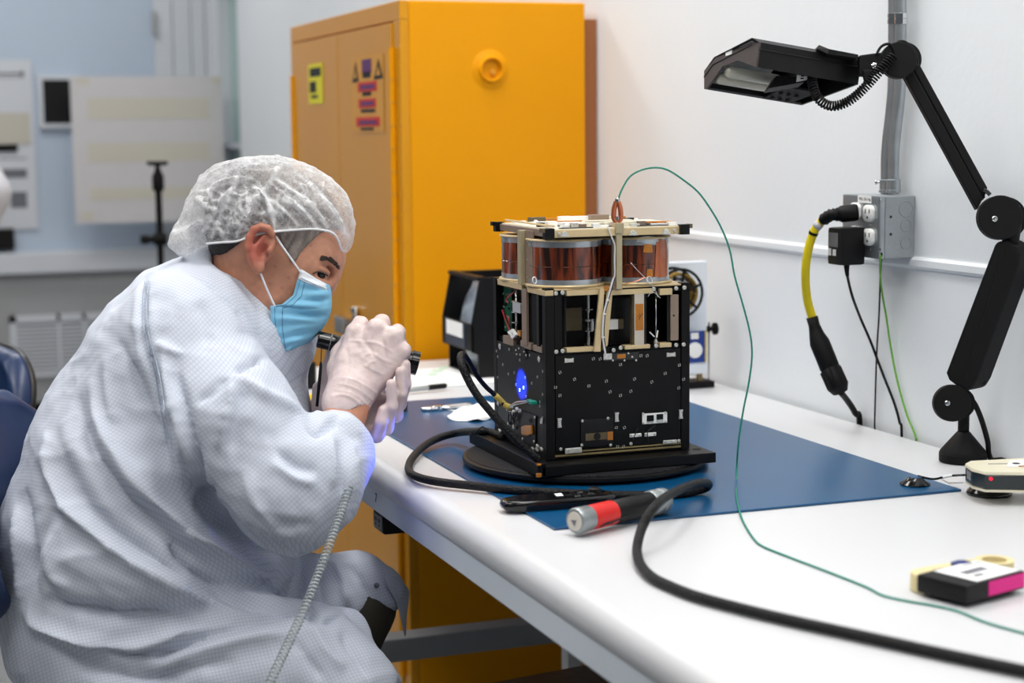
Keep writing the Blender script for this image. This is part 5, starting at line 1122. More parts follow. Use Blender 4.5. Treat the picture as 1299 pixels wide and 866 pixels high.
for k_ in range(5):
    q = MB(); P = q.ring(spc + Vector((0, -0.014 + 0.007*k_, 0)), (0, 1, 0), Rs*0.80, 32); q.tube(P + [P[0]], 0.0026, 6); q.build('wound_wire', 'wound_wire', sdv, smooth=True)

# ================================================================== black parts bin
bx0, byn = ony(600, 470, 3.27).x, 3.27
byf = onx(562, 420, bx0).y; byf = min(byf, 3.56)
bzt = ony(620, 352, byn).z; bx1 = bx0 + 0.20
bn = thing('parts_bin', 'black open-front plastic bin with white label near the cabinet', 'bin', ((bx0+bx1)/2, (byn+byf)/2, TZ))
zl_ = ony(600, 447, byn).z; zf = ony(600, 412, byn).z
sidep = [(bx0 + 0.012, TZ + 0.0006), (bx1, TZ + 0.0006), (bx1, bzt), (bx0 + 0.03, bzt), (bx0 + 0.016, bzt - 0.006), (bx0 - 0.002, zf), (bx0 - 0.002, zl_), (bx0 + 0.012, zl_ - 0.006)]
for y_ in (byn, byf - 0.006): MB().prism([Vector((x, y_, z)) for x, z in sidep], (0, 0.006, 0)).build('side', 'black_plastic', bn, bevel=0.001)
MB().bx(bx0 + 0.012, bx1, byn + 0.006, byf - 0.006, TZ + 0.0006, TZ + 0.006).build('bottom', 'black_plastic', bn)
MB().bx(bx1 - 0.006, bx1, byn + 0.006, byf - 0.006, TZ + 0.006, bzt).build('back', 'black_plastic', bn)
MB().bx(bx0 - 0.002, bx0 + 0.004, byn, byf, zl_, zf).build('front_lip', 'black_plastic', bn, bevel=0.0015)
MB().bx(bx0 + 0.012, bx0 + 0.03, byn, byf, bzt - 0.006, bzt + 0.002).build('rim', 'black_plastic', bn, bevel=0.002)
mat('bin_blue', (52, 60, 76), 0.4)
lp0, lp1 = onx(588, 418, bx0 - 0.002).y, onx(568, 418, bx0 - 0.002).y
lh = MB().bx(bx0 - 0.004, bx0 - 0.0021, lp0 - 0.012, lp1 + 0.01, zl_ + 0.004, zf - 0.003).build('label_holder', 'bin_blue', bn, bevel=0.0005)
MB().bx(bx0 - 0.005, bx0 - 0.0041, lp0, lp1, (zl_+zf)/2 - 0.004, zf - 0.002).build('label', 'paper', lh)
bag = MB(); mat('clear_bag', (150, 160, 172), 0.15, var=0.5, vscale=25, bump=0.8, bscale=40, spec=0.8)
rows = []
for i in range(8):
    t = i/7; rows.append([Vector((bx0 + 0.07 + 0.055*math.cos(a)*(0.6 + 0.4*math.sin(math.pi*t)) + 0.006*math.sin(3*a + 5*t), (byn+byf)/2 + 0.075*math.sin(a)*(0.55 + 0.45*math.sin(math.pi*t)), TZ + 0.008 + t*(bzt - TZ - 0.03) + 0.005*math.sin(4*a))) for a in [2*math.pi*k/18 for k in range(18)]])
bo = place(bag.loft(rows), 'plastic_bag', 'clear_bag', ((bx0 + 0.07), (byn+byf)/2, TZ + 0.008), smooth=True)
tag(bo, 'crumpled clear plastic bag standing inside the black bin', 'bag')

# ================================================================== clutter at the far end of the bench
q = MB(); pts4 = [onz(x, y) for x, y in ((470, 472), (655, 452), (650, 488), (560, 497))]
pp = MB(); mat('print_green', (196, 216, 198), 0.8)
sheet = place(MB().prism([onz(x, y, TZ + 0.0005) for x, y in ((484, 474), (640, 462), (650, 484), (508, 497))], (0, 0, 0.003)), 'paper_pad', 'paper', tuple(onz(570, 482)))
tag(sheet, 'white paper pad with faint green print behind the mat', 'paper pad')
for a in ((545, 468, 560, 472), (540, 473, 553, 477), (556, 464, 566, 468), (530, 482, 543, 484), (560, 486, 575, 488)):
    MB().prism([onz(x, y, TZ + 0.0037) for x, y in ((a[0], a[3]), (a[2], a[3]), (a[2] + 4, a[1]), (a[0] + 4, a[1]))], (0, 0, 0.0002)).build('print', 'print_green', sheet)
a, b = onz(510, 495, TZ + 0.0092), onz(566, 489, TZ + 0.0092)
mk = thing('marker_pen', 'black and grey marker pen lying along the paper pad edge', 'pen', tuple(onz(540, 495)))
MB().tube([a, a.lerp(b, 0.03), a.lerp(b, 0.6)], [0.003, 0.005, 0.005], 12).build('barrel', 'grey_bar', mk, smooth=True)
MB().tube([a.lerp(b, 0.58), a.lerp(b, 0.6), a.lerp(b, 0.97), b], [0.005, 0.0056, 0.0056, 0.004], 12).build('cap', 'black_plastic', mk, smooth=True)
mat('amber_roll', (58, 30, 22), 0.3)
rc = onz(503, 521, MATZ)
tr = thing('tape_roll', 'small dark amber tape roll on the mat under the hands', 'tape roll', tuple(rc))
MB().lathe(rc + Vector((0, 0, 0.0004)), (0, 0, 1), [(0, 0.020), (0.014, 0.020), (0.014, 0.012), (0.0, 0.012)], 28).build('roll', 'amber_roll', tr, auto=40)
MB().lathe(rc + Vector((0, 0, 0.0006)), (0, 0, 1), [(0, 0.0118), (0.0145, 0.0118), (0.0145, 0.010), (0.0, 0.010)], 28).build('core', 'paper_cream', tr, auto=40)
# pliers
pa_, pb2 = onz(535, 519, MATZ + 0.004), onz(585, 515, MATZ + 0.004)
pv = thing('pliers', 'shiny steel pliers lying on the mat left of the satellite', 'pliers', tuple(pa_.lerp(pb2, 0.5)))
d_ = (pb2 - pa_).normalized(); s_ = Vector((0, 0, 1)).cross(d_); L_ = (pb2 - pa_).length
for sg in (-1, 1):
    MB().tube(spline([pa_ + s_*sg*0.001, pa_ + d_*L_*0.2 + s_*sg*0.006, pa_ + d_*L_*0.4 + s_*sg*0.003, pa_ + d_*L_*0.6 - s_*sg*0.006, pa_ + d_*L_*1.3 - s_*sg*0.012], 5), 0.0036, 8).build('arm', 'chrome', pv, smooth=True)
MB().lathe(pa_ + d_*L_*0.42 + Vector((0, 0, -0.003)), (0, 0, 1), [(0, 0.008), (0.007, 0.008), (0.0085, 0.005)], 16).build('pivot', 'chrome', pv, auto=40)
# white wipe
wc = onz(610, 526, MATZ); wi = MB(); rows = []
for i in range(14):
    row = []
    for j in range(14):
        u, v = i/13 - 0.5, j/13 - 0.5
        p = wc + Vector((0.10*u + 0.03*v + 0.012*math.sin(7*v), 0.12*v + 0.01*math.sin(9*u), 0.0008 + max(0, 0.016*(1 - 3.2*(u*u + v*v)) + 0.006*math.sin(13*u + 3*v)*math.cos(11*v) )))
        row.append(p)
    rows.append(row)
wi.grid(rows); tag(place(wi, 'cleaning_wipe', 'paper', tuple(wc), smooth=True, solid=0.0006), 'crumpled white wipe on the mat beside the satellite', 'wipe')
mat('tip_yellow', (240, 190, 10), 0.4)
yt = onz(388, 507, TZ); yo = MB().lathe(yt + Vector((0.010, 0, 0.0004)), (0, 0, 1), [(0, 0.007), (0.008, 0.007), (0.010, 0.004)], 14).tube([yt + Vector((-0.024, 0.002, 0.004)), yt + Vector((0.008, 0, 0.004))], 0.0016, 6)
tag(place(yo, 'dispensing_needle', 'tip_yellow', tuple(yt), auto=40), 'small yellow-hubbed dispensing needle lying on the bench', 'needle')
# blue cup far on the bench
mat('cup_blue', (90, 160, 214), 0.25, trans=0.3)
cp_ = Vector((ony(371, 450, 3.30).x, 3.30, TZ)); cq = thing('blue_cup', 'pale blue plastic cup behind the masked face', 'cup', tuple(cp_))
MB().lathe(cp_ + Vector((0, 0, 0.0004)), (0, 0, 1), [(0, 0.014), (0.034, 0.017), (0.036, 0.019), (0.040, 0.019), (0.040, 0.016), (0.004, 0.013)], 24).build('wall', 'cup_blue', cq, auto=40)
MB().lathe(cp_ + Vector((0.034, 0.0, 0.0004)), (0, 0, 1), [(0, 0.012), (0.05, 0.012), (0.052, 0.010)], 18).build('dark_bottle', 'black_plastic', cq, auto=40)
# brown stool under the bench
mat('brown_vinyl', (48, 40, 36), 0.35, var=0.3, vscale=25, bump=0.5, bscale=60)
so = onz(700, 852, 0.45)
stl = thing('stool', 'dark brown padded stool tucked under the bench', 'stool', (1.07, 2.55, 0))
MB().cbox((1.085, 2.50, 0.42), (0.33, 0.27, 0.06), 0.012, Matrix.Rotation(-0.06, 3, 'Y')).build('seat', 'brown_vinyl', stl, auto=50)
for sx_ in (-1, 1):
    for sy_ in (-1, 1): MB().tube([(1.085 + sx_*0.11, 2.50 + sy_*0.09, 0.40), (1.085 + sx_*0.14, 2.50 + sy_*0.11, 0.0)], 0.012, 10).build('leg', 'black_matte', stl)
# ================================================================== the seated man (signed-distance modelling, camera-aligned axes in metres)
def pc(x, y, D): return np.array([(x - 649.5)/FP*D, -(y - 433.0)/FP*D, D])
class Field:
    def __init__(s, lo, hi, h):
        s.h = h; s.lo = np.array(lo, float); s.n = np.ceil((np.array(hi) - s.lo)/h).astype(int) + 1
        s.F = np.full(s.n, 1.0, np.float32)
    def _sub(s, lo, hi):
        a = np.clip(np.floor((np.array(lo) - s.lo)/s.h).astype(int), 0, s.n - 1); b = np.clip(np.ceil((np.array(hi) - s.lo)/s.h).astype(int) + 1, 1, s.n)
        sl = tuple(slice(int(i), int(j)) for i, j in zip(a, b))
        ax = [(s.lo[k] + s.h*np.arange(a[k], b[k])).astype(np.float32) for k in range(3)]
        return sl, ax[0][:, None, None], ax[1][None, :, None], ax[2][None, None, :]
    def _mix(s, sl, d, k, sub=False):
        f = s.F[sl]
        if sub: d = -d; f2 = -f; 
        else: f2 = f
        if k > 0:
            hh = np.maximum(k - np.abs(f2 - d), 0)/k; r = np.minimum(f2, d) - hh*hh*k*0.25
        else: r = np.minimum(f2, d)
        if sub:
            hh = np.maximum(k - np.abs(f - d), 0)/k if k > 0 else 0; r = np.maximum(f, d) + (hh*hh*k*0.25 if k > 0 else 0)
        s.F[sl] = r
    def cone(s, a, b, ra, rb, k=0.02, sc=1.0, sub=False):
        # round cone; sc < 1 stretches it along depth
        a = np.array(a, float); b = np.array(b, float); m = max(ra, rb)/min(1, sc) + k + 3*s.h; m2 = max(ra, rb) + k + 3*s.h
        mm = np.array([m2, m2, m])
        sl, X, Y, Z = s._sub(np.minimum(a, b) - mm, np.maximum(a, b) + mm)
        if 0 in s.F[sl].shape: return
        ba = b - a; ba = ba*np.array([1, 1, sc]); L2 = max(1e-9, float(ba @ ba))
        px, py, pz = X - a[0], Y - a[1], (Z - a[2])*sc
        t = np.clip((px*ba[0] + py*ba[1] + pz*ba[2])/L2, 0, 1)
        d = np.sqrt((px - t*ba[0])**2 + (py - t*ba[1])**2 + (pz - t*ba[2])**2) - (ra + (rb - ra)*t)
        s._mix(sl, d.astype(np.float32), k, sub)
    def ell(s, c, r, R=None, k=0.02, sub=False):
        c = np.array(c, float); r = np.array(r, float); R = np.eye(3) if R is None else np.array(R)   # rows of R = axes
        m = np.sqrt(((R.T*r)**2).sum(1)) + k + 3*s.h
        sl, X, Y, Z = s._sub(c - m, c + m)
        if 0 in s.F[sl].shape: return
        p = [X - c[0], Y - c[1], Z - c[2]]; q = [(p[0]*R[i][0] + p[1]*R[i][1] + p[2]*R[i][2]) for i in range(3)]
        k0 = np.sqrt(sum((q[i]/r[i])**2 for i in range(3))) + 1e-6; k1 = np.sqrt(sum((q[i]/r[i]**2)**2 for i in range(3))) + 1e-6
        s._mix(sl, (k0*(k0 - 1)/k1).astype(np.float32), k, sub)
    def chain(s, pts, k=0.02, sc=1.0):
        for (a, ra), (b, rb) in zip(pts[:-1], pts[1:]): s.cone(a, b, ra, rb, k, sc)
    def mesh(s):
        F = s.F.astype(np.float64); F[F == 0] = 1e-9; S = F < 0
        c = [(i, j, k) for i in (0, 1) for j in (0, 1) for k in (0, 1)]
        n = np.array(F.shape) - 1
        g = lambda A, o: A[o[0]:o[0]+n[0], o[1]:o[1]+n[1], o[2]:o[2]+n[2]]
        cnt = sum(g(S, o).astype(np.int8) for o in c); act = (cnt > 0) & (cnt < 8)
        ii = np.argwhere(act); idx = -np.ones(act.shape, np.int64); idx[act] = np.arange(len(ii))
        pos = np.zeros((len(ii), 3)); w = np.zeros(len(ii))
        for o in c:
            for ax in range(3):
                if o[ax] == 1: continue
                o2 = list(o); o2[ax] = 1
                f0 = F[ii[:, 0]+o[0], ii[:, 1]+o[1], ii[:, 2]+o[2]]; f1 = F[ii[:, 0]+o2[0], ii[:, 1]+o2[1], ii[:, 2]+o2[2]]
                m = (f0 < 0) != (f1 < 0); t = np.where(m, f0/(f0 - f1 + 1e-12), 0)
                p = np.tile(np.array(o, float), (len(ii), 1)); p[:, ax] = t
                pos[m] += p[m]; w[m] += 1
        V_ = s.lo + s.h*(ii + pos/w[:, None]); faces = []
        for ax in range(3):
            a1, a2 = (ax+1) % 3, (ax+2) % 3
            s0 = [slice(None)]*3; s1 = [slice(None)]*3; s0[ax] = slice(0, -1); s1[ax] = slice(1, None)
            e = S[tuple(s0)] != S[tuple(s1)]
            q = np.argwhere(e); q = q[(q[:, a1] >= 1) & (q[:, a2] >= 1) & (q[:, a1] < F.shape[a1]-1) & (q[:, a2] < F.shape[a2]-1)]
            if not len(q): continue
            def cell(d1, d2):
                r = q.copy(); r[:, a1] += d1; r[:, a2] += d2; return idx[r[:, 0], r[:, 1], r[:, 2]]
            Q = np.stack([cell(-1, -1), cell(0, -1), cell(0, 0), cell(-1, 0)], 1)
            inside = S[q[:, 0], q[:, 1], q[:, 2]]
            Q[~inside] = Q[~inside][:, ::-1]; Q = Q[(Q >= 0).all(1)]; faces.append(Q)
        return V_, np.concatenate(faces)
def vnormals(Vv, Q):
    a, b, c_, d = (Vv[Q[:, i]] for i in range(4)); n = np.cross(c_ - a, d - b); N = np.zeros_like(Vv)
    for i in range(4): np.add.at(N, Q[:, i], n)
    return N/np.maximum(np.linalg.norm(N, axis=1, keepdims=True), 1e-12)
def smooth_v(Vv, Q, it=1, lam=0.5):
    for _ in range(it):
        A = np.zeros_like(Vv); W = np.zeros(len(Vv))
        for i in range(4):
            j = (i+1) % 4
            np.add.at(A, Q[:, i], Vv[Q[:, j]]); np.add.at(W, Q[:, i], 1); np.add.at(A, Q[:, j], Vv[Q[:, i]]); np.add.at(W, Q[:, j], 1)
        Vv = Vv + lam*(A/np.maximum(W, 1)[:, None] - Vv)
    return Vv
def topix(Vv): return np.stack([649.5 + FP*Vv[:, 0]/Vv[:, 2], 433 - FP*Vv[:, 1]/Vv[:, 2]], 1)
def dense(pts, n=10):
    P = spline([(x, y, 0) for x, y in pts], n); return np.array([(p.x, p.y) for p in P])
def folds(Vv, N, strokes):
    P = topix(Vv); disp = np.zeros(len(Vv)); face = np.clip(-N[:, 2]*2.2 + 0.15, 0, 1)
    for pts, width, amp in strokes:
        D_ = dense(pts); lo = D_.min(0) - 3*width; hi = D_.max(0) + 3*width
        m = np.where((P >= lo).all(1) & (P <= hi).all(1) & (face > 0))[0]
        if not len(m): continue
        d2 = ((P[m][:, None, :] - D_[None])**2).sum(2); j = d2.argmin(1); d = np.sqrt(d2[np.arange(len(m)), j])
        t = j/(len(D_)-1); taper = np.clip(np.minimum(t, 1 - t)*4 + 0.12, 0, 1)
        disp[m] += amp*np.exp(-(d/width)**2)*taper*face[m]
    return Vv + N*disp[:, None]
_hsh = np.random.default_rng(3).random((32, 32, 32))
def vnoise(P):
    i = np.floor(P).astype(int); f = P - i; f = f*f*(3 - 2*f); r = 0
    for o in [(a, b, c_) for a in (0, 1) for b in (0, 1) for c_ in (0, 1)]:
        q = (i + np.array(o)) % 32; ww = np.prod([f[:, k] if o[k] else 1 - f[:, k] for k in range(3)], axis=0); r = r + ww*_hsh[q[:, 0], q[:, 1], q[:, 2]]
    return r - 0.5
def to_world(Vv): return CAM + Vv[:, :1]*_r + Vv[:, 1:2]*_u + Vv[:, 2:3]*_f
def sdf_obj(name, Vv, Q, m, parent, attrs=None):
    Wd = to_world(Vv); me = bpy.data.meshes.new(name); me.from_pydata(Wd.tolist(), [], Q.tolist()); me.update()
    me.polygons.foreach_set('use_smooth', [True]*len(me.polygons))
    me.materials.append(MATS[m])
    for k_, arr in (attrs or {}).items():
        if arr.shape[1] == 3: at_ = me.attributes.new(k_, 'FLOAT_VECTOR', 'POINT'); at_.data.foreach_set('vector', arr.astype(np.float32).ravel())
        else: at_ = me.attributes.new(k_, 'FLOAT_COLOR', 'POINT'); at_.data.foreach_set('color', arr.astype(np.float32).ravel())
    o = bpy.data.objects.new(name, me); C.objects.link(o)
    if parent: attach(o, parent)
    return o

# ---- materials for the man
m = mat('skin', (186, 128, 104), 0.45, sss=0.08, bump=0.15, bscale=500)
nt = m.node_tree; b = nt.nodes['Principled BSDF']; a_ = nt.nodes.new('ShaderNodeAttribute'); a_.attribute_name = 'tint'; nt.links.new(a_.outputs['Color'], b.inputs['Base Color'])
m = mat('coat_fabric', (226, 231, 240), 0.8, spec=0.2)
nt = m.node_tree; b = nt.nodes['Principled BSDF']; a_ = nt.nodes.new('ShaderNodeAttribute'); a_.attribute_name = 'weave'
sx = nt.nodes.new('ShaderNodeSeparateXYZ'); nt.links.new(a_.outputs['Vector'], sx.inputs[0])
lines = []
for i in (0, 1):
    mu = nt.nodes.new('ShaderNodeMath'); mu.operation = 'MULTIPLY'; mu.inputs[1].default_value = 1/0.0050; nt.links.new(sx.outputs[i], mu.inputs[0])
    fr_ = nt.nodes.new('ShaderNodeMath'); fr_.operation = 'FRACT'; nt.links.new(mu.outputs[0], fr_.inputs[0])
    s1 = nt.nodes.new('ShaderNodeMath'); s1.operation = 'SUBTRACT'; s1.inputs[1].default_value = 0.5; nt.links.new(fr_.outputs[0], s1.inputs[0])
    ab = nt.nodes.new('ShaderNodeMath'); ab.operation = 'ABSOLUTE'; nt.links.new(s1.outputs[0], ab.inputs[0])
    mr = nt.nodes.new('ShaderNodeMapRange'); mr.inputs[1].default_value = 0.06; mr.inputs[2].default_value = 0.18; mr.inputs[3].default_value = 1; mr.inputs[4].default_value = 0; nt.links.new(ab.outputs[0], mr.inputs[0]); lines.append(mr)
mx_ = nt.nodes.new('ShaderNodeMath'); mx_.operation = 'MAXIMUM'; nt.links.new(lines[0].outputs[0], mx_.inputs[0]); nt.links.new(lines[1].outputs[0], mx_.inputs[1])
ml = nt.nodes.new('ShaderNodeMath'); ml.operation = 'MULTIPLY'; ml.inputs[1].default_value = 0.42; nt.links.new(mx_.outputs[0], ml.inputs[0])
mc = nt.nodes.new('ShaderNodeMixRGB'); mc.inputs[1].default_value = lin((206, 211, 222)) + (1,); mc.inputs[2].default_value = lin((146, 160, 188)) + (1,)
nt.links.new(ml.outputs[0], mc.inputs[0]); nt.links.new(mc.outputs[0], b.inputs['Base Color'])
mat('glove_latex', (222, 202, 200), 0.30, var=0.10, vscale=45, bump=0.7, bscale=75, sss=0.1, spec=0.45)
mat('mask_blue', (134, 196, 228), 0.75, var=0.03, vscale=60, bump=0.1, bscale=600, spec=0.2)
mat('mask_white', (232, 236, 242), 0.8, spec=0.2); mat('stitch', (70, 120, 160), 0.8)
m = mat('hair_grey', (84, 78, 74), 0.6, bump=0.6, bscale=350, stretch=(1, 1, 1))
nt = m.node_tree; b = nt.nodes['Principled BSDF']; a_ = nt.nodes.new('ShaderNodeAttribute'); a_.attribute_name = 'tint'; nt.links.new(a_.outputs['Color'], b.inputs['Base Color'])
mat('brow_hair', (62, 52, 46), 0.7, bump=0.5, bscale=400)
mat('trouser', (60, 56, 46), 0.8, var=0.1, vscale=20); mat('eye_white', (214, 206, 200), 0.2); mat('eye_dark', (22, 16, 14), 0.15)
mat('shoe', (20, 20, 22), 0.5); mat('snap_metal', (120, 124, 130), 0.35, metal=0.6)
# bouffant cap: thin fibrous cloth, partly see-through
m = bpy.data.materials.new('cap_tissue'); m.use_nodes = True; nt = m.node_tree; nt.nodes.clear(); MATS['cap_tissue'] = m
out_ = nt.nodes.new('ShaderNodeOutputMaterial'); ms = nt.nodes.new('ShaderNodeMixShader'); tr_ = nt.nodes.new('ShaderNodeBsdfTransparent')
df = nt.nodes.new('ShaderNodeBsdfDiffuse'); df.inputs[0].default_value = lin((240, 240, 242)) + (1,); tl_ = nt.nodes.new('ShaderNodeBsdfTranslucent'); tl_.inputs[0].default_value = lin((240, 240, 242)) + (1,)
m2 = nt.nodes.new('ShaderNodeMixShader'); m2.inputs[0].default_value = 0.3; nt.links.new(df.outputs[0], m2.inputs[1]); nt.links.new(tl_.outputs[0], m2.inputs[2])
a_ = nt.nodes.new('ShaderNodeAttribute'); a_.attribute_name = 'tint'; tc = nt.nodes.new('ShaderNodeTexCoord')
vo = nt.nodes.new('ShaderNodeTexNoise'); vo.inputs['Scale'].default_value = 260; vo.inputs['Detail'].default_value = 3; vo.inputs['Distortion'].default_value = 1.2; nt.links.new(tc.outputs['Object'], vo.inputs['Vector'])
mr = nt.nodes.new('ShaderNodeMapRange'); mr.inputs[1].default_value = 0.35; mr.inputs[2].default_value = 0.65; mr.inputs[3].default_value = -0.13; mr.inputs[4].default_value = 0.15; nt.links.new(vo.outputs['Fac'], mr.inputs[0])
ad = nt.nodes.new('ShaderNodeMath'); ad.operation = 'ADD'; ad.use_clamp = True; nt.links.new(mr.outputs[0], ad.inputs[0]); nt.links.new(a_.outputs['Fac'], ad.inputs[1])
nt.links.new(ad.outputs[0], ms.inputs[0]); nt.links.new(tr_.outputs[0], ms.inputs[1]); nt.links.new(m2.outputs[0], ms.inputs[2]); nt.links.new(ms.outputs[0], out_.inputs[0])

man = thing('person', 'seated man in white lab coat, hair cover and blue mask leaning to the satellite', 'person', tuple(at(170, 850, 2.55)))

# ---- head
yw = math.radians(7); pt_ = math.radians(-27)
Fv = np.array([math.cos(pt_)*math.cos(yw), math.sin(pt_), -math.sin(yw)*math.cos(pt_)]); Uv = np.array([-math.sin(pt_), math.cos(pt_), 0]); Sv = np.cross(Fv, Uv)
HR = [Fv, Uv, Sv]
def build_head(h):
    lo = np.array([pc(225, 0, 2.62)[0], pc(0, 470, 2.62)[1], 2.37]); hi = np.array([pc(458, 0, 2.6)[0], pc(0, 190, 2.6)[1], 2.64])
    H = Field(lo, hi, h); D = 2.505
    H.ell(pc(347, 290, D), (0.098, 0.088, 0.076), HR, 0.0)
    H.ell(pc(372, 352, D), (0.060, 0.085, 0.062), HR, 0.03)
    H.ell(pc(389, 333, D), (0.046, 0.060, 0.056), HR, 0.02)          # cheekbones and forehead plane
    H.ell(pc(352, 378, D), (0.045, 0.040, 0.056), HR, 0.025)         # jaw angle
    H.ell(pc(374, 412, D), (0.030, 0.026, 0.034), HR, 0.025)         # chin
    H.ell(pc(419, 325, D - 0.004), (0.014, 0.011, 0.048), HR, 0.014) # brow
    H.ell(pc(394, 364, D - 0.040), (0.020, 0.014, 0.018), HR, 0.015) # cheek apple
    H.cone(pc(417, 344, D - 0.004), pc(410, 372, D - 0.004), 0.008, 0.010, 0.010)  # nose, its tip under the mask
    H.ell(pc(413, 346, D - 0.036), (0.014, 0.010, 0.017), HR, 0.010, sub=True)   # eye socket
    H.ell(pc(405, 347, D - 0.0385), (0.0135, 0.0125, 0.0135), HR, 0.004)           # lid over the eyeball
    H.ell(pc(407, 341, D - 0.043), (0.015, 0.0038, 0.011), HR, 0.005)
    H.ell(pc(404, 355.5, D - 0.042), (0.013, 0.0028, 0.010), HR, 0.006)
    H.cone(pc(330, 352, D + 0.01), pc(280, 420, D + 0.045), 0.060, 0.072, 0.03)   # neck
    # ear
    eo = D - 0.088
    H.ell(pc(332, 316, eo + 0.008), (0.017, 0.030, 0.012), HR, 0.006)
    er = [(345, 297), (340, 290), (331, 287.5), (322, 291), (316.5, 301), (316, 314), (319, 327), (323, 337), (328, 343)]
    E_ = [pc(x, y, eo - 0.003 - 0.006*math.sin(math.pi*i/8)) for i, (x, y) in enumerate(er)]
    for p, q in zip(E_[:-1], E_[1:]): H.cone(p, q, 0.0052, 0.0052, 0.004)
    H.ell(pc(329, 338, eo - 0.003), (0.008, 0.009, 0.0055), HR, 0.005)
    H.cone(pc(335, 300, eo - 0.003), pc(324, 313, eo - 0.006), 0.0032, 0.0035, 0.003); H.cone(pc(324, 313, eo - 0.006), pc(327, 328, eo - 0.005), 0.0035, 0.0035, 0.003)
    H.ell(pc(336, 318, eo - 0.006), (0.008, 0.011, 0.010), HR, 0.004, sub=True)
    H.ell(pc(341, 318, eo - 0.002), (0.004, 0.006, 0.005), HR, 0.004)
    return H
Hd = build_head(0.0024)
Vh, Qh = Hd.mesh(); Vh = smooth_v(Vh, Qh, 2, 0.4); Nh = vnormals(Vh, Qh)
Vh = folds(Vh, Nh, [([(404, 300), (420, 306), (428, 316)], 2.2, -0.0010), ([(400, 307), (416, 312), (424, 322)], 2.2, -0.0008), ([(385, 345), (378, 352), (372, 358)], 2.0, -0.0006), ([(388, 350), (382, 358), (378, 366)], 1.8, -0.0005), ([(300, 345), (312, 372), (322, 396)], 3, -0.0012), ([(290, 350), (300, 375), (310, 396)], 3, -0.0010)])
Ph = topix(Vh); nz = vnoise(Vh*45) ; nz2 = vnoise(Vh*160 + 9)
base = np.tile(np.array(lin((204, 146, 118))), (len(Vh), 1))*(1 + 0.35*nz + 0.25*nz2)[:, None]
def blob(cx, cy, rx, ry): return np.exp(-(((Ph[:, 0]-cx)/rx)**2 + ((Ph[:, 1]-cy)/ry)**2))[:, None]
def tint(col, wgt): 
    global base; base = base*(1 - wgt) + np.array(lin(col))*wgt
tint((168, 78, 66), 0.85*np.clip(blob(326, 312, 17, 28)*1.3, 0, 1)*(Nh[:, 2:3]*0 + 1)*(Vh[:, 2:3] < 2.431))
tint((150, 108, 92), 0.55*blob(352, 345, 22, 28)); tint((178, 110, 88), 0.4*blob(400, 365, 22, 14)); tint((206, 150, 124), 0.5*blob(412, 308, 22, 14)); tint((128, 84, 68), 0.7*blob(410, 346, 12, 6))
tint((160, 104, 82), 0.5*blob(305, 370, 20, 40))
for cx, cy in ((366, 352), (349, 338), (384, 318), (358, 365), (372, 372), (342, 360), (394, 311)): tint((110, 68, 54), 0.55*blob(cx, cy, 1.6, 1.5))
col_h = np.concatenate([base, np.ones((len(base), 1))], 1)
# ---- torso and limbs below the clothes (one coarse continuous surface joined to the head)
B = Field(np.array([pc(0, 0, 2.6)[0] - 0.05, -1.02, 2.24]), np.array([pc(560, 0, 2.6)[0], pc(0, 330, 2.6)[1], 2.88]), 0.009)
B.chain([(pc(280, 415, 2.55), 0.066), (pc(262, 470, 2.58), 0.098), (pc(225, 570, 2.58), 0.110), (pc(180, 690, 2.58), 0.120), (pc(150, 790, 2.57), 0.115)], 0.05, 0.75)
for sgn, sh, el, wr in ((-1, (262, 460, 2.43), (366, 632, 2.325), (440, 528, 2.42)), (1, (285, 440, 2.74), (385, 630, 2.73), (406, 532, 2.575))):
    B.chain([(pc(*sh), 0.056), (pc(*el), 0.044)], 0.03); B.chain([(pc(*el), 0.046), (pc((el[0]+2*wr[0])/3, (el[1]+2*wr[1])/3, (el[2]+2*wr[2])/3), 0.037), (pc(*wr), 0.0265)], 0.02)
    B.cone(pc(*wr), pc(wr[0] + 10, wr[1] - 22, wr[2] + 0.004), 0.0265, 0.024, 0.01)
legs = [((150, 800, 2.66), (456, 774, 2.66), (300, 1120, 2.68)), ((140, 820, 2.46), (420, 900, 2.42), (330, 1230, 2.46))]
for hp, kn, an in legs:
    B.chain([(pc(*hp), 0.075), (pc(*kn), 0.048)], 0.03); B.chain([(pc(*kn), 0.047), (pc(kn[0] + (an[0]-kn[0])*0.33, kn[1] + (an[1]-kn[1])*0.33, kn[2]), 0.050), (pc(*an), 0.033)], 0.02)
Vb, Qb = B.mesh(); Vb = smooth_v(Vb, Qb, 1)
Vall = np.concatenate([Vh, Vb]); Qall = np.concatenate([Qh, Qb + len(Vh)])
cb = np.tile(np.array(list(lin((192, 134, 106))) + [1.0]), (len(Vb), 1)); cb[:, :3] *= (1 + 0.3*vnoise(Vb*60))[:, None]
body = sdf_obj('body', Vall, Qall, 'skin', man, {'tint': np.concatenate([col_h, cb])})
# eye and brow
ec_ = pc(404.5, 347.5, 2.5045 - 0.0432); e0 = V(to_world(ec_[None])[0])
fw = V(_r*Fv[0] + _u*Fv[1] + _f*Fv[2]); upv = V(_r*Uv[0] + _u*Uv[1] + _f*Uv[2]); sd_ = V(_r*Sv[0] + _u*Sv[1] + _f*Sv[2])
eye = MB().lathe(e0 - fw*0.0105, fw, [(0.0105 - 0.0108*math.cos(t), 0.0108*math.sin(t)) for t in [math.pi*i/12 for i in range(13)]], 20).build('eyeball', 'eye_dark', man, smooth=True)
MB().lathe(e0 + fw*0.0086, fw, [(0, 0.0062), (0.0012, 0.0055), (0.0020, 0.0)], 16).build('iris', 'eye_dark', eye, smooth=True)
def head_surface_D(px, py):
    d = ((Ph - np.array([px, py]))**2).sum(1); j = np.where(d < 9)[0]
    if not len(j): j = [d.argmin()]
    return Vh[j, 2].min()
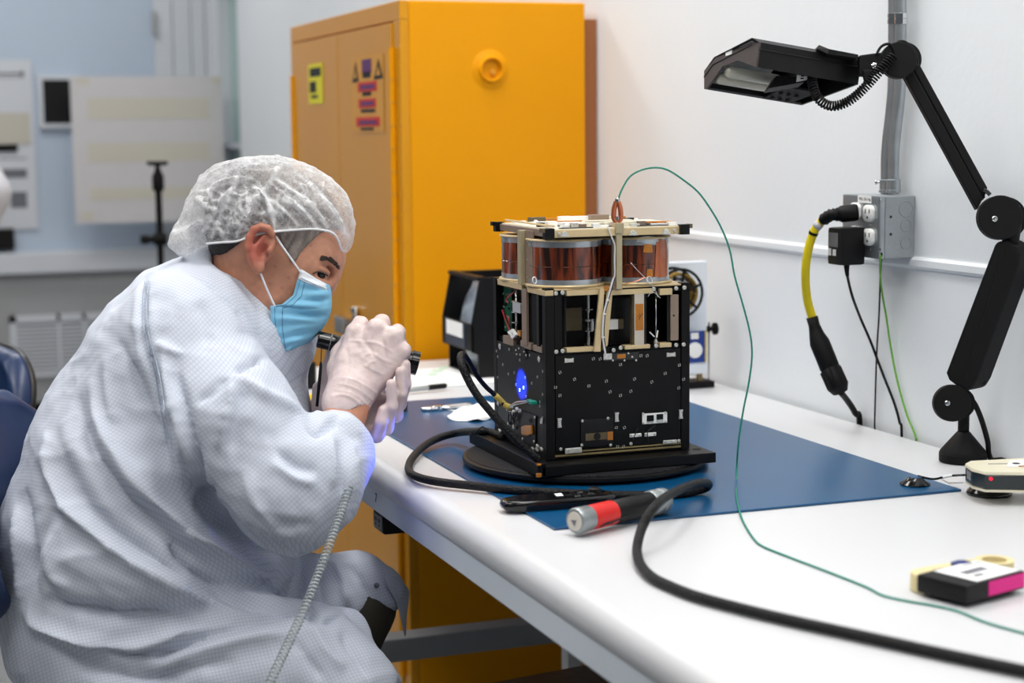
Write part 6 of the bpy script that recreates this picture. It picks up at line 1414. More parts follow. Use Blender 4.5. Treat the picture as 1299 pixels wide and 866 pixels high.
def on_head(px, py, off=0.0): return at(px, py, head_surface_D(px, py) - off)
bh = []
for i in range(26):
    t = i/25; x = 406 + 22*t; y = 327 - 2.2*math.sin(math.pi*t) + 12*t*t
    for k_ in range(3): bh.append((x + random.uniform(-1.5, 1.5), y + random.uniform(-2.4, 2.4)*(1 - 0.4*t)))
bw = MB()
for x, y in bh:
    p = on_head(x, y, 0.0); q = on_head(min(x + 4.0, 431), y + 1.8, 0.0015); bw.tube([p + V(_f)*0.001, p.lerp(q, 0.5) - V(_f)*0.0012, q], [0.0011, 0.0010, 0.0004], 4)
bo_ = bw.build('eyebrow', 'brow_hair', man); bo_['kind'] = 'stuff'
MB().tube(spline([on_head(x, y, 0.0004) for x, y in ((397, 346.5), (403, 344.5), (410, 346), (416, 350))], 4), [0.0010]*13, 5).build('eyelid_crease', 'brow_hair', man)
# ---- hair
def poly_sd(P, poly):
    poly = np.array(poly, float); n = len(poly); d = np.full(len(P), 1e9); ins = np.zeros(len(P), bool)
    for i in range(n):
        a, b2 = poly[i], poly[(i+1) % n]; e = b2 - a; w_ = P - a; t = np.clip((w_ @ e)/(e @ e), 0, 1); d = np.minimum(d, ((w_ - t[:, None]*e)**2).sum(1))
        cnd = ((a[1] > P[:, 1]) != (b2[1] > P[:, 1])) & (P[:, 0] < (b2[0]-a[0])*(P[:, 1]-a[1])/(b2[1]-a[1] + 1e-12) + a[0]); ins ^= cnd
    return np.where(ins, -1, 1)*np.sqrt(d)
Hh = Field(Hd.lo, Hd.lo + Hd.h*(Hd.n - 1), 0.003)
Hh.ell(pc(347, 290, 2.505), (0.1030, 0.0910, 0.0790), HR, 0.0); Hh.ell(pc(372, 352, 2.505), (0.0625, 0.0875, 0.0652), HR, 0.03); Hh.ell(pc(389, 333, 2.505), (0.0465, 0.0615, 0.0570), HR, 0.02)
Hh.cone(pc(330, 352, 2.515), pc(295, 400, 2.535), 0.0625, 0.066, 0.03)
g = np.stack(np.meshgrid(*[Hh.lo[k] + Hh.h*np.arange(Hh.n[k]) for k in range(3)], indexing='ij'), -1).reshape(-1, 3)
sd2 = poly_sd(topix(g), [(236, 318), (262, 325), (285, 322), (300, 312), (318, 296), (344, 293), (352, 300), (362, 315), (369, 333), (375, 331), (383, 318), (396, 305), (406, 296), (420, 292), (446, 290), (446, 150), (230, 150)])*2.5/FP
Hh.F = np.maximum(Hh.F, sd2.reshape(Hh.F.shape).astype(np.float32))
Vr, Qr = Hh.mesh(); Nr = vnormals(Vr, Qr); Vr = Vr + Nr*(0.0016*vnoise(np.stack([Vr @ Fv*120, Vr @ Uv*500, Vr @ Sv*120], 1)))[:, None]
Pr = topix(Vr); gmix = np.clip((Pr[:, 0] - 300)/70, 0, 1)[:, None]; st_ = vnoise(np.stack([Vr @ Fv*300, Vr @ Uv*90, Vr @ Sv*200], 1))[:, None]
hc_ = (np.array(lin((38, 34, 33)))*(1 - gmix) + np.array(lin((124, 114, 108)))*gmix)*(1 + 1.3*st_)
sdf_obj('hair', Vr, Qr, 'hair_grey', man, {'tint': np.concatenate([np.clip(hc_, 0, 1), np.ones((len(hc_), 1))], 1)})
# ---- bouffant cap
Kc = Field(np.array([pc(200, 0, 2.5)[0], pc(0, 350, 2.5)[1], 2.37]), np.array([pc(455, 0, 2.5)[0], pc(0, 190, 2.5)[1], 2.64]), 0.0026)
Kc.ell(pc(352, 284, 2.505), (0.100, 0.093, 0.0905), [np.array([1, 0.12, 0])/np.hypot(1, .12), np.array([-0.12, 1, 0])/np.hypot(1, .12), np.array([0, 0, 1.0])], 0.0)
Kc.ell(pc(318, 262, 2.505), (0.075, 0.062, 0.082), None, 0.04); Kc.ell(pc(282, 276, 2.51), (0.046, 0.056, 0.066), None, 0.04)
Kc.ell(pc(413, 283, 2.502), (0.037, 0.052, 0.072), None, 0.03)
Kc.ell(pc(234, 308, 2.48), (0.022, 0.022, 0.034), None, 0.012); Kc.ell(pc(254, 290, 2.50), (0.024, 0.036, 0.048), None, 0.025); Kc.ell(pc(306, 238, 2.50), (0.045, 0.036, 0.06), None, 0.015)
Vk, Qk = Kc.mesh(); Vk = smooth_v(Vk, Qk, 1); Nk = vnormals(Vk, Qk)
ridges = [[(352, 212), (340, 235), (318, 262), (300, 285)], [(300, 225), (288, 250), (272, 270), (258, 292)], [(322, 236), (336, 250), (345, 275), (348, 290)], [(262, 275), (275, 285), (283, 300), (290, 306)],
          [(345, 225), (370, 240), (395, 262), (415, 288)], [(380, 222), (405, 245), (425, 270), (436, 295)], [(318, 250), (312, 275), (300, 300)], [(250, 250), (262, 262), (280, 268)], [(230, 300), (245, 285), (262, 280)],
          [(330, 245), (355, 262), (378, 285)], [(360, 255), (385, 268), (402, 288)], [(265, 240), (290, 232), (320, 226)], [(308, 268), (330, 272), (352, 268)], [(285, 258), (276, 280), (268, 300)]]
rr5 = random.Random(21)
thin = []
for i in range(46):
    t = rr5.random(); bx_ = 255 + 185*t; by_ = np.interp(bx_, [200, 300, 345, 400, 440], [300, 300, 288, 284, 300]) - rr5.uniform(0, 12); tx = 330 + (bx_ - 340)*rr5.uniform(0.1, 0.75) + rr5.uniform(-25, 25); ty = rr5.uniform(215, 262)
    a = rr5.uniform(0, 0.45); b_ = rr5.uniform(0.6, 1.0); mxx = (bx_+tx)/2 + rr5.uniform(-12, 12); myy = (by_+ty)/2 + rr5.uniform(-8, 8)
    q_ = [(bx_ + (tx-bx_)*a, by_ + (ty-by_)*a), (mxx, myy), (bx_ + (tx-bx_)*b_, by_ + (ty-by_)*b_)]
    thin.append(q_)
for i in range(14):
    x0_ = rr5.uniform(240, 300); y0_ = rr5.uniform(240, 300); thin.append([(x0_, y0_), (x0_ + rr5.uniform(8, 20), y0_ + rr5.uniform(-8, 14)), (x0_ + rr5.uniform(22, 40), y0_ + rr5.uniform(-10, 24))])
Vk = folds(Vk, Nk, [(r_, 1.9, 0.0028) for r_ in thin]); Nk = vnormals(Vk, Qk)
Vk = folds(Vk, Nk, [(r_, 3.2, 0.0062) for r_ in ridges] + [([(x + 9, y + 4) for x, y in r_], 5.0, -0.0045) for r_ in ridges])
Nk = vnormals(Vk, Qk); Vk = Vk + Nk*(0.0070*vnoise(Vk*42) + 0.0035*vnoise(Vk*110 + 4))[:, None]
Pk = topix(Vk)
bandx = [200, 218, 250, 270, 300, 318, 345, 400, 424, 433, 440, 470]; bandy = [345, 336, 318, 308.5, 306.5, 300.5, 294, 290.5, 298, 318, 323, 323]
keep = (Pk[:, 1] < np.interp(Pk[:, 0], bandx, bandy) + 1.0)
Qk = Qk[keep[Qk].all(1)]
op = np.full(len(Vk), 0.27)
for r_ in ridges:
    D_ = dense(r_); d = np.sqrt(((Pk[:, None] - D_[None])**2).sum(2).min(1)); op += 0.6*np.exp(-(d/2.2)**2)
for r_ in thin:
    D_ = dense(r_, 6); m_i = np.where((Pk >= D_.min(0) - 6).all(1) & (Pk <= D_.max(0) + 6).all(1))[0]
    if len(m_i): d = np.sqrt(((Pk[m_i][:, None] - D_[None])**2).sum(2).min(1)); op[m_i] += 0.42*np.exp(-(d/1.5)**2)
Nk = vnormals(Vk, Qk); op += 0.45*(1 - np.abs(Nk[:, 2]))**2 + 0.25*np.clip((262 - Pk[:, 0])/25, 0, 1) + 0.35*np.exp(-((Pk[:, 1] - np.interp(Pk[:, 0], bandx, bandy))/3.0)**2)
op += 0.35*np.clip(vnoise(np.stack([Pk[:, 0]*0.16, Pk[:, 1]*0.10, Pk[:, 0]*0], 1) + 3), 0, 1)
op = np.clip(op, 0, 1)[:, None]
cap_o = sdf_obj('hair_cover', Vk, Qk, 'cap_tissue', man, {'tint': np.concatenate([op, op, op, np.ones_like(op)], 1)})
def near_D(P, Vv, px, py, r=4):
    d = ((P - np.array([px, py]))**2).sum(1); j = np.where(d < r*r)[0]; j = j if len(j) else [d.argmin()]; return Vv[j, 2].min()
mat('cap_band', (238, 238, 240), 0.8)
bd_ = [(262, 309), (280, 307.5), (300, 306), (318, 300), (333, 296), (350, 293.5), (375, 291.5), (400, 290.5), (420, 294.5), (428, 303), (433, 317)]
MB().tube(spline([at(x, y, near_D(Pk, Vk, x, y - 3) - 0.0005) for x, y in bd_], 5), 0.0017, 6).build('elastic_band', 'cap_band', cap_o, smooth=True)
# ---- mask (pleated sheet)
rowsN = [(382, 341, 2.440), (377, 356, 2.438), (372, 374, 2.436), (358, 386, 2.436), (343, 388, 2.440), (343.5, 402, 2.441), (346, 418, 2.443), (352, 434, 2.448), (359, 446.5, 2.455)]
rowsC = [(418.5, 361, 2.49), (420, 371, 2.488), (420.5, 381, 2.486), (420, 391, 2.486), (418, 401, 2.488), (413, 411, 2.490), (405, 422, 2.492), (393, 434, 2.495), (374, 446.5, 2.50)]
rows = []
ple = [0, 0.0016, -0.0012, 0.0018, -0.0010, 0.0018, -0.0012, 0.0010, 0]
RS = 6
for i in range((len(rowsN)-1)*RS + 1):
    t = i/RS; a_i = min(int(t), len(rowsN)-2); f_ = t - a_i
    nn_ = np.array(rowsN[a_i])*(1 - f_) + np.array(rowsN[a_i+1])*f_; cc_ = np.array(rowsC[a_i])*(1 - f_) + np.array(rowsC[a_i+1])*f_
    pl_ = ple[a_i]*(1 - f_) + ple[a_i+1]*f_
    row = []
    for j in range(49):
        u = j/24.0
        if u <= 1: w_ = u; far = False
        else: w_ = 2 - u; far = True
        wx_ = math.sin(w_*math.pi/2)**0.95
        x = nn_[0] + (cc_[0] - nn_[0])*wx_; y = nn_[1] + (cc_[1] - nn_[1])*wx_ + (5.0*math.sin(math.pi*w_)*(0.35 - t/8.0))
        D = nn_[2] + (cc_[2] - nn_[2])*(1 - math.cos(w_*math.pi/2)) - 0.010*math.sin(math.pi*w_)
        D = D - (pl_*3.0 + 0.0062*abs(((t*0.95 + 1.1*w_) % 1.0) - 0.5)*2)*math.sin(math.pi*min(1, w_*1.1 + 0.04)) - 0.0022*math.sin(3.2*t + 6*w_)*math.sin(math.pi*w_)
        if far: D = 2*2.4965 - D
        row.append(at(x, y, D))
    rows.append(row)
mk_o = MB().grid(rows).build('face_mask', 'mask_blue', man, smooth=True, solid=0.0012)
def mgrid(name, r0, r1, c0, c1, m_, off):
    MB().grid([[rows[i][j] - V(_f)*off + upv*0.0 for j in range(c0, c1)] for i in range(r0, r1)]).build(name, m_, mk_o, smooth=True, solid=0.0006)
mgrid('top_binding', 0, 6, 0, 27, 'mask_white', 0.0014)
for rr_ in (4,): MB().tube([rows[rr_][j] - V(_f)*0.0026 for j in range(1, 25)], 0.0004, 4).build('stitch_line', 'stitch', mk_o)
for cc_ in (1, 3):
    MB().tube([rows[i][cc_] - V(_f)*0.0011 for i in range(4, 48)], 0.0004, 4).build('stitch_line', 'stitch', mk_o)
MB().tube(spline([at(350, 300, 2.421), at(358, 312, 2.4225), at(370, 329, 2.426), at(382, 346, 2.434)], 5), 0.0015, 6).build('ear_loop', 'mask_white', mk_o, smooth=True)
MB().tube(spline([at(330, 345, 2.421), at(335, 358, 2.4225), at(341, 372, 2.428), at(349, 389, 2.434)], 5), 0.0015, 6).build('ear_loop', 'mask_white', mk_o, smooth=True)

# ---- lab coat
K = Field(np.array([pc(0, 0, 2.75)[0] - 0.06, pc(0, 1010, 2.6)[1], 2.19]), np.array([pc(560, 0, 2.5)[0], pc(0, 292, 2.55)[1], 2.90]), 0.0045)
def rp(r_, D): return r_*D/FP
Tq = [((236, 960), 122, 0.225), ((188, 860), 128, 0.225), ((157, 790), 137, 0.235), ((186, 700), 178, 0.235), ((213, 575), 163, 0.235), ((238, 467), 121, 0.222), ((264, 407), 86, 0.180), ((290, 376), 56, 0.090)]
for (p, r0, d0), (q, r1, d1) in zip(Tq[:-1], Tq[1:]):
    D = 2.58; K.cone(pc(p[0], p[1], D), pc(q[0], q[1], D), rp(r0, D), rp(r1, D), 0.035, 0.5*(rp(r0, D)/d0 + rp(r1, D)/d1))
K.ell(pc(240, 430, 2.44), (0.085, 0.085, 0.075), None, 0.05)      # shoulder cap
K.chain([(pc(240, 440, 2.42), 0.088), (pc(292, 535, 2.36), 0.086), (pc(362, 626, 2.325), 0.071)], 0.035)
K.chain([(pc(362, 626, 2.325), 0.070), (pc(395, 603, 2.345), 0.070), (pc(424, 570, 2.385), 0.050), (pc(426, 563, 2.402), 0.038)], 0.025)
K.ell(pc(372, 642, 2.335), (0.062, 0.058, 0.06), None, 0.03)
K.cone(pc(440, 592, 2.375), pc(441, 574, 2.39), 0.027, 0.026, 0.02)
K.chain([(pc(285, 430, 2.72), 0.075), (pc(380, 625, 2.72), 0.066), (pc(404, 560, 2.62), 0.045)], 0.03)
K.cone(pc(300, 395, 2.53), pc(345, 430, 2.52), 0.060, 0.062, 0.03, 0.75)   # chest front
K.cone(pc(345, 440, 2.54), pc(352, 560, 2.54), 0.045, 0.055, 0.03, 0.6)
K.chain([(pc(205, 790, 2.66), 0.105), (pc(330, 755, 2.665), 0.070), (pc(452, 744, 2.665), 0.047), (pc(484, 752, 2.665), 0.034)], 0.035)       # far lap
K.chain([(pc(196, 850, 2.47), 0.125), (pc(300, 850, 2.43), 0.105), (pc(385, 850, 2.41), 0.088), (pc(436, 880, 2.40), 0.070), (pc(455, 960, 2.40), 0.060)], 0.03)   # near lap
K.cone(pc(385, 803, 2.46), pc(436, 802, 2.475), 0.034, 0.033, 0.02); K.cone(pc(436, 802, 2.475), pc(474, 872, 2.44), 0.031, 0.034, 0.02); K.cone(pc(474, 872, 2.44), pc(495, 950, 2.42), 0.034, 0.034, 0.02)
K.cone(pc(340, 778, 2.60), pc(434, 772, 2.62), 0.040, 0.030, 0.025)
# collar standing round the neck
K.cone(pc(262, 346, 2.535), pc(328, 392, 2.52), 0.036, 0.046, 0.015, 0.72)
K.cone(pc(320, 322, 2.51), pc(302, 352, 2.51), 0.044, 0.044, 0.012, 0.9, sub=True)
Vc, Qc = K.mesh(); Vc = smooth_v(Vc, Qc, 2); Nc = vnormals(Vc, Qc)
S_ = [ # long sweeping back folds
  ([(118, 480), (123, 520), (136, 562), (162, 600), (194, 633), (246, 680), (300, 720), (356, 756)], 12, 0.013), ([(100, 500), (112, 560), (140, 608), (175, 645), (230, 692), (285, 735)], 13, -0.012),
  ([(58, 545), (62, 590), (82, 638), (107, 664), (160, 708), (235, 748), (310, 785)], 11, 0.012), ([(78, 560), (84, 600), (104, 635), (150, 680), (215, 722), (270, 752)], 13, -0.009),
  ([(30, 620), (34, 680), (36, 740)], 9, -0.010), ([(20, 640), (22, 700), (26, 760)], 7, 0.006),
  ([(66, 655), (45, 690), (40, 730), (48, 760)], 8, -0.006), ([(75, 665), (60, 700), (68, 730), (90, 745)], 7, 0.006),
  ([(60, 762), (110, 775), (170, 782), (235, 776)], 11, -0.014), ([(28, 765), (55, 795), (110, 815), (170, 822), (240, 805), (305, 794)], 11, 0.013), ([(120, 818), (160, 828), (210, 826), (260, 808), (322, 792)], 6, -0.012),
  ([(60, 815), (110, 845), (180, 862), (240, 860)], 12, -0.008), ([(200, 850), (250, 828), (310, 812), (380, 800)], 10, 0.008), ([(170, 866), (230, 850), (300, 838)], 9, -0.006),
  # sleeve and armhole
  ([(184, 352), (181, 385), (184, 425), (196, 470), (204, 520), (214, 570), (226, 612)], 4.5, -0.0085), ([(178, 360), (174, 400), (178, 440), (188, 490)], 5, 0.004), ([(193, 380), (193, 430), (205, 480)], 5, 0.004),
  ([(206, 440), (216, 490), (232, 550), (240, 590)], 9, 0.010), ([(222, 470), (236, 530), (248, 585), (256, 618)], 8, -0.013), ([(200, 436), (215, 444), (230, 450)], 6, 0.006), ([(150, 430), (170, 480), (196, 545), (212, 600)], 10, -0.010),
  ([(136, 452), (140, 500), (146, 540)], 8, 0.006), ([(268, 612), (262, 640), (275, 665), (300, 672)], 10, -0.012), ([(244, 600), (250, 630), (258, 652)], 8, -0.010),
  ([(298, 474), (318, 462), (338, 452)], 6, -0.009), ([(298, 474), (288, 520), (276, 570)], 6, 0.007), ([(300, 474), (330, 498), (362, 512), (392, 532)], 8, 0.007), ([(288, 478), (270, 496), (250, 510)], 6, -0.005), ([(312, 488), (302, 530), (296, 575)], 8, -0.005),
  ([(350, 570), (375, 590), (402, 598)], 8, -0.006), ([(345, 585), (372, 606), (400, 612)], 7, 0.005), ([(420, 552), (424, 585), (421, 618)], 4.5, 0.006), ([(432, 556), (438, 590), (434, 628)], 5, -0.005), ([(445, 560), (452, 590), (450, 630)], 5, 0.004),
  ([(392, 540), (402, 548), (418, 538), (430, 522)], 5, -0.010), ([(396, 528), (412, 517), (428, 515)], 4, 0.006), ([(425, 530), (440, 545), (455, 560)], 4, -0.005), ([(438, 525), (450, 540), (460, 552)], 3.5, 0.003),
  ([(330, 650), (360, 668), (400, 664)], 8, -0.004), ([(310, 600), (325, 640), (350, 672)], 8, 0.005),
  # belly / lap
  ([(215, 690), (232, 712), (262, 735), (290, 748)], 7, -0.016), ([(225, 672), (262, 690), (310, 722), (352, 752)], 8, 0.010), ([(300, 752), (335, 760), (372, 757)], 6, 0.007), ([(250, 745), (300, 765), (350, 772), (392, 775)], 6, -0.008), ([(320, 790), (358, 777), (400, 772)], 5, -0.010),
  ([(395, 712), (404, 740), (412, 768)], 6, -0.006), ([(408, 792), (430, 782), (447, 768)], 5, -0.007), ([(440, 715), (456, 735), (470, 760)], 7, -0.004), ([(424, 712), (436, 740), (440, 765)], 7, 0.005), ([(395, 790), (410, 820), (440, 850)], 9, 0.005), ([(372, 808), (392, 838), (410, 862)], 8, -0.005), ([(432, 800), (452, 835), (470, 862)], 7, -0.005),
  ([(240, 330), (275, 345), (305, 372), (325, 398)], 3.5, 0.004), ([(232, 345), (268, 362), (300, 390), (318, 415)], 4, -0.005), ([(300, 420), (330, 424), (350, 440)], 6, -0.004), ([(250, 380), (262, 410), (262, 440)], 10, -0.004), ([(110, 470), (90, 520), (78, 560)], 8, 0.004)]
S_ += [(p_, w_*0.42, a_*0.45) for p_, w_, a_ in S_ if abs(a_) > 0.004]
S_ += [([(388, 700), (385, 735), (388, 765), (402, 790)], 6, -0.018), ([(378, 700), (374, 740), (368, 780)], 7, 0.008), ([(255, 640), (290, 668), (330, 690), (372, 702)], 9, -0.014), ([(236, 610), (262, 640), (290, 655)], 8, -0.014)]
Vc = folds(Vc, Nc, S_); Nc = vnormals(Vc, Qc)
Vc = Vc + Nc*(0.0036*vnoise(Vc*15) + 0.0028*vnoise(Vc*38 + 5) + 0.0010*vnoise(Vc*90 + 2))[:, None]
rg1 = 1 - 2*np.abs(vnoise(Vc*np.array([16, 16, 9]) + 11)); rg2 = 1 - 2*np.abs(vnoise(Vc*np.array([34, 34, 20]) + 21))
Vc = Vc + Nc*(0.0028*(rg1**4 - 0.25) + 0.0013*(rg2**4 - 0.25))[:, None]
Vc = smooth_v(Vc, Qc, 1, 0.3)
# weave coordinates: torso, sleeve, forearm and lap each follow their own grain
Pq = topix(Vc)
def segd(p, q):
    p, q = np.array(p, float), np.array(q, float); e = q - p; t = np.clip(((Pq - p) @ e)/(e @ e), 0, 1); return np.sqrt(((Pq - p - t[:, None]*e)**2).sum(1))
ang = np.full(len(Vc), 62.0)
sl_u = (segd((250, 470), (350, 610)) < 78) & (Vc[:, 2] < 2.50) & (Pq[:, 0] > 205 + (Pq[:, 1] - 380)*0.12)
fa_ = (segd((380, 640), (440, 545)) < 82) & (Vc[:, 2] < 2.50) & (Pq[:, 0] > 312)
lap = (Pq[:, 1] > 690) & (Pq[:, 0] > 375) & ~fa_; low = (Pq[:, 1] > 775)
ang[sl_u] = -52; ang[fa_] = 48; ang[lap] = 25; ang[low & ~lap] = 12
ra = np.radians(ang); ax1 = np.stack([np.cos(ra), np.sin(ra), 0.35*np.ones_like(ra)], 1); ax2 = np.stack([-np.sin(ra), np.cos(ra), 0.35*np.ones_like(ra)], 1)
wv_ = np.stack([(Vc*ax1).sum(1), (Vc*ax2).sum(1), Vc[:, 2]], 1)
coat = sdf_obj('lab_coat', Vc, Qc, 'coat_fabric', man, {'weave': wv_})
def cD(x, y): return near_D(Pq, Vc, x, y, 4)
# stitched seams, snaps, hem flap
mat('seam', (176, 188, 206), 0.8)
for dx in (0, 5):
    pts = [(184+dx, 356), (181+dx, 385), (184+dx, 425), (196+dx, 470), (204+dx, 520), (214+dx, 570)]
    P_ = spline([(x, y, 0) for x, y in pts], 8); MB().tube([at(p.x, p.y, cD(p.x, p.y) - 0.0003) for p in P_], 0.0007, 5).build('seam', 'seam', coat)
for x, y in ((478, 742),):
    c_ = at(x, y, cD(x, y) - 0.0006); MB().lathe(c_, -AX[2], [(0, 0.0042), (0.001, 0.0042), (0.0016, 0.003), (0.0016, 0.0)], 14).build('snap', 'snap_metal', coat, auto=40)
fl_ = [[at(x, y, D) for x, y, D in row] for row in (((486, 722, 2.63), (498, 729, 2.64), (510, 738, 2.66), (519, 744, 2.69)), ((488, 742, 2.618), (500, 748, 2.628), (512, 756, 2.655), (520, 756, 2.69)), ((498, 752, 2.615), (506, 768, 2.63), (514, 776, 2.66), (517, 772, 2.69)), ((506, 772, 2.64), (511, 790, 2.65), (514, 796, 2.67), (515, 790, 2.69)), ((511, 800, 2.655), (513.5, 808, 2.66), (514.5, 808, 2.67), (515, 802, 2.68)))]
hem = MB().grid(fl_).build('hem_flap', 'coat_fabric', coat, smooth=True, solid=0.0015, sub=2)
wa = hem.data.attributes.new('weave', 'FLOAT_VECTOR', 'POINT'); wa.data.foreach_set('vector', np.array([(v.co.x*1.1 + v.co.z*0.4, v.co.z - v.co.x*0.4, 0) for v in hem.data.vertices], np.float32).ravel())
# cuff ring
ca, cbb = at(425, 566, 2.400), at(442, 534, 2.419); cdir = (cbb - ca).normalized(); q_ = MB(); rws = []
for h_, r_ in ((0.0, 0.030), (0.004, 0.0385), (0.016, 0.0362), (0.026, 0.0350), (0.0325, 0.0358), (0.0330, 0.0340), (0.020, 0.0325), (0.006, 0.0310)):
    rws.append([p_ + cdir*0.0022*math.sin(3*i_*math.pi/16 + h_*60) + (p_ - (ca + cdir*h_)).normalized()*0.0016*math.sin(5*i_*math.pi/16 + h_*130) for i_, p_ in enumerate(q_.ring(ca + cdir*h_, cdir, r_*0.90, 32, r_*1.02))])
q_.grid(rws, closeu=True); cuf = q_.build('cuff', 'coat_fabric', coat, smooth=True, sub=1)
wa = cuf.data.attributes.new('weave', 'FLOAT_VECTOR', 'POINT'); wa.data.foreach_set('vector', np.array([(v.co.x*0.8 + v.co.z*0.6, v.co.z*0.8 - v.co.x*0.6, 0) for v in cuf.data.vertices], np.float32).ravel())
# ---- trousers and shoes
Tr = Field(np.array([pc(80, 0, 2.66)[0], -1.05, 2.30]), np.array([pc(520, 0, 2.6)[0], pc(0, 700, 2.6)[1], 2.80]), 0.008)
for hp, kn, an in legs:
    Tr.chain([(pc(*hp), 0.085), (pc(kn[0], kn[1], kn[2]), 0.053)], 0.02); Tr.chain([(pc(*kn), 0.052), (pc(kn[0] + (an[0]-kn[0])*0.35, kn[1] + (an[1]-kn[1])*0.35, kn[2]), 0.056), (pc(an[0], an[1] - 30, an[2]), 0.050)], 0.02)
Vt, Qt = Tr.mesh(); Vt = smooth_v(Vt, Qt, 1); Nt = vnormals(Vt, Qt); Vt = Vt + Nt*(0.006*vnoise(Vt*25))[:, None]
sdf_obj('trousers', Vt, Qt, 'trouser', man)
for hp, kn, an in legs:
    Sh = Field(pc(an[0] - 90, an[1] + 110, an[2] + 0.0) - np.array([0, 0, 0.1]), pc(an[0] + 240, an[1] - 60, an[2]) + np.array([0, 0, 0.1]), 0.006)
    A_ = pc(an[0], an[1], an[2])
    Sh.cone(A_ + np.array([-0.02, -0.045, 0]), A_ + np.array([0.15, -0.060, -0.02]), 0.040, 0.030, 0.02, 0.8); Sh.cone(A_, A_ + np.array([0, -0.04, 0]), 0.038, 0.040, 0.02); Sh.cone(A_ + np.array([0.15, -0.06, -0.02]), A_ + np.array([0.19, -0.066, -0.025]), 0.032, 0.024, 0.02, 0.8)
    Vs_, Qs_ = Sh.mesh(); sdf_obj('shoe', Vs_, Qs_, 'shoe', man)

# ---- gloved hands
def hand_field(h=0.0018): return Field(np.array([pc(392, 0, 2.5)[0], pc(0, 590, 2.5)[1], 2.37]), np.array([pc(532, 0, 2.5)[0], pc(0, 398, 2.5)[1], 2.60]), h)
G = hand_field()
wr = [(431, 500, 2.430), (437, 506, 2.428), (443, 510, 2.428), (449, 513, 2.432)]
mcp = [(451, 421, 2.452), (478, 417, 2.443), (499, 427, 2.440), (510, 445, 2.442)]
for (a, b2, r_) in zip(wr, mcp, (0.0140, 0.0145, 0.0138, 0.0122)): G.cone(pc(*a), pc(*b2), 0.018, r_, 0.012)
G.ell(pc(464, 468, 2.452), (0.036, 0.034, 0.020), None, 0.02); G.ell(pc(448, 478, 2.450), (0.026, 0.034, 0.020), None, 0.02)
fing = [((451, 421, 2.452), (457, 411, 2.492), (463, 424, 2.516), (466, 440, 2.512)), ((478, 417, 2.443), (484, 409, 2.486), (490, 424, 2.512), (492, 442, 2.508)), ((499, 427, 2.440), (504, 421, 2.478), (507, 436, 2.506), (506, 452, 2.504)), ((509, 445, 2.442), (512, 443, 2.472), (513, 455, 2.494), (511, 466, 2.494))]
for q_, r_ in zip(fing, (0.0112, 0.0116, 0.0108, 0.0096)):
    G.chain([(pc(*q_[0]), r_*1.16), (pc(*q_[1]), r_), (pc(*q_[2]), r_*0.9), (pc(*q_[3]), r_*0.8)], 0.005)
G.chain([(pc(434, 492, 2.440), 0.018), (pc(428, 466, 2.455), 0.0135), (pc(431, 448, 2.462), 0.0112), (pc(440, 432, 2.464), 0.0098)], 0.008)   # thumb
G.chain([(pc(446, 494, 2.432), 0.0305), (pc(438, 513, 2.428), 0.0325)], 0.012, 0.85)     # cuff of the glove
G.cone(pc(441, 519, 2.425), pc(430, 545, 2.42), 0.0285, 0.0285, 0.002, 0.9, sub=True)
Vg, Qg = G.mesh(); Vg = smooth_v(Vg, Qg, 1); Ng = vnormals(Vg, Qg)
wr_l = [([(428, 478), (450, 482), (475, 497), (484, 508)], 1.6, 0.0012), ([(426, 486), (448, 491), (470, 505), (480, 516)], 1.6, 0.0012), ([(424, 494), (446, 499), (464, 512), (474, 524)], 1.8, 0.0014), ([(440, 432), (458, 433), (480, 436), (500, 448)], 1.8, 0.0012), ([(462, 452), (472, 448), (486, 456), (502, 462)], 1.8, 0.0012),
        ([(458, 428), (468, 440), (474, 452)], 3, -0.0016), ([(484, 428), (488, 442), (488, 452)], 3, -0.0016), ([(460, 462), (475, 470), (490, 476)], 1.6, 0.0010), ([(419, 503), (438, 501), (454, 510), (463, 524), (464, 538)], 2.2, 0.0020), ([(468, 466), (470, 460), (478, 458)], 1.6, 0.0012), ([(440, 440), (442, 460), (440, 475)], 2.5, -0.0008)]
Vg = folds(Vg, Ng, wr_l); Ng = vnormals(Vg, Qg); Vg = Vg + Ng*(0.0012*vnoise(Vg*130))[:, None]
gl1 = sdf_obj('glove', Vg, Qg, 'glove_latex', man); gl1['label'] = 'near white latex glove, back of the hand to the viewer'
G2 = hand_field()
G2.chain([(pc(404, 528, 2.570), 0.028), (pc(418, 505, 2.545), 0.026), (pc(440, 495, 2.522), 0.026)], 0.02)
G2.ell(pc(452, 505, 2.512), (0.045, 0.036, 0.018), None, 0.02); G2.ell(pc(470, 530, 2.498), (0.034, 0.026, 0.018), None, 0.02)
G2.cone(pc(470, 540, 2.492), pc(484, 535, 2.466), 0.018, 0.013, 0.012)
for q_ in (((478, 508, 2.494), (506, 512, 2.474), (514, 487, 2.447), (514, 462, 2.440)), ((476, 520, 2.488), (502, 526, 2.462), (509, 498, 2.437), (507.5, 471, 2.431)), ((470, 535, 2.482), (490, 542, 2.448), (497, 515, 2.426), (496.5, 487, 2.420)), ((462, 545, 2.476), (478, 552, 2.440), (484, 535, 2.424), (486, 520, 2.424))):
    G2.chain([(pc(*q_[0]), 0.0125), (pc(*q_[1]), 0.0100), (pc(*q_[2]), 0.0084), (pc(*q_[3]), 0.0074)], 0.005)
G2.chain([(pc(418, 500, 2.540), 0.018), (pc(417, 472, 2.515), 0.0125), (pc(424, 450, 2.50), 0.0108), (pc(432, 440, 2.494), 0.0092)], 0.008)
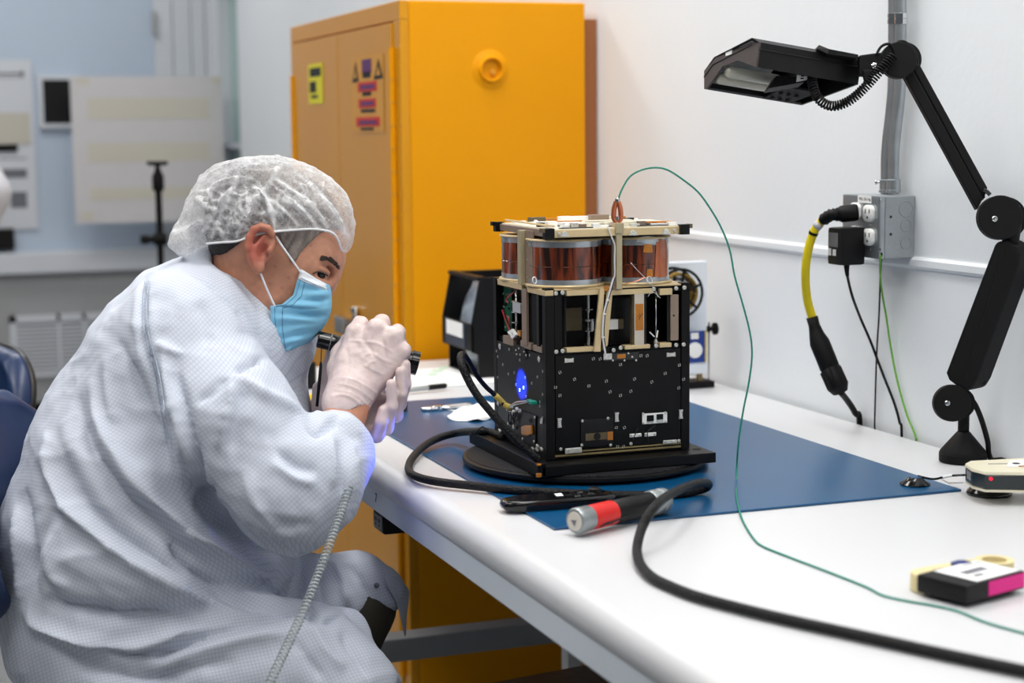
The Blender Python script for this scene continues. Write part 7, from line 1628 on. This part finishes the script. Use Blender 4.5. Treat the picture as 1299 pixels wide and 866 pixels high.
Vg2, Qg2 = G2.mesh(); Vg2 = smooth_v(Vg2, Qg2, 1); N2_ = vnormals(Vg2, Qg2); Vg2 = Vg2 + N2_*(0.0012*vnoise(Vg2*130 + 7))[:, None]
gl2 = sdf_obj('glove', Vg2, Qg2, 'glove_latex', man); gl2['label'] = 'far white latex glove with fingers cupping the other hand'

# ---- hand-held black inspection light
s0, s1 = at(403, 430, 2.478), at(530, 461, 2.500)
sx_ = (s1 - s0).normalized(); SL = (s1 - s0).length
scp = thing('inspection_light', 'black cylindrical inspection light held in the gloved hands', 'flashlight', tuple(s0.lerp(s1, 0.5)))
def sl_t(name, m_, prof, parent=scp): return MB().lathe(s0, sx_, prof, 28).build(name, m_, parent, auto=35)
sl_t('barrel', 'black_gloss', [(0, 0.0105), (0.001, 0.0122), (0.017, 0.0125), (0.0175, 0.0118), (0.019, 0.0118), (0.0195, 0.0125), (0.034, 0.0125), (0.035, 0.0120), (SL - 0.03, 0.0120)])
sl_t('head', 'black_gloss', [(SL - 0.036, 0.0122), (SL - 0.030, 0.0160), (SL - 0.016, 0.0168), (SL - 0.0155, 0.0156), (SL - 0.011, 0.0156), (SL - 0.0105, 0.0175), (SL, 0.0175), (SL, 0.0125), (SL - 0.004, 0.0118), (SL - 0.004, 0.0)])
for k_ in range(14):
    a = 2*math.pi*k_/14; e_ = sx_.cross(Vector((0, 0, 1))).normalized(); e2_ = sx_.cross(e_); o_ = (e_*math.cos(a) + e2_*math.sin(a))*0.0157
    MB().tube([s0 + sx_*(SL - 0.009) + o_, s0 + sx_*(SL - 0.001) + o_], 0.0011, 6).build('grip_rib', 'black_gloss', scp)
sl_t('ring', 'steel', [(0.0176, 0.0119), (0.0182, 0.0122), (0.0188, 0.0119)])
MB().tube([at(408, 440, 2.470), at(407.5, 448, 2.470), at(407, 461, 2.470)], 0.0007, 6).build('lanyard_string', 'wire_black', scp)
MB().tube([at(407, 459, 2.470), at(407, 463, 2.470), at(404.5, 490, 2.470), at(402, 515, 2.474)], [0.0025, 0.0042, 0.0046, 0.0042], 8, flat=0.5).build('lanyard', 'black_matte', scp, smooth=True)
# the beam of the inspection light
spl = bpy.data.lights.new('inspection_beam', 'SPOT'); spl.energy = 170.0; spl.color = (0.015, 0.05, 1.0); spl.spot_size = math.radians(17); spl.spot_blend = 0.35; spl.shadow_soft_size = 0.004
so_ = bpy.data.objects.new('inspection_beam', spl); C.objects.link(so_); so_.location = s1 + sx_*0.006
tgt = onx(661, 487, SX0); so_.rotation_euler = (tgt - so_.location).to_track_quat('-Z', 'Y').to_euler()

# added spot lamp standing in for the beam reflected on to the cuff
rl = bpy.data.lights.new('added_bounce_spot', 'SPOT'); rl.energy = 9.0; rl.color = (0.05, 0.10, 1.0); rl.spot_size = math.radians(24); rl.spot_blend = 0.8; rl.shadow_soft_size = 0.01
ro_ = bpy.data.objects.new('added_bounce_spot', rl); C.objects.link(ro_); ro_.location = tgt + Vector((-0.008, 0, 0)); ro_.rotation_euler = (at(462, 582, 2.40) - ro_.location).to_track_quat('-Z', 'Y').to_euler()

# ---- coiled ground cord from the cuff
mat('clear_coil', (206, 214, 216), 0.2, trans=0.35, spec=0.6)
path = spline([at(x, y, D) for x, y, D in ((456, 566, 2.36), (452, 585, 2.335), (444, 615, 2.30), (433, 648, 2.27), (420, 685, 2.235), (405, 725, 2.20), (388, 768, 2.16), (366, 815, 2.12), (344, 862, 2.08), (320, 915, 2.05), (290, 990, 2.03))], 40)
cum = [0]
for i in range(1, len(path)): cum.append(cum[-1] + (path[i] - path[i-1]).length)
N = 1500; hel = []; j = 0
for i in range(N):
    s_ = cum[-1]*i/(N-1)
    while j < len(cum)-2 and cum[j+1] < s_: j += 1
    p = path[j].lerp(path[j+1], (s_ - cum[j])/max(1e-9, cum[j+1] - cum[j])); t = (path[j+1] - path[j]).normalized()
    e1_ = t.cross(AX[2]).normalized(); e2_ = t.cross(e1_); a = 2*math.pi*s_/0.0058
    hel.append(p + (e1_*math.cos(a) + e2_*math.sin(a))*0.0052)
gc_ = place(MB().tube(hel, 0.00095, 5), 'ground_coil', 'clear_coil', tuple(path[-1]), smooth=True)
tag(gc_, 'clear coiled ground cord hanging from the man\'s near cuff', 'cord')
# ================================================================== chairs
mat('chair_blue', (16, 42, 82), 0.35, var=0.05, vscale=15, spec=0.5); mat('chair_black', (16, 17, 20), 0.4)
fh = Vector((AX[0].x, AX[0].y, 0)).normalized()
def make_chair(label, base, fwd, seat_z, back_top, back_c, name='work_chair'):
    fwd = Vector(fwd).normalized(); lf = Vector((0, 0, 1)).cross(fwd)
    t = thing(name, label, 'chair', (base.x, base.y, 0), 'blue work chairs')
    def L(u, v, z): return Vector((base.x, base.y, 0)) + fwd*u + lf*v + Vector((0, 0, z))
    # seat cushion
    q = MB(); ring = [(math.copysign(abs(math.cos(a))**0.6, math.cos(a))*0.20, math.copysign(abs(math.sin(a))**0.6, math.sin(a))*0.215) for a in [2*math.pi*i/36 for i in range(36)]]
    q.loft([[L(u*s, v*s, z) for u, v in ring] for z, s in ((seat_z - 0.07, 0.92), (seat_z - 0.055, 1.0), (seat_z - 0.02, 1.0), (seat_z - 0.004, 0.94), (seat_z, 0.85))]); q.build('seat', 'chair_blue', t, auto=60)
    # curved backrest: padded front and black shell
    for nm, m_, off, th in (('backrest', 'chair_blue', 0.0, 0.045), ('back_shell', 'chair_black', -0.026, 0.02)):
        g = MB(); rows = []
        zb_ = max(seat_z + 0.06, back_top - 0.30); H_ = back_top - zb_
        for i in range(15):
            s = i/14; row = []
            for j in range(19):
                w_ = (j/18 - 0.5)*2; hw = 0.215*(1 - abs(2*s - 1)**4*0.35)
                zz_ = zb_ + H_*(s - 0.05*(w_*w_)*(2*s - 1))
                row.append(L(back_c + off + 0.055*w_*w_ - 0.06*s*s, hw*w_, zz_))
            rows.append(row)
        g.grid(rows); g.build(nm, m_, t, smooth=True, solid=th, sub=1)
    MB().tube([L(-0.10, 0, seat_z - 0.06), L(back_c - 0.05, 0, seat_z - 0.03), L(back_c - 0.05, 0, seat_z + 0.2)], 0.016, 10).build('back_post', 'chair_black', t)
    MB().cyl(L(0, 0, 0.12), L(0, 0, seat_z - 0.055), 0.026, 18).build('column', 'chair_black', t, smooth=True)
    MB().cyl(L(-0.05, 0.10, seat_z - 0.08), L(-0.05, 0.20, seat_z - 0.085), 0.006, 8).build('lever', 'chrome', t)
    q = MB(); P = q.ring(L(0, 0, 0.24), (0, 0, 1), 0.22, 36); q.tube(P + [P[0]], 0.011, 8); q.build('foot_ring', 'chrome', t, smooth=True)
    for k_ in range(4): 
        a = k_*math.pi/2 + 0.5; MB().tube([L(0, 0, 0.24), L(0.22*math.cos(a), 0.22*math.sin(a), 0.24)], 0.008, 8).build('ring_spoke', 'chrome', t)
    for k_ in range(5):
        a = k_*2*math.pi/5 + 0.2; d_ = (math.cos(a), math.sin(a))
        MB().tube([L(0, 0, 0.13), L(0.16*d_[0], 0.16*d_[1], 0.10), L(0.30*d_[0], 0.30*d_[1], 0.075)], [0.026, 0.022, 0.016], 10).build('base_arm', 'chair_black', t)
        c_ = L(0.30*d_[0], 0.30*d_[1], 0.0285); ax_ = Vector((-d_[1], d_[0], 0)); MB().cyl(c_ - ax_*0.018, c_ + ax_*0.018, 0.028, 16).build('caster', 'chair_black', t)
    return t
hipw = at(140, 830, 2.56)
make_chair('blue padded work chair carrying the seated man', Vector((hipw.x + 0.05, hipw.y - 0.02, 0)), fh, hipw.z - 0.14, at(0, 497, 2.56).z, -0.215)
c2p = at(-8, 520, 3.35)
make_chair('empty blue chair with black edge just behind the man\'s chair', Vector((c2p.x - 0.20, c2p.y, 0)), -fh*0.6 + Vector((AX[2].x, AX[2].y, 0))*(-0.8), 0.50, at(20, 446, 3.3).z, -0.18)

# ================================================================== coat stand with a white coat at the left edge
mat('garment', (206, 208, 216), 0.8, var=0.03, vscale=20)
DGm = 5.2
cs_ = at(-75, 300, DGm + 0.02); cst = thing('coat_stand', 'black coat stand just outside the left edge of the picture', 'coat stand', (cs_.x, cs_.y, 0))
zt_c = at(-75, 96, DGm + 0.02).z
MB().cyl((cs_.x, cs_.y, 0.02), (cs_.x, cs_.y, zt_c), 0.013, 14).build('pole', 'black_matte', cst, smooth=True)
MB().lathe((cs_.x, cs_.y, 0.0), (0, 0, 1), [(0, 0.17), (0.012, 0.17), (0.020, 0.15), (0.026, 0.02)], 32).build('base', 'black_matte', cst, auto=40)
for k_ in range(4):
    a = k_*math.pi/2 + 0.3; d_ = Vector((math.cos(a), math.sin(a), 0)); MB().tube(spline([Vector((cs_.x, cs_.y, zt_c - 0.03)), Vector((cs_.x, cs_.y, zt_c - 0.04)) + d_*0.05, Vector((cs_.x, cs_.y, zt_c)) + d_*0.075], 5), 0.006, 8).build('hook', 'black_matte', cst, smooth=True)
Gm = Field(np.array([pc(-190, 0, DGm)[0], pc(0, 560, DGm)[1], DGm - 0.24]), np.array([pc(40, 0, DGm)[0], pc(0, 90, DGm)[1], DGm + 0.24]), 0.010)
Gm.chain([(pc(-72, 122, DGm), 0.035), (pc(-70, 165, DGm), 0.085), (pc(-72, 300, DGm), 0.105), (pc(-74, 500, DGm), 0.125)], 0.04, 0.8)
Gm.chain([(pc(-48, 150, DGm - 0.06), 0.05), (pc(-14, 245, DGm - 0.10), 0.058), (pc(-40, 330, DGm - 0.12), 0.050)], 0.03)
Gm.chain([(pc(-95, 150, DGm + 0.04), 0.05), (pc(-120, 260, DGm + 0.05), 0.055), (pc(-118, 370, DGm + 0.05), 0.045)], 0.03)
Vm, Qm = Gm.mesh(); Nm = vnormals(Vm, Qm); Vm = Vm + Nm*(0.016*vnoise(Vm*np.array([14, 5, 14])))[:, None]; Vm = smooth_v(Vm, Qm, 1)
gm = sdf_obj('hanging_coat', Vm, Qm, 'garment', None); tag(gm, 'white coat hanging on the stand, its sleeve just showing at the left edge', 'coat')
